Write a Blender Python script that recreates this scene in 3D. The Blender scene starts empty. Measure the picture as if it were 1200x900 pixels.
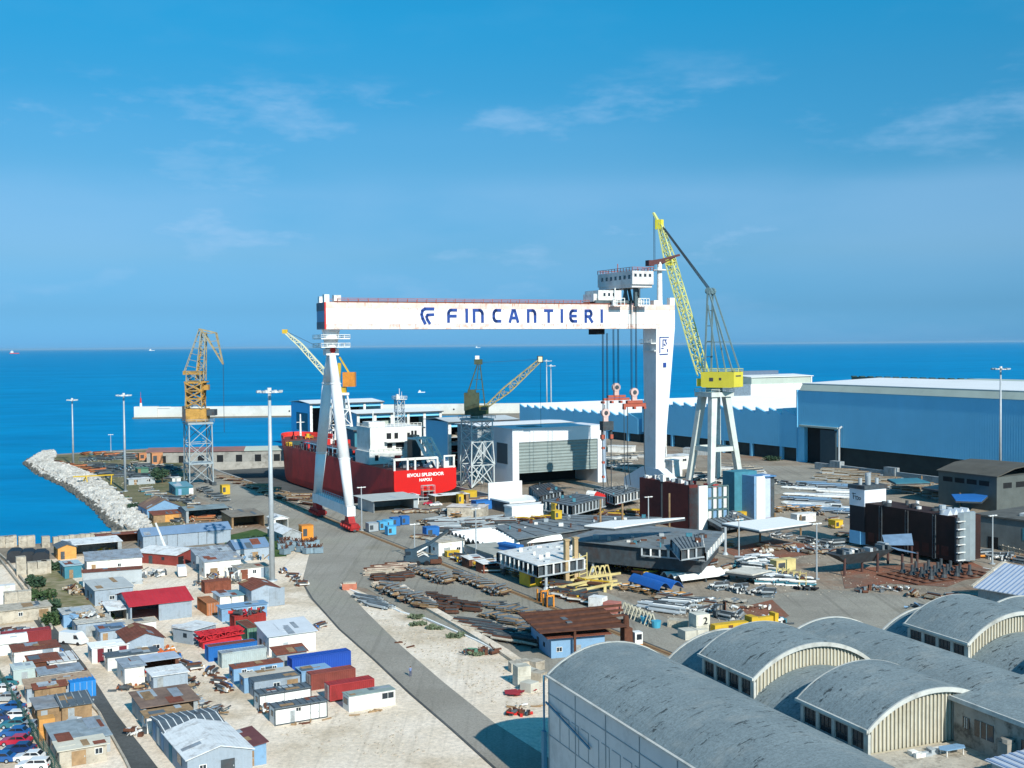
import bpy, math, random
from mathutils import Vector, Matrix, noise
random.seed(7)
R = math.radians
sc = bpy.context.scene
COL = sc.collection
# ------------------------------------------------------------ camera
H, F = 55.0, 1400.0            # camera height (m); focal length in photo pixels (1200 wide)
PITCH, ROLL = math.atan(45/1400), 0.00836
X0, Y0, Z0 = Vector((1,0,0)), Vector((0,math.cos(PITCH),-math.sin(PITCH))), Vector((0,math.sin(PITCH),math.cos(PITCH)))
CR = X0*math.cos(ROLL) - Z0*math.sin(ROLL)
CU = Z0*math.cos(ROLL) + X0*math.sin(ROLL)
cam = bpy.data.objects.new('camera', bpy.data.cameras.new('camera')); COL.objects.link(cam)
m3 = Matrix((CR, CU, -Y0)).transposed()
cam.matrix_world = Matrix.Translation((0,0,H)) @ m3.to_4x4()
cam.data.sensor_width = 36; cam.data.lens = 36*F/1200
cam.data.clip_start = 1; cam.data.clip_end = 400000
sc.camera = cam
def P(px, py, h=0.0):
    "point of the place that stands at height h on the sight line measured at (px,py)"
    d = Y0*F + CR*(px-600) - CU*(py-450)
    return Vector((0,0,H)) + d*((h-H)/d.z)
def PD(px, py, Y):
    d = Y0*F + CR*(px-600) - CU*(py-450)
    return Vector((0,0,H)) + d*(Y/d.y)
# ------------------------------------------------------------ light
SUN_EL = R(33)
SV = Vector((.44*math.cos(SUN_EL), -.898*math.cos(SUN_EL), math.sin(SUN_EL)))
w = bpy.data.worlds.new('World'); sc.world = w; w.use_nodes = True
nt = w.node_tree; bg = nt.nodes['Background']
sky = nt.nodes.new('ShaderNodeTexSky'); sky.sky_type = 'NISHITA'; sky.sun_disc = False
sky.sun_elevation = SUN_EL; sky.sun_rotation = math.atan2(SV.x, SV.y); sky.altitude = 60
sky.air_density = 1.0; sky.dust_density = 0.6; sky.ozone_density = 1.6
tint = nt.nodes.new('ShaderNodeMix'); tint.data_type = 'RGBA'; tint.blend_type = 'MULTIPLY'; tint.inputs[0].default_value = 1
tz = nt.nodes.new('ShaderNodeTexCoord'); ts_ = nt.nodes.new('ShaderNodeSeparateXYZ'); tr_ = nt.nodes.new('ShaderNodeValToRGB')
tr_.color_ramp.elements[0].position = 0; tr_.color_ramp.elements[0].color = (.285,.93,2.25,1); tr_.color_ramp.elements[1].position = .33; tr_.color_ramp.elements[1].color = (.09,1.15,1.52,1)
for p_, c_ in ((.03,(.25,.70,1.50)),(.075,(.305,.74,1.20)),(.145,(.275,.87,1.22)),(.215,(.21,1.01,1.35)),(.265,(.125,1.14,1.50))):
    e_ = tr_.color_ramp.elements.new(p_); e_.color = c_+(1,)
e_ = tr_.color_ramp.elements.new(.62); e_.color = (.28,1.65,2.05,1)
nt.links.new(tz.outputs['Generated'], ts_.inputs[0]); nt.links.new(ts_.outputs[2], tr_.inputs[0]); nt.links.new(tr_.outputs[0], tint.inputs[7])
nt.links.new(sky.outputs[0], tint.inputs[6])
# thin streaky cloud in the sky itself, laid out by direction
tc = nt.nodes.new('ShaderNodeTexCoord'); mp = nt.nodes.new('ShaderNodeMapping'); mp.inputs[3].default_value = (2.2, 2.2, 7.5); mp.inputs[1].default_value = (4.66, 1.7, .55)
nt.links.new(tc.outputs['Generated'], mp.inputs[0])
nz = nt.nodes.new('ShaderNodeTexNoise'); nz.inputs['Scale'].default_value = 2.3; nz.inputs['Detail'].default_value = 9; nz.inputs['Roughness'].default_value = .62
nt.links.new(mp.outputs[0], nz.inputs['Vector'])
rp = nt.nodes.new('ShaderNodeMapRange'); rp.inputs[1].default_value = .49; rp.inputs[2].default_value = .70; rp.inputs[3].default_value = 0; rp.inputs[4].default_value = .5; rp.interpolation_type='SMOOTHSTEP'
nt.links.new(nz.outputs[0], rp.inputs[0])
sx = nt.nodes.new('ShaderNodeSeparateXYZ'); nt.links.new(tc.outputs['Generated'], sx.inputs[0])
band = nt.nodes.new('ShaderNodeValToRGB'); band.color_ramp.interpolation = 'EASE'
cr = band.color_ramp; cr.elements[0].position = .02; cr.elements[0].color = (.15,)*3+(1,)
for p_, v_ in ((.05,.5),(.09,1),(.12,1),(.145,.55),(.17,.8),(.20,.9),(.22,.3),(.25,.06)):
    e = cr.elements.new(p_); e.color = (v_,)*3+(1,)
cr.elements[-1].position = .30; cr.elements[-1].color = (.05,.05,.05,1)
nt.links.new(sx.outputs[2], band.inputs[0])
mm = nt.nodes.new('ShaderNodeMath'); mm.operation = 'MULTIPLY'
nb_ = nt.nodes.new('ShaderNodeTexNoise'); nb_.inputs['Scale'].default_value = .9; nb_.inputs['Detail'].default_value = 7; nb_.inputs['Roughness'].default_value = .5
nt.links.new(mp.outputs[0], nb_.inputs['Vector'])
rb_ = nt.nodes.new('ShaderNodeMapRange'); rb_.inputs[1].default_value = .36; rb_.inputs[2].default_value = .66; rb_.inputs[4].default_value = .30; rb_.interpolation_type='SMOOTHSTEP'
nt.links.new(nb_.outputs[0], rb_.inputs[0])
lo_ = nt.nodes.new('ShaderNodeValToRGB'); lo_.color_ramp.interpolation='EASE'; lo_.color_ramp.elements[0].position=.02; lo_.color_ramp.elements[0].color=(.3,.3,.3,1); lo_.color_ramp.elements[1].position=.21; lo_.color_ramp.elements[1].color=(0,0,0,1)
for p_, v_ in ((.07,.9),(.125,1),(.165,.35)):
    e_ = lo_.color_ramp.elements.new(p_); e_.color = (v_,)*3+(1,)
nt.links.new(sx.outputs[2], lo_.inputs[0]); lm_ = nt.nodes.new('ShaderNodeMath'); lm_.operation='MULTIPLY'; nt.links.new(rb_.outputs[0], lm_.inputs[0]); nt.links.new(lo_.outputs[0], lm_.inputs[1])
mxx = nt.nodes.new('ShaderNodeMath'); mxx.operation = 'MAXIMUM'; nt.links.new(rp.outputs[0], mxx.inputs[0]); nt.links.new(lm_.outputs[0], mxx.inputs[1])
nt.links.new(mxx.outputs[0], mm.inputs[0]); nt.links.new(band.outputs[0], mm.inputs[1])
cl = nt.nodes.new('ShaderNodeMix'); cl.data_type = 'RGBA'
nt.links.new(mm.outputs[0], cl.inputs[0]); nt.links.new(tint.outputs[2], cl.inputs[6]); cl.inputs[7].default_value = (5.2, 8.0, 11.5, 1)
nt.links.new(cl.outputs[2], bg.inputs[0]); bg.inputs[1].default_value = 0.068
sl = bpy.data.lights.new('sun', 'SUN'); sl.energy = 4.6; sl.angle = R(.5); sl.color = (1, .95, .86)
so = bpy.data.objects.new('sun', sl); COL.objects.link(so)
so.rotation_euler = SV.to_track_quat('Z', 'Y').to_euler(); so.location = (200, -200, 300)
sc.view_settings.view_transform = 'Standard'; sc.view_settings.look = 'None'
sc.view_settings.exposure = 0.25; sc.view_settings.gamma = 1
sc.render.engine = 'CYCLES'; sc.cycles.max_bounces = 5; sc.cycles.diffuse_bounces = 2; sc.cycles.glossy_bounces = 2
# ------------------------------------------------------------ materials
def lin(hx):
    hx = hx.lstrip('#'); o = []
    for i in (0,2,4):
        c = int(hx[i:i+2],16)/255
        o.append(c/12.92 if c <= .04045 else ((c+.055)/1.055)**2.4)
    return o
MATS = {}
def mat(name, col, rough=.75, var=.12, scale=.6, metal=0.0, bump=0.0, bscale=4.0, dirt=None, dscale=.25, damt=.5, wave=None, wamp=.3, spec=.3, jit=.1):
    """col: #hex or linear triple. var: light/dark mottling. dirt: colour of stains. wave=(axis, pitch): sheet ribs as bump."""
    if name in MATS: return MATS[name]
    c = lin(col) if isinstance(col, str) else list(col)
    m = bpy.data.materials.new(name); m.use_nodes = True; t = m.node_tree; L = t.links
    b = t.nodes['Principled BSDF']; b.inputs['Roughness'].default_value = rough; b.inputs['Metallic'].default_value = metal
    b.inputs['Specular IOR Level'].default_value = spec
    co = t.nodes.new('ShaderNodeTexCoord'); oi = t.nodes.new('ShaderNodeObjectInfo')
    off = t.nodes.new('ShaderNodeVectorMath'); off.operation = 'MULTIPLY_ADD'; off.inputs[1].default_value = (1,1,1)
    cb = t.nodes.new('ShaderNodeCombineXYZ'); mu = t.nodes.new('ShaderNodeMath'); mu.operation='MULTIPLY'; mu.inputs[1].default_value = 57
    L.new(oi.outputs['Random'], mu.inputs[0]); L.new(mu.outputs[0], cb.inputs[0]); L.new(mu.outputs[0], cb.inputs[1])
    L.new(co.outputs['Object'], off.inputs[0]); L.new(cb.outputs[0], off.inputs[2])
    n = t.nodes.new('ShaderNodeTexNoise'); n.inputs['Scale'].default_value = scale; n.inputs['Detail'].default_value = 5; n.inputs['Roughness'].default_value = .65
    L.new(off.outputs[0], n.inputs['Vector'])
    r = t.nodes.new('ShaderNodeMapRange'); r.inputs[1].default_value = .3; r.inputs[2].default_value = .7; r.inputs[3].default_value = 1-var; r.inputs[4].default_value = 1+var
    L.new(n.outputs[0], r.inputs[0])
    j = t.nodes.new('ShaderNodeMapRange'); j.inputs[3].default_value = 1-jit; j.inputs[4].default_value = 1+jit
    L.new(oi.outputs['Random'], j.inputs[0])
    k = t.nodes.new('ShaderNodeMath'); k.operation = 'MULTIPLY'; L.new(r.outputs[0], k.inputs[0]); L.new(j.outputs[0], k.inputs[1])
    s = t.nodes.new('ShaderNodeVectorMath'); s.operation = 'SCALE'; s.inputs[0].default_value = c; L.new(k.outputs[0], s.inputs['Scale'])
    outc = s.outputs[0]
    if dirt:
        n2 = t.nodes.new('ShaderNodeTexNoise'); n2.inputs['Scale'].default_value = dscale; n2.inputs['Detail'].default_value = 7; n2.inputs['Roughness'].default_value = .7
        L.new(off.outputs[0], n2.inputs['Vector'])
        r2 = t.nodes.new('ShaderNodeMapRange'); r2.inputs[1].default_value = .50; r2.inputs[2].default_value = .66; r2.inputs[4].default_value = damt
        L.new(n2.outputs[0], r2.inputs[0])
        mx = t.nodes.new('ShaderNodeMix'); mx.data_type = 'RGBA'; L.new(r2.outputs[0], mx.inputs[0]); L.new(outc, mx.inputs[6])
        mx.inputs[7].default_value = (lin(dirt) if isinstance(dirt,str) else list(dirt))+[1]; outc = mx.outputs[2]
    L.new(outc, b.inputs['Base Color'])
    hgt = None
    if wave:
        wv = t.nodes.new('ShaderNodeTexWave'); wv.wave_type='BANDS'; wv.bands_direction = wave[0]; wv.inputs['Scale'].default_value = math.pi/10/wave[1]*2/ (2*math.pi) * 10 / 1.0
        wv.inputs['Scale'].default_value = 0.314/wave[1]
        L.new(co.outputs['Object'], wv.inputs['Vector'])
        bp = t.nodes.new('ShaderNodeBump'); bp.inputs['Strength'].default_value = wamp; bp.inputs['Distance'].default_value = .25*wave[1]
        L.new(wv.outputs['Fac'], bp.inputs['Height']); L.new(bp.outputs[0], b.inputs['Normal']); hgt = bp
    if bump:
        nb = t.nodes.new('ShaderNodeTexNoise'); nb.inputs['Scale'].default_value = bscale; nb.inputs['Detail'].default_value = 4
        L.new(co.outputs['Object'], nb.inputs['Vector'])
        bp = t.nodes.new('ShaderNodeBump'); bp.inputs['Strength'].default_value = bump; bp.inputs['Distance'].default_value = .3
        L.new(nb.outputs[0], bp.inputs['Height'])
        if hgt: L.new(hgt.outputs[0], bp.inputs['Normal'])
        L.new(bp.outputs[0], b.inputs['Normal'])
    MATS[name] = m
    return m
RUST = '#6e4230'
W   = mat('white_paint', (.74,.74,.71), .6, .09, .8, dirt='#a08c70', dscale=.7, damt=.5)
WC  = mat('clean_white_steel', (.80,.80,.77), .6, .04)
PINK= mat('weathered_white_paint', (.74,.52,.44), .7, .16, .25, dirt=(.80,.74,.70), dscale=.35, damt=.8)
WHR = mat('white_sheet_roof', (.70,.71,.70), .65, .1, .6, dirt='#8a8078', dscale=.5, damt=.6, wave=('X',.5), wamp=.35)
GYR = mat('grey_sheet_roof', (.27,.31,.35), .6, .22, .7, dirt='#6b5b4a', dscale=.5, damt=.65, wave=('X',.5), wamp=.5)
DGR = mat('dark_grey_sheet_roof', (.10,.125,.145), .6, .2, .5, dirt='#5a4a3a', damt=.4, wave=('X',.6), wamp=.5)
BLR = mat('slate_blue_roof', (.155,.24,.36), .6, .1, .5, dirt='#4a5560', damt=.3, wave=('X',.6), wamp=.4)
RSR = mat('rusty_sheet_roof', '#7b4736', .85, .25, .9, dirt='#5c3a2c', damt=.6, wave=('X',.5), wamp=.5)
RDR = mat('bright_red_sheet_roof', (.42,.025,.035), .6, .12, .3, dirt=(.30,.02,.03), damt=.5, wave=('X',.9), wamp=.4)
BW  = mat('pale_blue_wall', (.31,.37,.43), .75, .14, .6, dirt='#6b6f70', dscale=.6, damt=.55, wave=('X',.9), wamp=.35, jit=.18)
GW  = mat('grey_wall', (.33,.36,.37), .8, .16, .5, dirt='#5f5a50', dscale=.6, damt=.55, wave=('X',.9), wamp=.3)
BEI = mat('beige_concrete', (.46,.41,.33), .9, .18, .7, dirt='#6f6558', dscale=.8, damt=.6, bump=.3)
CON = mat('grey_concrete', (.34,.33,.30), .9, .15, .4, dirt='#4c4942', damt=.5, bump=.2)
DRK = mat('dark_opening', (.012,.014,.016), .9, .1)
GLS = mat('dark_glass', (.02,.03,.04), .15, .1, spec=.6)
TIM = mat('weathered_timber', '#94795a', .9, .25, 1.2, dirt='#54452f', damt=.5)
PLY = mat('orange_plywood', '#c8914f', .85, .2, 1, dirt='#7b5a35', damt=.4)
STL = mat('galvanised_steel', (.42,.46,.48), .5, .12, .6, metal=.2)
DST = mat('dark_steel', (.055,.07,.08), .7, .3, .8, dirt='#4f3526', damt=.5)
GST = mat('grey_steel_plate', (.14,.17,.19), .6, .3, .5, dirt='#54402f', dscale=.4, damt=.5)
RUS = mat('rusty_steel', '#5f3d2e', .9, .3, .8, dirt='#3b2720', dscale=.7, damt=.6)
PRM = mat('red_primer_steel', (.115,.022,.018), .75, .2, .4, dirt='#2a1614', damt=.5)
YEL = mat('yellow_paint', (.62,.40,.03), .6, .12, .6, dirt='#6b5220', damt=.3)
ORG = mat('orange_paint', (.66,.24,.03), .6, .15, .8, dirt='#6b4a20', damt=.4)
RED = mat('red_paint', (.55,.025,.02), .6, .12, .5, dirt='#571a14', damt=.3)
BLU = mat('bright_blue_paint', (.02,.14,.42), .6, .12, .5, dirt='#1b3350', damt=.3)
LBL = mat('light_blue_paint', (.20,.35,.52), .65, .14, .6, dirt='#5f6d7c', dscale=.6, damt=.5)
TEA = mat('teal_paint', (.05,.20,.26), .7, .15, .5)
GRN = mat('green_paint', (.10,.22,.15), .7, .15, .5, dirt='#3c4436', damt=.4)
BLK = mat('black_rubber', (.015,.015,.017), .9, .1)
# ------------------------------------------------------------ mesh builder
class MB:
    def __init__(s, m=None): s.v=[]; s.f=[]; s.fm=[]; s.mats=[]; s.smooth=False; s.use(m or GW)
    def use(s, m):
        if m not in s.mats: s.mats.append(m)
        s.m = s.mats.index(m); return s
    def add(s, vs, fs):
        b = len(s.v); s.v += [tuple(v) for v in vs]
        for f in fs: s.f.append([b+i for i in f]); s.fm.append(s.m)
        return s
    def box(s, x0,y0,z0, x1,y1,z1):
        return s.add([(x0,y0,z0),(x1,y0,z0),(x1,y1,z0),(x0,y1,z0),(x0,y0,z1),(x1,y0,z1),(x1,y1,z1),(x0,y1,z1)],
                     [(0,3,2,1),(4,5,6,7),(0,1,5,4),(1,2,6,5),(2,3,7,6),(3,0,4,7)])
    def prism(s, poly, z0, z1):
        n = len(poly)
        z0f = z0 if callable(z0) else (lambda x,y: z0); z1f = z1 if callable(z1) else (lambda x,y: z1)
        return s.add([(x,y,z0f(x,y)) for x,y in poly]+[(x,y,z1f(x,y)) for x,y in poly],
                     [tuple(range(n-1,-1,-1)), tuple(range(n,2*n))]+[(i,(i+1)%n,n+(i+1)%n,n+i) for i in range(n)])
    def ext(s, prof, axis, lo, hi):
        "closed profile extruded along x (prof=(y,z)) or y (prof=(x,z))"
        n = len(prof)
        g = (lambda t,a,z:(t,a,z)) if axis=='x' else (lambda t,a,z:(a,t,z))
        return s.add([g(lo,a,z) for a,z in prof]+[g(hi,a,z) for a,z in prof],
                     [tuple(range(n-1,-1,-1)), tuple(range(n,2*n))]+[(i,(i+1)%n,n+(i+1)%n,n+i) for i in range(n)])
    def slab(s, line, axis, lo, hi, t=.12):
        "open profile line given a thickness t upwards"
        return s.ext([(a,z) for a,z in line]+[(a,z+t) for a,z in reversed(line)], axis, lo, hi)
    def beam(s, p, q, w, h=None):
        p=Vector(p); q=Vector(q); d=q-p
        if d.length < 1e-6: return s
        d.normalize(); up = Vector((0,0,1)) if abs(d.z)<.95 else Vector((0,1,0))
        a = d.cross(up).normalized()*(w/2); b = a.cross(d).normalized()*((h or w)/2)
        return s.add([p-a-b,p+a-b,p+a+b,p-a+b,q-a-b,q+a-b,q+a+b,q-a+b],
                     [(0,3,2,1),(4,5,6,7),(0,1,5,4),(1,2,6,5),(2,3,7,6),(3,0,4,7)])
    def tube(s, p, q, r, r2=None, n=8):
        p=Vector(p); q=Vector(q); d=(q-p).normalized(); r2 = r if r2 is None else r2
        up = Vector((0,0,1)) if abs(d.z)<.95 else Vector((0,1,0))
        a = d.cross(up).normalized(); b = a.cross(d).normalized()
        vs=[]
        for c,rr in ((p,r),(q,r2)):
            for i in range(n):
                t = 2*math.pi*i/n; vs.append(c+a*rr*math.cos(t)+b*rr*math.sin(t))
        return s.add(vs, [tuple(range(n)), tuple(range(2*n-1,n-1,-1))]+[(i,n+i,n+(i+1)%n,(i+1)%n) for i in range(n)])
    def lattice(s, p, q, wp, wq, n, t=.3, td=.18, hp=None, hq=None, side=None):
        "four-chord lattice girder from p to q"
        p=Vector(p); q=Vector(q); d=(q-p).normalized()
        a = Vector(side).normalized() if side else d.cross(Vector((0,0,1)) if abs(d.z)<.98 else Vector((0,1,0))).normalized()
        b = a.cross(d).normalized(); hp = wp if hp is None else hp; hq = wq if hq is None else hq
        C = []
        for i in range(n+1):
            f=i/n; c=p.lerp(q,f); w_=(wp+(wq-wp)*f)/2; h_=(hp+(hq-hp)*f)/2
            C.append([c-a*w_-b*h_, c+a*w_-b*h_, c+a*w_+b*h_, c-a*w_+b*h_])
        for k in range(4): s.beam(C[0][k], C[n][k], t)
        for i in range(n):
            for k in range(4):
                k2=(k+1)%4
                if (i+k)%2: s.beam(C[i][k], C[i+1][k2], td)
                else: s.beam(C[i][k2], C[i+1][k], td)
                if i: s.beam(C[i][k], C[i][k2], td)
        return s
    def tower(s, x,y,z0,z1, s0,s1,n,t=.4,td=.25):
        "upright braced tower with X bracing"
        C=[]
        for i in range(n+1):
            f=i/n; h_=(s0+(s1-s0)*f)/2; z=z0+(z1-z0)*f
            C.append([Vector((x-h_,y-h_,z)),Vector((x+h_,y-h_,z)),Vector((x+h_,y+h_,z)),Vector((x-h_,y+h_,z))])
        for k in range(4): s.beam(C[0][k],C[n][k],t)
        for i in range(n):
            for k in range(4):
                k2=(k+1)%4; s.beam(C[i][k],C[i+1][k2],td); s.beam(C[i][k2],C[i+1][k],td); s.beam(C[i+1][k],C[i+1][k2],td)
        return s
    def rail(s, pts, h=1.1, t=.12, gap=3.0):
        for a,b in zip(pts,pts[1:]):
            a=Vector(a); b=Vector(b); s.beam(a+Vector((0,0,h)),b+Vector((0,0,h)),t); s.beam(a+Vector((0,0,h/2)),b+Vector((0,0,h/2)),t*.7)
            n=max(1,int((b-a).length/gap))
            for i in range(n+1):
                c=a.lerp(b,i/n); s.beam(c,c+Vector((0,0,h)),t)
        return s
    def build(s, name, parent=None, smooth=False):
        me = bpy.data.meshes.new(name); me.from_pydata(s.v, [], s.f)
        for m in s.mats: me.materials.append(m)
        me.polygons.foreach_set('material_index', s.fm)
        if smooth: me.polygons.foreach_set('use_smooth', [True]*len(s.f))
        me.update()
        o = bpy.data.objects.new(name, me); COL.objects.link(o)
        if parent: o.parent = parent
        return o
def tag(o, label, cat, group=None, kind=None):
    if kind: o['kind'] = kind
    if label: o['label'] = label
    if cat: o['category'] = cat
    if group: o['group'] = group
    return o
def thing(name, label, cat, loc=(0,0,0), yaw=0.0, group=None):
    o = bpy.data.objects.new(name, None); COL.objects.link(o); o.location = loc; o.rotation_euler = (0,0,yaw); o.empty_display_size = 1
    return tag(o, label, cat, group)
def solo(mb, name, label, cat, loc=(0,0,0), yaw=0.0, group=None, smooth=False):
    o = mb.build(name, None, smooth); o.location = loc; o.rotation_euler = (0,0,yaw); return tag(o, label, cat, group)
def struct(mb, name, smooth=False):
    o = mb.build(name, None, smooth); o['kind'] = 'structure'; return o
def kids(o): return [c for c in bpy.data.objects if c.parent == o]
def copy_thing(root, loc, yaw, label=None, group=None, scale=None):
    r = root.copy(); COL.objects.link(r); r.location = loc; r.rotation_euler = (0,0,yaw)
    if label: r['label'] = label
    if group: r['group'] = group
    if scale: r.scale = (scale,)*3
    for ch in kids(root):
        if ch is r: continue
        c = ch.copy(); COL.objects.link(c); c.parent = r
        for g in kids(ch):
            d = g.copy(); COL.objects.link(d); d.parent = c
    return r
def fr(A, B):
    "frame from two ground points: location, heading, length"
    a, b = P(*A), P(*B); d = b-a
    if R(-8) < math.atan2(d.y, d.x) < R(62):      # the yard is laid out on one grid
        k = b.x/b.y; L_ = (k*a.y-a.x)/(math.cos(R(29.5))-k*math.sin(R(29.5)))
        if L_ > .5: return a, R(29.5), L_
    return a, math.atan2(d.y, d.x), math.hypot(d.x, d.y)
U28, TH = (math.cos(R(28)), math.sin(R(28))), R(28)
def at(px, py): p = P(px,py); return (p.x,p.y,0.0)
# ------------------------------------------------------------ ground, sea, dock
# dock frame: origin on the left crane rail, u along the crane, v towards the sea
RO = P(413,622); uu = Vector((math.cos(TH),math.sin(TH),0)); vv = Vector((-math.sin(TH),math.cos(TH),0))
def D(u,v,z=0): q = RO+uu*u+vv*v; return Vector((q.x,q.y,z))
def noisy(c1, c2, name, s1=.05, s2=1.2, c3=None, rough=.95, bump=.35, s3=.015, track=None, tamt=.3):
    m = bpy.data.materials.new(name); m.use_nodes=True; t=m.node_tree; L=t.links; b=t.nodes['Principled BSDF']
    b.inputs['Roughness'].default_value=rough; b.inputs['Specular IOR Level'].default_value=.15
    co=t.nodes.new('ShaderNodeTexCoord')
    def N(s,d=8,r=.7):
        n=t.nodes.new('ShaderNodeTexNoise'); n.inputs['Scale'].default_value=s; n.inputs['Detail'].default_value=d; n.inputs['Roughness'].default_value=r
        L.new(co.outputs['Object'],n.inputs['Vector']); return n
    def mixc(fac,a,bb,lo=.4,hi=.62):
        r=t.nodes.new('ShaderNodeMapRange'); r.inputs[1].default_value=lo; r.inputs[2].default_value=hi; L.new(fac,r.inputs[0])
        x=t.nodes.new('ShaderNodeMix'); x.data_type='RGBA'; L.new(r.outputs[0],x.inputs[0])
        for i,c in ((6,a),(7,bb)):
            if isinstance(c,(list,tuple)): x.inputs[i].default_value=list(c)[:3]+[1]
            else: L.new(c,x.inputs[i])
        return x.outputs[2]
    c1,c2=lin(c1),lin(c2)
    a=mixc(N(s1).outputs[0],c1,c2)
    if c3: a=mixc(N(s3,6).outputs[0],a,lin(c3),.52,.66)
    if track is not None:      # wheel marks and drag marks run one way, oil spots lie about
        mpt=t.nodes.new('ShaderNodeMapping'); mpt.inputs[2].default_value=(0,0,-track); mpt.inputs[3].default_value=(.9,.018,1); L.new(co.outputs['Object'],mpt.inputs[0])
        nt_=t.nodes.new('ShaderNodeTexNoise'); nt_.inputs['Scale'].default_value=1; nt_.inputs['Detail'].default_value=3; L.new(mpt.outputs[0],nt_.inputs['Vector'])
        rt=t.nodes.new('ShaderNodeMapRange'); rt.inputs[1].default_value=.54; rt.inputs[2].default_value=.66; rt.inputs[4].default_value=tamt; L.new(nt_.outputs[0],rt.inputs[0])
        xt=t.nodes.new('ShaderNodeMix'); xt.data_type='RGBA'; L.new(rt.outputs[0],xt.inputs[0]); L.new(a,xt.inputs[6]); xt.inputs[7].default_value=[c*.45 for c in c2]+[1]; a=xt.outputs[2]
        ns=N(.33,5,.6); rs_=t.nodes.new('ShaderNodeMapRange'); rs_.inputs[1].default_value=.66; rs_.inputs[2].default_value=.74; rs_.inputs[4].default_value=tamt*1.6; L.new(ns.outputs[0],rs_.inputs[0])
        xs_=t.nodes.new('ShaderNodeMix'); xs_.data_type='RGBA'; L.new(rs_.outputs[0],xs_.inputs[0]); L.new(a,xs_.inputs[6]); xs_.inputs[7].default_value=[c*.35 for c in c2]+[1]; a=xs_.outputs[2]
    g=N(s2,6,.85); r=t.nodes.new('ShaderNodeMapRange'); r.inputs[1].default_value=.3; r.inputs[2].default_value=.7; r.inputs[3].default_value=.66; r.inputs[4].default_value=1.3; L.new(g.outputs[0],r.inputs[0])
    s=t.nodes.new('ShaderNodeVectorMath'); s.operation='SCALE'; L.new(a,s.inputs[0]); L.new(r.outputs[0],s.inputs['Scale']); L.new(s.outputs[0],b.inputs['Base Color'])
    bp=t.nodes.new('ShaderNodeBump'); bp.inputs['Strength'].default_value=bump; bp.inputs['Distance'].default_value=.4; L.new(g.outputs[0],bp.inputs['Height']); L.new(bp.outputs[0],b.inputs['Normal'])
    MATS[name]=m; return m
G_YARD = noisy('#a09484','#867b6c','yard_ground',.04,1.0,'#8c6a52',track=R(30),tamt=.3)
G_GRAV = noisy('#ecdcc8','#dac8b0','sandy_gravel',.06,1.3,'#b09c80',track=R(40),tamt=.22)
G_ASPH = noisy('#a09a8d','#8b857a','worn_asphalt',.035,2.2,'#8d8572',track=R(28),tamt=.32)
G_ROAD = noisy('#9d978c','#8f897e','road_asphalt',.05,2.6,'#9a9788',track=R(48),tamt=.22)
G_RED  = noisy('#8c5a46','#7a6254','primer_stained_ground',.1,1.1,'#857b6e')
G_DRK  = noisy('#5d5f5e','#4b4d4c','dark_grey_ground',.05,1.5)
G_GRAS = noisy('#4c6336','#37512b','rough_grass',.25,1.6,'#7d7a52')
import bmesh
def poly_mesh(loops, z, m, name, drop=None):
    bm = bmesh.new(); es=[]
    for lp in loops:
        vs=[bm.verts.new((p[0],p[1],z)) for p in lp]
        for i in range(len(vs)): es.append(bm.edges.new((vs[i],vs[(i+1)%len(vs)])))
    bmesh.ops.triangle_fill(bm, use_beauty=True, edges=es)
    for f in bm.faces:
        if f.normal.z<0: f.normal_flip()
    if drop is not None:
        for lp in loops:
            for i in range(len(lp)):
                a,b=lp[i],lp[(i+1)%len(lp)]
                q=[bm.verts.new((a[0],a[1],z)),bm.verts.new((b[0],b[1],z)),bm.verts.new((b[0],b[1],drop)),bm.verts.new((a[0],a[1],drop))]
                bm.faces.new(q)
    me=bpy.data.meshes.new(name); bm.to_mesh(me); bm.free(); me.materials.append(m)
    o=bpy.data.objects.new(name,me); COL.objects.link(o); o['kind']='structure'; return o
shore = [(-900,662),(0,640),(60,636),(155,627),(140,609),(118,588),(84,563),(50,551),(38,541),(60,532.5),(130,528),(205,524),(262,521)]
L1 = [P(*q) for q in shore]+[D(10,290),D(10,292)]
back = [D(74,292),D(74,290)]+[P(345,497)]+[P(500,490),P(612,484),P(800,474),P(1000,459),P(1150,450),P(1500,441),P(2600,430)]
front= [Vector((600,60,0)),Vector((300,20,0)),Vector((-250,20,0)),Vector((-400,120,0))]
hole = [D(10,52),D(74,52),D(74,290),D(10,290)]
outer = [P(*q) for q in shore]+[D(9,292,0),D(9,290.5,0)]
# dock opens to the sea: land runs round it as one outline
outer = [P(*q) for q in shore[:-1]]+[D(-40,292),D(10,292),D(10,52),D(74,52),D(74,300)]+back[2:]+front
poly_mesh([outer], 0, G_YARD, 'yard_ground', -6)
o = MB(G_DRK); o.prism([tuple(D(*c)[:2]) for c in ((9,51),(75,51),(75,293),(9,293))], -11, -9.5); struct(o,'dock_floor')
o = MB(CON); o.prism([tuple(D(*c)[:2]) for c in ((5,291),(78,291),(78,297),(5,297))], -12, -.3); tag(o.build('dock_gate'),'long grey caisson closing the sea end of the dry dock','dock gate')
o = MB(CON)
for c in (((8.9,51),(10.02,51),(10.02,293),(8.9,293)), ((73.98,51),(75.1,51),(75.1,293),(73.98,293)), ((10.02,50.9),(73.98,50.9),(73.98,52.02),(10.02,52.02))):
    o.prism([tuple(D(*q)[:2]) for q in c], -10, .25)
struct(o,'dock_wall_coping')
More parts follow.
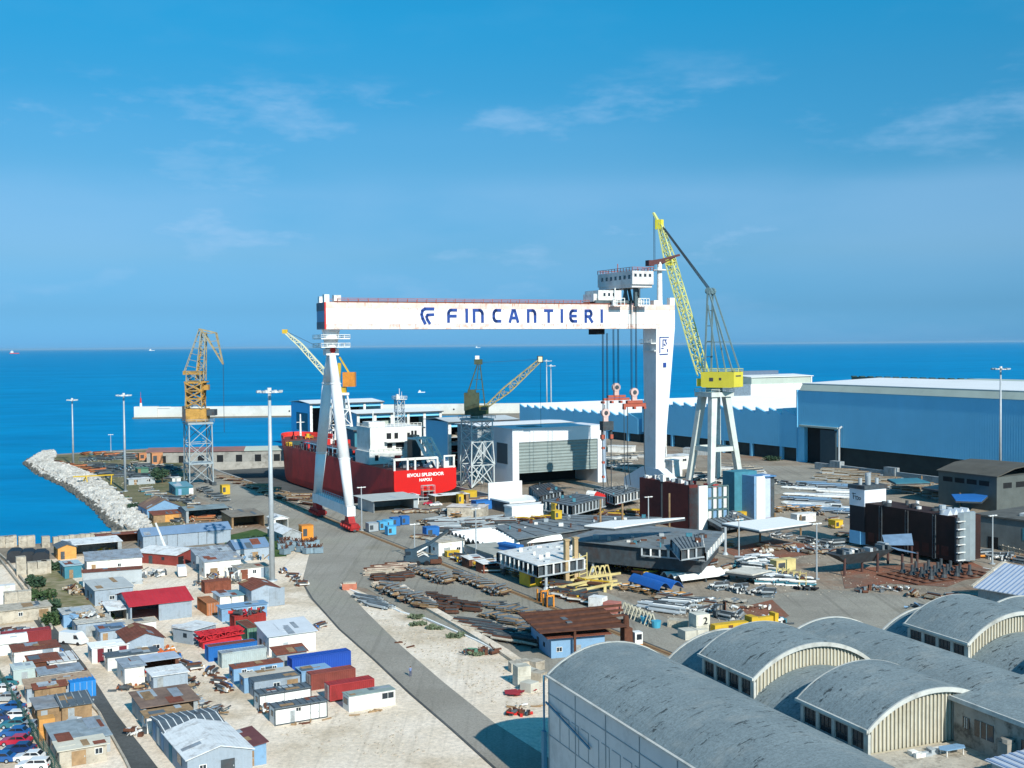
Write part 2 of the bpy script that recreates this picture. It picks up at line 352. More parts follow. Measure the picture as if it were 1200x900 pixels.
# sea
sea = bpy.data.materials.new('sea_water'); sea.use_nodes=True; t=sea.node_tree; L=t.links; t.nodes.remove(t.nodes['Principled BSDF']); b=t.nodes.new('ShaderNodeBsdfDiffuse'); gl_=t.nodes.new('ShaderNodeBsdfGlossy'); gl_.inputs['Roughness'].default_value=.3; gl_.inputs[0].default_value=(.6,.9,1,1); ms=t.nodes.new('ShaderNodeMixShader'); ms.inputs[0].default_value=.07; L.new(b.outputs[0],ms.inputs[1]); L.new(gl_.outputs[0],ms.inputs[2]); L.new(ms.outputs[0],t.nodes['Material Output'].inputs[0])
co=t.nodes.new('ShaderNodeTexCoord'); mp=t.nodes.new('ShaderNodeMapping'); mp.inputs[3].default_value=(1,1.8,1); mp.inputs[2].default_value=(0,0,.3); L.new(co.outputs['Object'],mp.inputs[0])
n1=t.nodes.new('ShaderNodeTexNoise'); n1.inputs['Scale'].default_value=.22; n1.inputs['Detail'].default_value=5; L.new(mp.outputs[0],n1.inputs['Vector'])
bp=t.nodes.new('ShaderNodeBump'); bp.inputs['Strength'].default_value=.5; bp.inputs['Distance'].default_value=.8; L.new(n1.outputs[0],bp.inputs['Height']); L.new(bp.outputs[0],b.inputs['Normal']); L.new(bp.outputs[0],gl_.inputs['Normal'])
mp2=t.nodes.new('ShaderNodeMapping'); mp2.inputs[3].default_value=(.35,1,1); L.new(co.outputs['Object'],mp2.inputs[0])
n2=t.nodes.new('ShaderNodeTexNoise'); n2.inputs['Scale'].default_value=.006; n2.inputs['Detail'].default_value=8; n2.inputs['Roughness'].default_value=.6; L.new(mp2.outputs[0],n2.inputs['Vector'])
r=t.nodes.new('ShaderNodeValToRGB'); r.color_ramp.elements[0].position=.35; r.color_ramp.elements[0].color=(.0,.195,.41,1); r.color_ramp.elements[1].position=.7; r.color_ramp.elements[1].color=(.0,.255,.50,1)
L.new(n2.outputs[0],r.inputs[0]); n3=t.nodes.new('ShaderNodeTexNoise'); n3.inputs['Scale'].default_value=.035; n3.inputs['Detail'].default_value=6; n3.inputs['Roughness'].default_value=.75; L.new(mp2.outputs[0],n3.inputs['Vector']); r3=t.nodes.new('ShaderNodeMapRange'); r3.inputs[1].default_value=.3; r3.inputs[2].default_value=.7; r3.inputs[3].default_value=.80; r3.inputs[4].default_value=1.16; L.new(n3.outputs[0],r3.inputs[0]); s3=t.nodes.new('ShaderNodeVectorMath'); s3.operation='SCALE'; L.new(r.outputs[0],s3.inputs[0]); L.new(r3.outputs[0],s3.inputs['Scale']); L.new(s3.outputs[0],b.inputs['Color'])
sl_=[(-250000,-300),(250000,-300),(250000,260000),(-250000,260000)]; sh_=[tuple(D(*c)[:2]) for c in ((9.5,51.5),(74.5,51.5),(74.5,294),(9.5,294))]
poly_mesh([sl_,sh_],-2.2,sea,'sea')
# ground sheets (each 4 mm or more above the one below)
def sheet(name, pts, m, z): return poly_mesh([[P(*q) for q in pts]], z, m, name)
sheet('gravel_yard',[(-700,700),(0,662),(110,650),(155,652),(200,650),(330,640),(372,640),(365,680),(400,683),(450,705),(520,735),(600,770),(660,800),(700,1100),(-900,1100)],G_GRAV,.02)
sheet('apron',[(372,612),(368,590),(452,590),(520,604),(620,650),(700,690),(830,745),(880,700),(960,690),(1080,700),(1200,690),(1300,720),(1100,800),(800,790),(740,800),(640,790),(560,752),(480,720),(430,690),(398,684),(372,660)],G_ASPH,.04)
sheet('road',[(372,616),(361,655),(354,682),(362,700),(398,738),(440,775),(480,813),(530,856),(590,910),(660,980),(760,960),(650,893),(580,848),(520,800),(470,757),(430,718),(398,684),(420,650),(440,630)],G_ROAD,.06)
sheet('dark_lane',[(36,722),(52,720),(100,780),(135,835),(185,900),(200,925),(165,925),(118,835),(72,775)],G_DRK,.04)  # one dark strip along the ground
sheet('quay_road',[(228,552),(262,560),(330,590),(372,612),(372,640),(330,625),(270,600),(215,575)],G_ASPH,.04)
sheet('grassy_ground',[(265,628),(300,620),(330,632),(336,652),(292,655),(262,645)],G_GRAS,.05)
sheet('weedy_ground',[(30,668),(62,660),(100,690),(125,740),(95,748),(60,720),(40,700)],noisy('#a3967c','#66693f','weedy_ground',.3,1.2,'#7d7252'),.05)
sheet('scrub_ground',[(50,544),(64,534),(130,530),(205,526),(222,560),(225,612),(178,621),(164,606),(138,590),(110,566),(80,552)],noisy('#80775c','#5d6142','scrub_ground',.12,.9,'#8f7f66'),.05)
sheet('primer_stained_ground',[(985,668),(1130,655),(1160,668),(1110,688),(1040,684),(990,690)],G_RED,.06)
sheet('red_dust_patch',[(845,645),(905,632),(960,640),(950,650),(880,660)],G_RED,.06)
sheet('rusty_dust_patch',[(868,712),(905,703),(925,722),(890,738)],G_RED,.06)
sheet('hall_yard_asphalt',[(940,545),(1000,548),(1180,570),(1200,600),(1100,588),(990,575),(900,560)],G_ASPH,.04)  # same worn asphalt as the apron
sheet('asphalt_yard',[(860,545),(1000,548),(1060,570),(900,580),(800,560)],G_ASPH,.045)
# crane rails
o=MB(mat('rail_rust','#6b4a2e',.8,.2))
def railing(a,b,w_=.9,z=.08): o.beam((a.x,a.y,z),(b.x,b.y,z),w_,.05)
railing(P(300,575),P(1000,853),.35,.1); a=P(300,577.5);
o.use(mat('rail_bed_brown','#8a6f4f',.9,.2)); railing(P(301,575),P(1001,853),1.5,.06)
o.use(DST); railing(P(301.5,572.6),P(1001.5,850),.25,.08)
struct(o,'crane_rail')
o=MB(CON); o.beam(D(122,30,.06),D(122,330,.06),3,.1); struct(o,'far_crane_rail')
# kerb joint along the road
o=MB(G_DRK)
ks=[(354,682),(366,702),(398,738),(440,775),(480,813),(530,856),(590,910)]
for a,b in zip(ks,ks[1:]): a=P(*a);b=P(*b); o.beam((a.x,a.y,.08),(b.x,b.y,.08),.35,.1)
struct(o,'kerb')
# sandy bank with pale edging beside the stockyard
o=MB(G_GRAV)
ks=[(470,688),(500,712),(540,735),(590,765),(628,792)]
for a,b in zip(ks,ks[1:]): a=P(*a);b=P(*b); o.beam((a.x,a.y,.2),(b.x,b.y,.2),1.8,.7)
o.use(WC)
ks=[(402,688),(430,700),(470,718),(500,726),(560,752),(625,786)]
for a,b in zip(ks,ks[1:]): a=P(*a);b=P(*b); o.beam((a.x,a.y,.12),(b.x,b.y,.12),.35,.3)
struct(o,'yard_kerb')
# ------------------------------------------------------------ rocks, shore wall, breakwater
ROCK=mat('pale_armour_rock',(.47,.45,.41),.95,.35,.35,dirt='#7d776b',dscale=.12,damt=.6)
def in_poly(x,y,pl):
    c=False; j=len(pl)-1
    for i in range(len(pl)):
        if (pl[i][1]>y)!=(pl[j][1]>y) and x<(pl[j][0]-pl[i][0])*(y-pl[i][1])/(pl[j][1]-pl[i][1])+pl[i][0]: c=not c
        j=i
    return c
ICO_V=[]; ph=(1+5**.5)/2
for a in (-1,1):
    for b_ in (-ph,ph): ICO_V += [(0,a,b_),(a,b_,0),(b_,0,a)]
def hull_faces(vs):
    bm=bmesh.new()
    for v in vs: bm.verts.new(v)
    r=bmesh.ops.convex_hull(bm,input=bm.verts); bm.verts.ensure_lookup_table(); bm.verts.index_update()
    fs=[[v.index for v in f.verts] for f in bm.faces]; bm.free(); return fs
ICO_F=hull_faces(ICO_V)
def rock(mb,c,r):
    q=Matrix.Rotation(random.uniform(0,6.3),3,Vector((random.random(),random.random(),random.random()+.1)).normalized())
    sx_,sy_,sz_=random.uniform(.7,1.25),random.uniform(.6,1),random.uniform(.5,.85)
    mb.add([Vector(c)+q@(Vector((v[0]*sx_,v[1]*sy_,v[2]*sz_))*(r/1.9*random.uniform(.75,1.2))) for v in ICO_V],ICO_F)
outl=[(152,628),(128,614),(108,592),(74,567),(44,554),(27,541),(40,533),(62,531)]
inn=[(66,535),(60,541),(84,549),(114,561),(142,584),(164,603),(178,621)]
pl=[P(*q,-1) for q in outl]+[P(*q) for q in inn]; pl=[(p.x,p.y) for p in pl]
WETR=mat('wet_rock',(.10,.095,.08),.6,.3,.5)
xs=[p[0] for p in pl]; ys=[p[1] for p in pl]; o=MB(ROCK); n=0
oe=[tuple(P(*q,-1)[:2]) for q in outl]
def segd(x,y):
    best=1e9
    for (ax,ay),(bx,by) in zip(oe,oe[1:]):
        dx,dy=bx-ax,by-ay; t_=max(0,min(1,((x-ax)*dx+(y-ay)*dy)/(dx*dx+dy*dy))); best=min(best,math.hypot(x-ax-dx*t_,y-ay-dy*t_))
    return best
while n<4600:
    x,y=random.uniform(min(xs),max(xs)),random.uniform(min(ys),max(ys))
    if in_poly(x,y,pl):
        d=segd(x,y); o.use(WETR if d*.55<.75+random.random()*.5 else ROCK); rock(o,(x,y,-2.1+min(d*.55,3.0)),random.uniform(.5,1.3)); n+=1
tag(o.build('rocks'),'heap of pale armour rocks along the curving shore','rocks',kind='stuff')
o=MB(BEI)   # low sea wall in front of the rocks: blocks
a,b=P(62,637),P(160,627.5)
k=16
for i in range(k):
    p=a.lerp(b,i/k); q=a.lerp(b,(i+.93)/k); o.beam((p.x,p.y,.9),(q.x,q.y,.9),1.6,1.9+.25*(i%2))
tag(o.build('sea_wall'),'low wall of beige concrete blocks at the water edge','sea wall')
BRW=mat('breakwater_concrete',(.62,.60,.54),.9,.1,.05,dirt='#8a8270',dscale=.03,damt=.4,jit=0)
bw=thing('breakwater','long pale concrete breakwater reaching into the sea','breakwater',(-308,975,-2.2),math.atan2(15,340))
o=MB(BRW); o.box(0,0,1.2,365,4,9.4); o.box(0,-.5,8.3,28,4.5,9.6); o.box(-.8,-1,0,18,6,9.9); o.build('wall',bw)
o=MB(mat('dark_footing',(.16,.15,.12),.9,.2)); o.box(-1.5,-3.5,-.5,366,8,1.2); o.build('footing',bw)  # one dark tone along the breakwater foot
for x in (60,125,190,260): MB(DRK).tube((x,-.25,5),(x,.1,5),.7).build('port_hole',bw)
li=thing('harbour_beacon','small red and white beacon on the breakwater head','beacon',(-304,977,7.6),0)
o=MB(W); o.tube((0,0,0),(0,0,3),1.1,.9,10); o.build('base',li); o=MB(RED); o.tube((0,0,3),(0,0,7),.7,.5,10); o.tube((0,0,7),(0,0,12),.15,.1,6); o.build('tower',li)
# sea wall behind the big hall
o=MB(mat('dark_green_wall',(.03,.075,.07),.8,.2)); a=Vector((292,1022,0)); b=a+(Vector((377,879,0))-a)*2.2; o.beam((a.x,a.y,13),(b.x,b.y,13),4,26)
for i in range(40):
    q=a.lerp(b,i/40); o.box(q.x-1,q.y-1,25.5,q.x+3,q.y+3,26.7)
tag(o.build('harbour_wall'),'long dark green wall beyond the big hall roof','wall')
# boats
def boat(px,py,L_,label,hull=W):
    p=P(px,py,-2.2); t_=thing('boat',label,'boat',(p.x,p.y,-2.2),R(10)); 
    o=MB(hull); k=L_
    o.prism([(-.5*k,-.11*k),(.35*k,-.11*k),(.5*k,0),(.35*k,.11*k),(-.5*k,.11*k)],0,.09*k); o.build('hull',t_)
    o=MB(W); o.box(-.4*k,-.08*k,.09*k,-.1*k,.08*k,.26*k); o.box(-.3*k,-.05*k,.26*k,-.2*k,.05*k,.34*k); o.build('cabin',t_)
boat(560,407.6,150,'tiny white ship out on the horizon above the green crane')
boat(494,460,9,'small white motorboat on the water beyond the open steel halls')
boat(17,414.5,130,'tiny distant ship with red hull at the far left horizon',RED)
boat(178,411,150,'distant pale ship on the horizon left of the orange lattice crane')
# ------------------------------------------------------------ gantry crane
GY=R(25); gl=PD(389,500,372); GL=Vector((gl.x,372,0))
gt=thing('gantry_crane','giant white gantry crane with blue lettering straddling the dock','gantry crane',GL,GY)
def gx(px,z,y=-4.6):
    "distance along the girder of the sight line px at height z"
    lo,hi=-10,140
    for _ in range(40):
        mid=(lo+hi)/2; c,s_=math.cos(GY),math.sin(GY)
        q=Vector((GL.x+mid*c-y*s_, GL.y+mid*s_+y*c, z))-Vector((0,0,H))
        x=600+F*q.dot(CR)/q.dot(Y0)
        if x<px: lo=mid
        else: hi=mid
    return lo
gx0,gx1=gx(381,64),gx(791,64)
GW_=mat('gantry_white',(.84,.82,.80),.55,.035,.3,dirt='#dcbfae',dscale=.3,damt=.75,jit=0)
GS=mat('gantry_white_leg',(.80,.80,.80),.55,.04,.3,dirt='#b8a898',dscale=.25,damt=.25,jit=0)
g=MB(GW_); g.box(gx0,-4.5,62.0,gx1,4.5,67.0)
g.use(PINK); g.box(gx0+.01,-4.49,67.0,gx1-.01,4.49,68.8)
g.use(mat('gantry_lower_band',(.80,.68,.62),.65,.08,.18,dirt='#d09a86',dscale=.5,damt=.8,jit=0)); g.box(gx0+.01,-4.49,60.5,gx1-.01,4.49,62.0)
g.use(mat('rust_run',(.42,.20,.12),.8,.3)); q_r=random.Random(12)
for k_ in range(34):
    x_=q_r.uniform(gx0+2,gx1-2); zt=q_r.choice([68.7,62.0,67.0]); l_=q_r.uniform(.5,1.8); g.add([(x_,-4.515,zt),(x_+q_r.uniform(.12,.4),-4.515,zt),(x_+.15,-4.515,zt-l_)],[(0,2,1)])
gird=g.build('girder',gt)
e=MB(mat('end_plate_grey',(.16,.17,.20),.7,.2)); e.box(gx0-.15,-4.4,66.2,gx0,4.4,68.7); e.box(gx0-.15,-4.4,60.6,gx0,4.4,62.8)  # dark grey bands and blue centre put the end face's shade into the colour
e.use(LBL); e.box(gx0-.08,-4.4,62.8,gx0,4.4,66.2); e.use(RED); e.box(gx0-.2,-4.62,60.5,gx0+.3,-4.4,68.8); e.build('end_plate',gird)
e=MB(mat('plate_seam_grey',(.50,.42,.38),.7,.2))
for k_ in range(1,17): x_=gx0+(gx1-gx0)*k_/17; e.box(x_-.06,-4.53,60.6,x_+.06,-4.50,68.7)
for z_ in (62.0,67.0): e.box(gx0+.4,-4.53,z_-.05,gx1-.1,-4.50,z_+.05)
e.build('plate_seam',gird)
e=MB(mat('rail_brown','#7a4a3c',.8,.2)); e.box(gx0+3,-4.55,68.8,gx(735,69),-4.0,69.2); e.box(gx0+3,4.0,68.8,gx1-8,4.5,69.2); e.build('trolley_rail',gird)
e=MB(mat('handrail_red','#a85848',.7,.2)); e.rail([(gx0+4,-4.8,68.8),(gx(690,69),-4.8,68.8)],1.3,.14,3.2); e.rail([(gx0+4,4.8,68.8),(gx1-8,4.8,68.8)],1.3,.14,3.2); e.build('handrail',gird)
for q_ in ((gx0,-4,68.8,gx0+1.6,-2,71.2),(gx0+.2,2.2,68.8,gx0+1.8,4,70.8),(gx0+3,-4.3,68.8,gx0+5.2,-2.3,71)): MB(W).box(*q_).build('buffer_box',gird)
# lettering as strokes, unit cell height 1
INK=mat('lettering_blue',(.018,.06,.26),.6,.05,jit=0)
def arc(cx,cy,r,a0,a1,n=8,ry=None): return [(cx+r*math.cos(R(a0+(a1-a0)*i/n)),cy+(ry or r)*math.sin(R(a0+(a1-a0)*i/n))) for i in range(n+1)]
GLY={'F':[[(0,0),(0,.55)]+arc(.32,.62,.32,180,90)[1:]+[(.85,.94)],[(0,.46),(.8,.46)]],
 'I':[[(.1,0),(.1,1)]],
 'N':[[(0,0),(0,.98)],[(0,.94),(.5,.94)]+arc(.5,.62,.32,90,0)[1:]+[(.82,0)]],
 'C':[[(.8,.94),(.35,.94)]+arc(.35,.6,.34,90,180)[1:]+arc(.35,.4,.34,180,270)[1:]+[(.8,.06)]],
 'A':[[(0,0),(.32,.94),(.52,.94),(.86,0)],[(.16,.32),(.7,.32)]],
 'T':[[(0,.94),(.86,.94)],[(.43,0),(.43,.94)]],
 'E':[[(.8,.94),(.35,.94)]+arc(.35,.6,.34,90,180)[1:]+arc(.35,.4,.34,180,270)[1:]+[(.8,.06)],[(.02,.5),(.75,.5)]],
 'R':[[(0,0),(0,.94),(.5,.94)]+arc(.5,.7,.24,90,-90)[1:]+[(0,.46)],[(.42,.46),(.86,0)]]}
LET=[('F',524,536.5),('I',545,549),('N',554,567.5),('C',577,588.5),('A',596,608.5),('N',617.5,629),('T',637,649),('I',656.5,660.5),('E',667,677.5),('R',685,695.5),('I',703.5,707)]
z0,z1=62.5,67.0
def stroke(mb,pts,wd,y0,y1):
    for (ax,az),(bx,bz) in zip(pts,pts[1:]):
        dx,dz=bx-ax,bz-az; l=math.hypot(dx,dz)
        if l<1e-5: continue
        nx,nz=-dz/l*wd/2,dx/l*wd/2; ex,ez=dx/l*wd*.3,dz/l*wd*.3
        q=[(ax-ex+nx,az-ez+nz),(bx+ex+nx,bz+ez+nz),(bx+ex-nx,bz+ez-nz),(ax-ex-nx,az-ez-nz)]
        mb.add([(x,y0,z) for x,z in q]+[(x,y1,z) for x,z in q],[(0,1,2,3),(7,6,5,4),(0,4,5,1),(1,5,6,2),(2,6,7,3),(3,7,4,0)])
for ch,a,b in LET:
    xa,xb=gx(a,65),gx(b,65); l=MB(INK); wd=.95; gw=.86 if ch!='I' else .2
    for k_,st in enumerate(GLY[ch]):
        stroke(l,[(xa+wd/2+(xb-xa-wd)*x/gw if ch!='I' else (xa+xb)/2, z0+wd*.3+(z1-z0-wd*.5)*z) for x,z in st],wd,-4.62-.005*k_,-4.45)
    l.build('letter',gird)
l=MB(INK); xa,xb=gx(493,65),gx(508,65); s_=(xb-xa)
sw=[(.62,-.02),(.40,.2),(.28,.48)]
stroke(l,[(xa+s_*x,z0-.2+5.0*z) for x,z in [(.34,0),(.16,.3),(.08,.56),(.14,.8),(.34,.92),(1.0,.92)]],.98,-4.62,-4.45)
stroke(l,[(xa+s_*x,z0-.2+5.0*z) for x,z in [(.70,0),(.52,.24),(.46,.42),(.54,.54),(1.0,.56)]],.9,-4.625,-4.45)
l.build('emblem',gird)
# flexible leg pair at the left
for yb,nm in ((-17.5,0),(17.5,1)):
    l=MB(GS); n=14; top=Vector((0,yb*.045,54)); bot=Vector((0,yb,7.2))
    l.tube(bot,bot.lerp(top,.30),1.35,1.7,n); l.tube(bot.lerp(top,.30),bot.lerp(top,.78),1.7,1.6,n); l.tube(bot.lerp(top,.78),top,1.6,.95,n)
    lg=l.build('leg',gt,True)
    l=MB(GS)
    for f in (.3,.78): c=bot.lerp(top,f); l.tube(c-Vector((0,0,.15)),c+Vector((0,0,.15)),1.82,1.82,n)
    l.box(-1.3,yb-1.5,4.5,1.3,yb+1.5,7.4); l.build('leg_flange',lg)
l=MB(GS); l.box(-1.2,-16,4.6,1.2,16,7.6); l.build('sill_beam',gt)
l=MB(STL); l.rail([(-1,-15,7.6),(-1,15,7.6)],1.2,.12,2.2); l.rail([(1,-15,7.6),(1,15,7.6)],1.2,.12,2.2); l.build('sill_handrail',gt)
BOG=mat('bogie_red',(.40,.02,.02),.6,.2,.8,dirt='#4a1512',damt=.5)
def bogie(x,yb,parent):
    b_=MB(BOG); b_.prism([(x-1.2,yb-5),(x+1.2,yb-5),(x+1.2,yb+5),(x-1.2,yb+5)],1.3,2.6)
    b_.ext([(yb-2.6,2.4),(yb+2.6,2.4),(yb+1.2,4.6),(yb-1.2,4.6)],'x',x-1,x+1)
    for k_ in range(4):
        yy=yb-3.8+2.55*k_; b_.box(x-1.35,yy-.95,.7,x+1.35,yy+.95,2.0)
        for sx_ in (-1,1): b_.tube((x+1.4*sx_,yy,1.5),(x+1.9*sx_,yy,1.5),.5,.45,8)
    bo=b_.build('bogie',parent)
    for k_ in range(8):
        yy=yb-4.3+1.22*k_; w_=MB(DST); w_.tube((x-.4,yy,.62),(x+.4,yy,.62),.55,None,10); w_.build('wheel',bo)
for yb in (-17.5,17.5): bogie(0,yb,gt)
h_=MB(GS); h_.tube((0,0,53),(0,0,60.5),1.5,2.3,12); h_.box(-2,-1.8,52.5,2,1.8,54.5); h_.beam((0,-3.5,60.3),(0,3.5,60.3),3,.6)
for a in (-2.6,2.6): h_.beam((a*.6,0,54.5),(a,0,60.4),.5)
h_.build('leg_head',gt)
h_=MB(W)
for z in (55.0,57.6): h_.box(-4.4,-4.6,z-.15,4.8,4.6,z+.15); h_.rail([(-4.4,-4.6,z),(4.8,-4.6,z),(4.8,4.6,z),(-4.4,4.6,z),(-4.4,-4.6,z)],1.2,.16,1.6)
h_.use(RED); h_.tube((0,-2.2,54),(0,2.2,54),.9); h_.build('leg_platform',gt)
# rigid leg at the right
xl=gx(769.5,50); xr=gx1
g=MB(GS)
def taperbox(mb,x0,x1,y0,y1,z0,X0_,X1_,Y0_,Y1_,z1):
    mb.add([(x0,y0,z0),(x1,y0,z0),(x1,y1,z0),(x0,y1,z0),(X0_,Y0_,z1),(X1_,Y0_,z1),(X1_,Y1_,z1),(X0_,Y1_,z1)],[(0,3,2,1),(4,5,6,7),(0,1,5,4),(1,2,6,5),(2,3,7,6),(3,0,4,7)])
taperbox(g,xl,xl+3.1,-3.6,3.6,9,xl,xr-.02,-4.45,4.45,60.5)
g.box(xl,-6.5,6,xl+3.1,6.5,10.5); rl=g.build('rigid_leg',gt)
g=MB(mat('sill_blue_white',(.70,.74,.78),.6,.05)); g.add([(xl-.1,-18,3),(xl+3.2,-18,3),(xl+3.2,18,3),(xl-.1,18,3),(xl-.1,-18,6.5),(xl+3.2,-18,6.5),(xl+3.2,18,6.5),(xl-.1,18,6.5),(xl-.1,-5.5,11.5),(xl+3.2,-5.5,11.5),(xl+3.2,5.5,11.5),(xl-.1,5.5,11.5)],
  [(0,3,2,1),(0,1,5,4),(2,3,7,6),(0,4,8,11,7,3),(1,2,6,10,9,5),(4,5,9,8),(6,7,11,10),(8,9,10,11)]); g.build('sill_beam',gt)
for yb in (-15,15): bogie(xl+1.5,yb,gt)
g=MB(W); g.box(xl-2.2,-4.6,55.2,xl,3,55.6); g.box(xl-1,-4.6,52.6,xl,3,52.9); g.rail([(xl-2.2,-4.6,55.6),(xl-2.2,3,55.6)],1.2,.14,1.5)
g.tube((xr+.3,2,15),(xr+.2,2,60),.25); g.build('landing',rl)
g=MB(INK); xa,xb=gx(773.5,54),gx(784,54)
for (ax,az,bx,bz) in ((0,1,1,1),(0,0,.9,.02),(0,1,0,.1),(.35,.85,.75,.85),(.35,.85,.35,.45),(.6,.85,.75,.6),(.2,.35,.4,.35),(.85,.3,.85,.15),(.5,.6,.6,.5)):
    stroke(g,[(xa+(xb-xa)*ax,51.5+6*az),(xa+(xb-xa)*bx,51.5+6*bz)],.3,-4.60,-4.2)
g.build('faded_panel',rl); MB(INK).box(xa+1.4,-4.52,47,xa+2.6,-4.0,48.6).build('vent',rl)
# trolley
tx=gx(741,77,-11.5); tr=MB(mat('trolley_white',(.62,.60,.58),.7,.12,.5,dirt='#9a8078',damt=.5,jit=0)); 
tr.box(tx,-11.5,75.4,tx+8.4,12.5,80); tr.prism([(tx+.2,-10.8),(tx+8.2,-10.8),(tx+8.2,12),(tx+.2,12)],74.4,75.4); tro=tr.build('trolley_house',gt)
for k_ in range(7): MB(GLS).box(tx-.06,-10.2+3.1*k_,77.3,tx+.1,-8.8+3.1*k_,78.6).build('window',tro)
for k_ in range(4): MB(GLS).box(tx+.8+1.9*k_,-11.56,78.0,tx+1.7+1.9*k_,-11.4,79.0).build('window',tro)
e=MB(mat('handrail_red')if 0 else MATS['handrail_red']); e.rail([(tx,-11.5,80),(tx+8.4,-11.5,80),(tx+8.4,12.5,80),(tx,12.5,80),(tx,-11.5,80)],1.2,.16,2); e.tube((tx+1,0,80),(tx+1,0,83),.15); e.build('handrail',tro)
t2=MB(W); x2=gx(701,71,-4.5); x3=gx(728,71,-4.5); t2.box(x2,-4.6,70.2,x3,5,73.6); t2.box(x2-1.2,-3.5,69.8,x2,4,72.4); t2o=t2.build('winch_house',gt)
for k_ in range(3): MB(GLS).box(x2+2+1.8*k_,-4.66,71.6,x2+2.8+1.8*k_,-4.5,72.7).build('window',t2o)
t3=MB(mat('trolley_frame',(.07,.10,.11),.7,.3)); t3.box(x2-1,-4.4,69.2,tx+8.4,-3.4,70.2); t3.box(x2-1,3.4,69.2,tx+8.4,4.4,70.2)
for xx in (tx+1,tx+4,tx+7.2):
    for yy in (-4,4): t3.beam((xx,yy,70),(xx+(1 if xx<tx+4 else -1),yy,74.6),.8)
t3.beam((tx+3.3,-8,74.5),(tx+3.3,-8,68),.9); t3.beam((tx+4.5,-6,74.5),(tx+4.5,-6,70),1.2)
t3.build('trolley_frame',gt)
t4=MB(W)
for xx in (tx-5.2,tx+4.6):
    t4.box(xx,-7.6,68.2,xx+4.4,-5.2,68.5); t4.rail([(xx,-7.6,68.4),(xx+4.4,-7.6,68.4)],2.4,.22,1.1); t4.box(xx+.6,-7,68.5,xx+2,-5.4,70.3); t4.beam((xx+2,-5.2,68.3),(xx+2,-5.2,74.4),.4)
t4.build('trolley_platform',gt)
t4=MB(DRK); ux=gx(704,60); t4.box(ux,-2,58.6,gx(713,60),4,60.45); t4.build('underslung_carriage',gt)
# ropes and hook blocks
CAB=mat('steel_rope',(.03,.045,.055),.7,.1)
def hook(px1,px2,y,ztop,zb,plate=True,zs=None):
    rp_=MB(CAB)
    xa,xb=gx(px1,50,y),gx(px2,50,y)
    for xx in (xa,xb):
        for dy in (-.35,.35): rp_.beam((xx,y+dy,ztop),(xx,y+dy,zb+1),.15)
    rp_.build('hoist_rope',gt)
    xm=(xa+xb)/2; hb=MB(mat('hook_block_pink',(.60,.42,.38),.6,.1)); hb.tube((xm,y-.6,zb),(xm,y+.6,zb),1.5,None,14); hb.box(xm-.9,y-.5,zb-3.2,xm+.9,y+.5,zb)
    ho=hb.build('hook_block',gt); hb=MB(DST); hb.tube((xm,y-.75,zb),(xm,y+.75,zb),.75,None,12); hb.build('sheave',ho)
    return xm
xm=hook(719,724.5,5.5,60.5,40); s_=MB(mat('spreader_red',(.42,.10,.06),.6,.15)); s_.box(xm-5.2,5,35.4,xm+5.2,6,36.2); s_.box(xm-3.5,4.8,36.4,xm+3.5,6.2,37.2)
for q in (-5.4,-1.8,1.8,5.4): s_.box(xm+q-.4,4.7,34.4,xm+q+.4,6.3,35.2)
s_.build('spreader_beam',gt)
xm2=hook(740,745.5,-6.4,69,38.6); s_=MB(MATS['spreader_red']); s_.box(xm2-4.4,-7,33.6,xm2+4.4,-6,34.8); s_.box(xm2-3,-7.2,34.8,xm2+3,-5.8,35.8)
for q in (-4,0,4): s_.box(xm2+q-.4,-7.2,32.8,xm2+q+.4,-5.9,33.6)
s_.build('spreader_beam',gt)
for x_ in (xm-4.6,xm+4.6,xm2-4,xm2+4):
    r_=MB(CAB); y_=5.5 if x_ in (xm-4.6,xm+4.6) else -6.4; r_.beam((x_,y_,34),(x_,y_,13),.2); r_.beam((x_,y_,13),(x_+1.2,y_,5),.2); r_.build('chain',gt)
xm3=hook(706.5,711.5,-1,59,31.5); s_=MB(DST); s_.box(xm3-1.6,-2.2,25.5,xm3+2.6,.2,28.6); s_.tube((xm3-1.2,-1,25.5),(xm3-1.2,-1,22),.5); s_.tube((xm3+2.2,-1,25.5),(xm3+2.2,-1,22),.5)
s_.use(MATS['spreader_red']); s_.box(xm3-1.8,-1.6,22.5,xm3-.7,-.4,24); s_.box(xm3+1.7,-1.6,22.5,xm3+2.8,-.4,24); s_.build('hook',gt)
for q in (-1,2.2):
    r_=MB(CAB); r_.beam((xm3+q,-1,23),(xm3+q,-1,3),.22); r_.use(MATS['spreader_red'])
    if q<0:
        for z_ in (19,14,9): r_.box(xm3-1.4,-1.4,z_,xm3-.6,-.6,z_+.8)
    r_.build('chain',gt)
# service jib on the girder
sj=MB(W); jx=gx(773,75,0); sj.tube((jx,0,68.8),(jx,0,84),1.0,.85,12); sj.tube((jx,0,81),(jx,0,81.4),2.4); sj.box(jx+3,-2,68.8,jx+5,0,71.4); sj.box(jx-4.5,-3.5,68.8,jx-1.6,-1,70.4); sj.build('jib_column',gt)
sj=MB(mat('jib_maroon',(.10,.035,.035),.7,.15)); a_=(math.cos(R(-12)),math.sin(R(-12)))
sj.beam((jx-a_[0]*4,-a_[1]*4,83.6),(jx+a_[0]*2,a_[1]*2,84.6),1.6,1.7); sj.beam((jx,0,84.6),(jx+a_[0]*7.5,a_[1]*7.5,86.6),.9,.8); sj.beam((jx+1,0,83.4),(jx+a_[0]*6,a_[1]*6,86),.5,.4); sj.box(jx-4.6,-.4,82.6,jx-2.4,2,84.6); sj.build('jib_arm',gt)
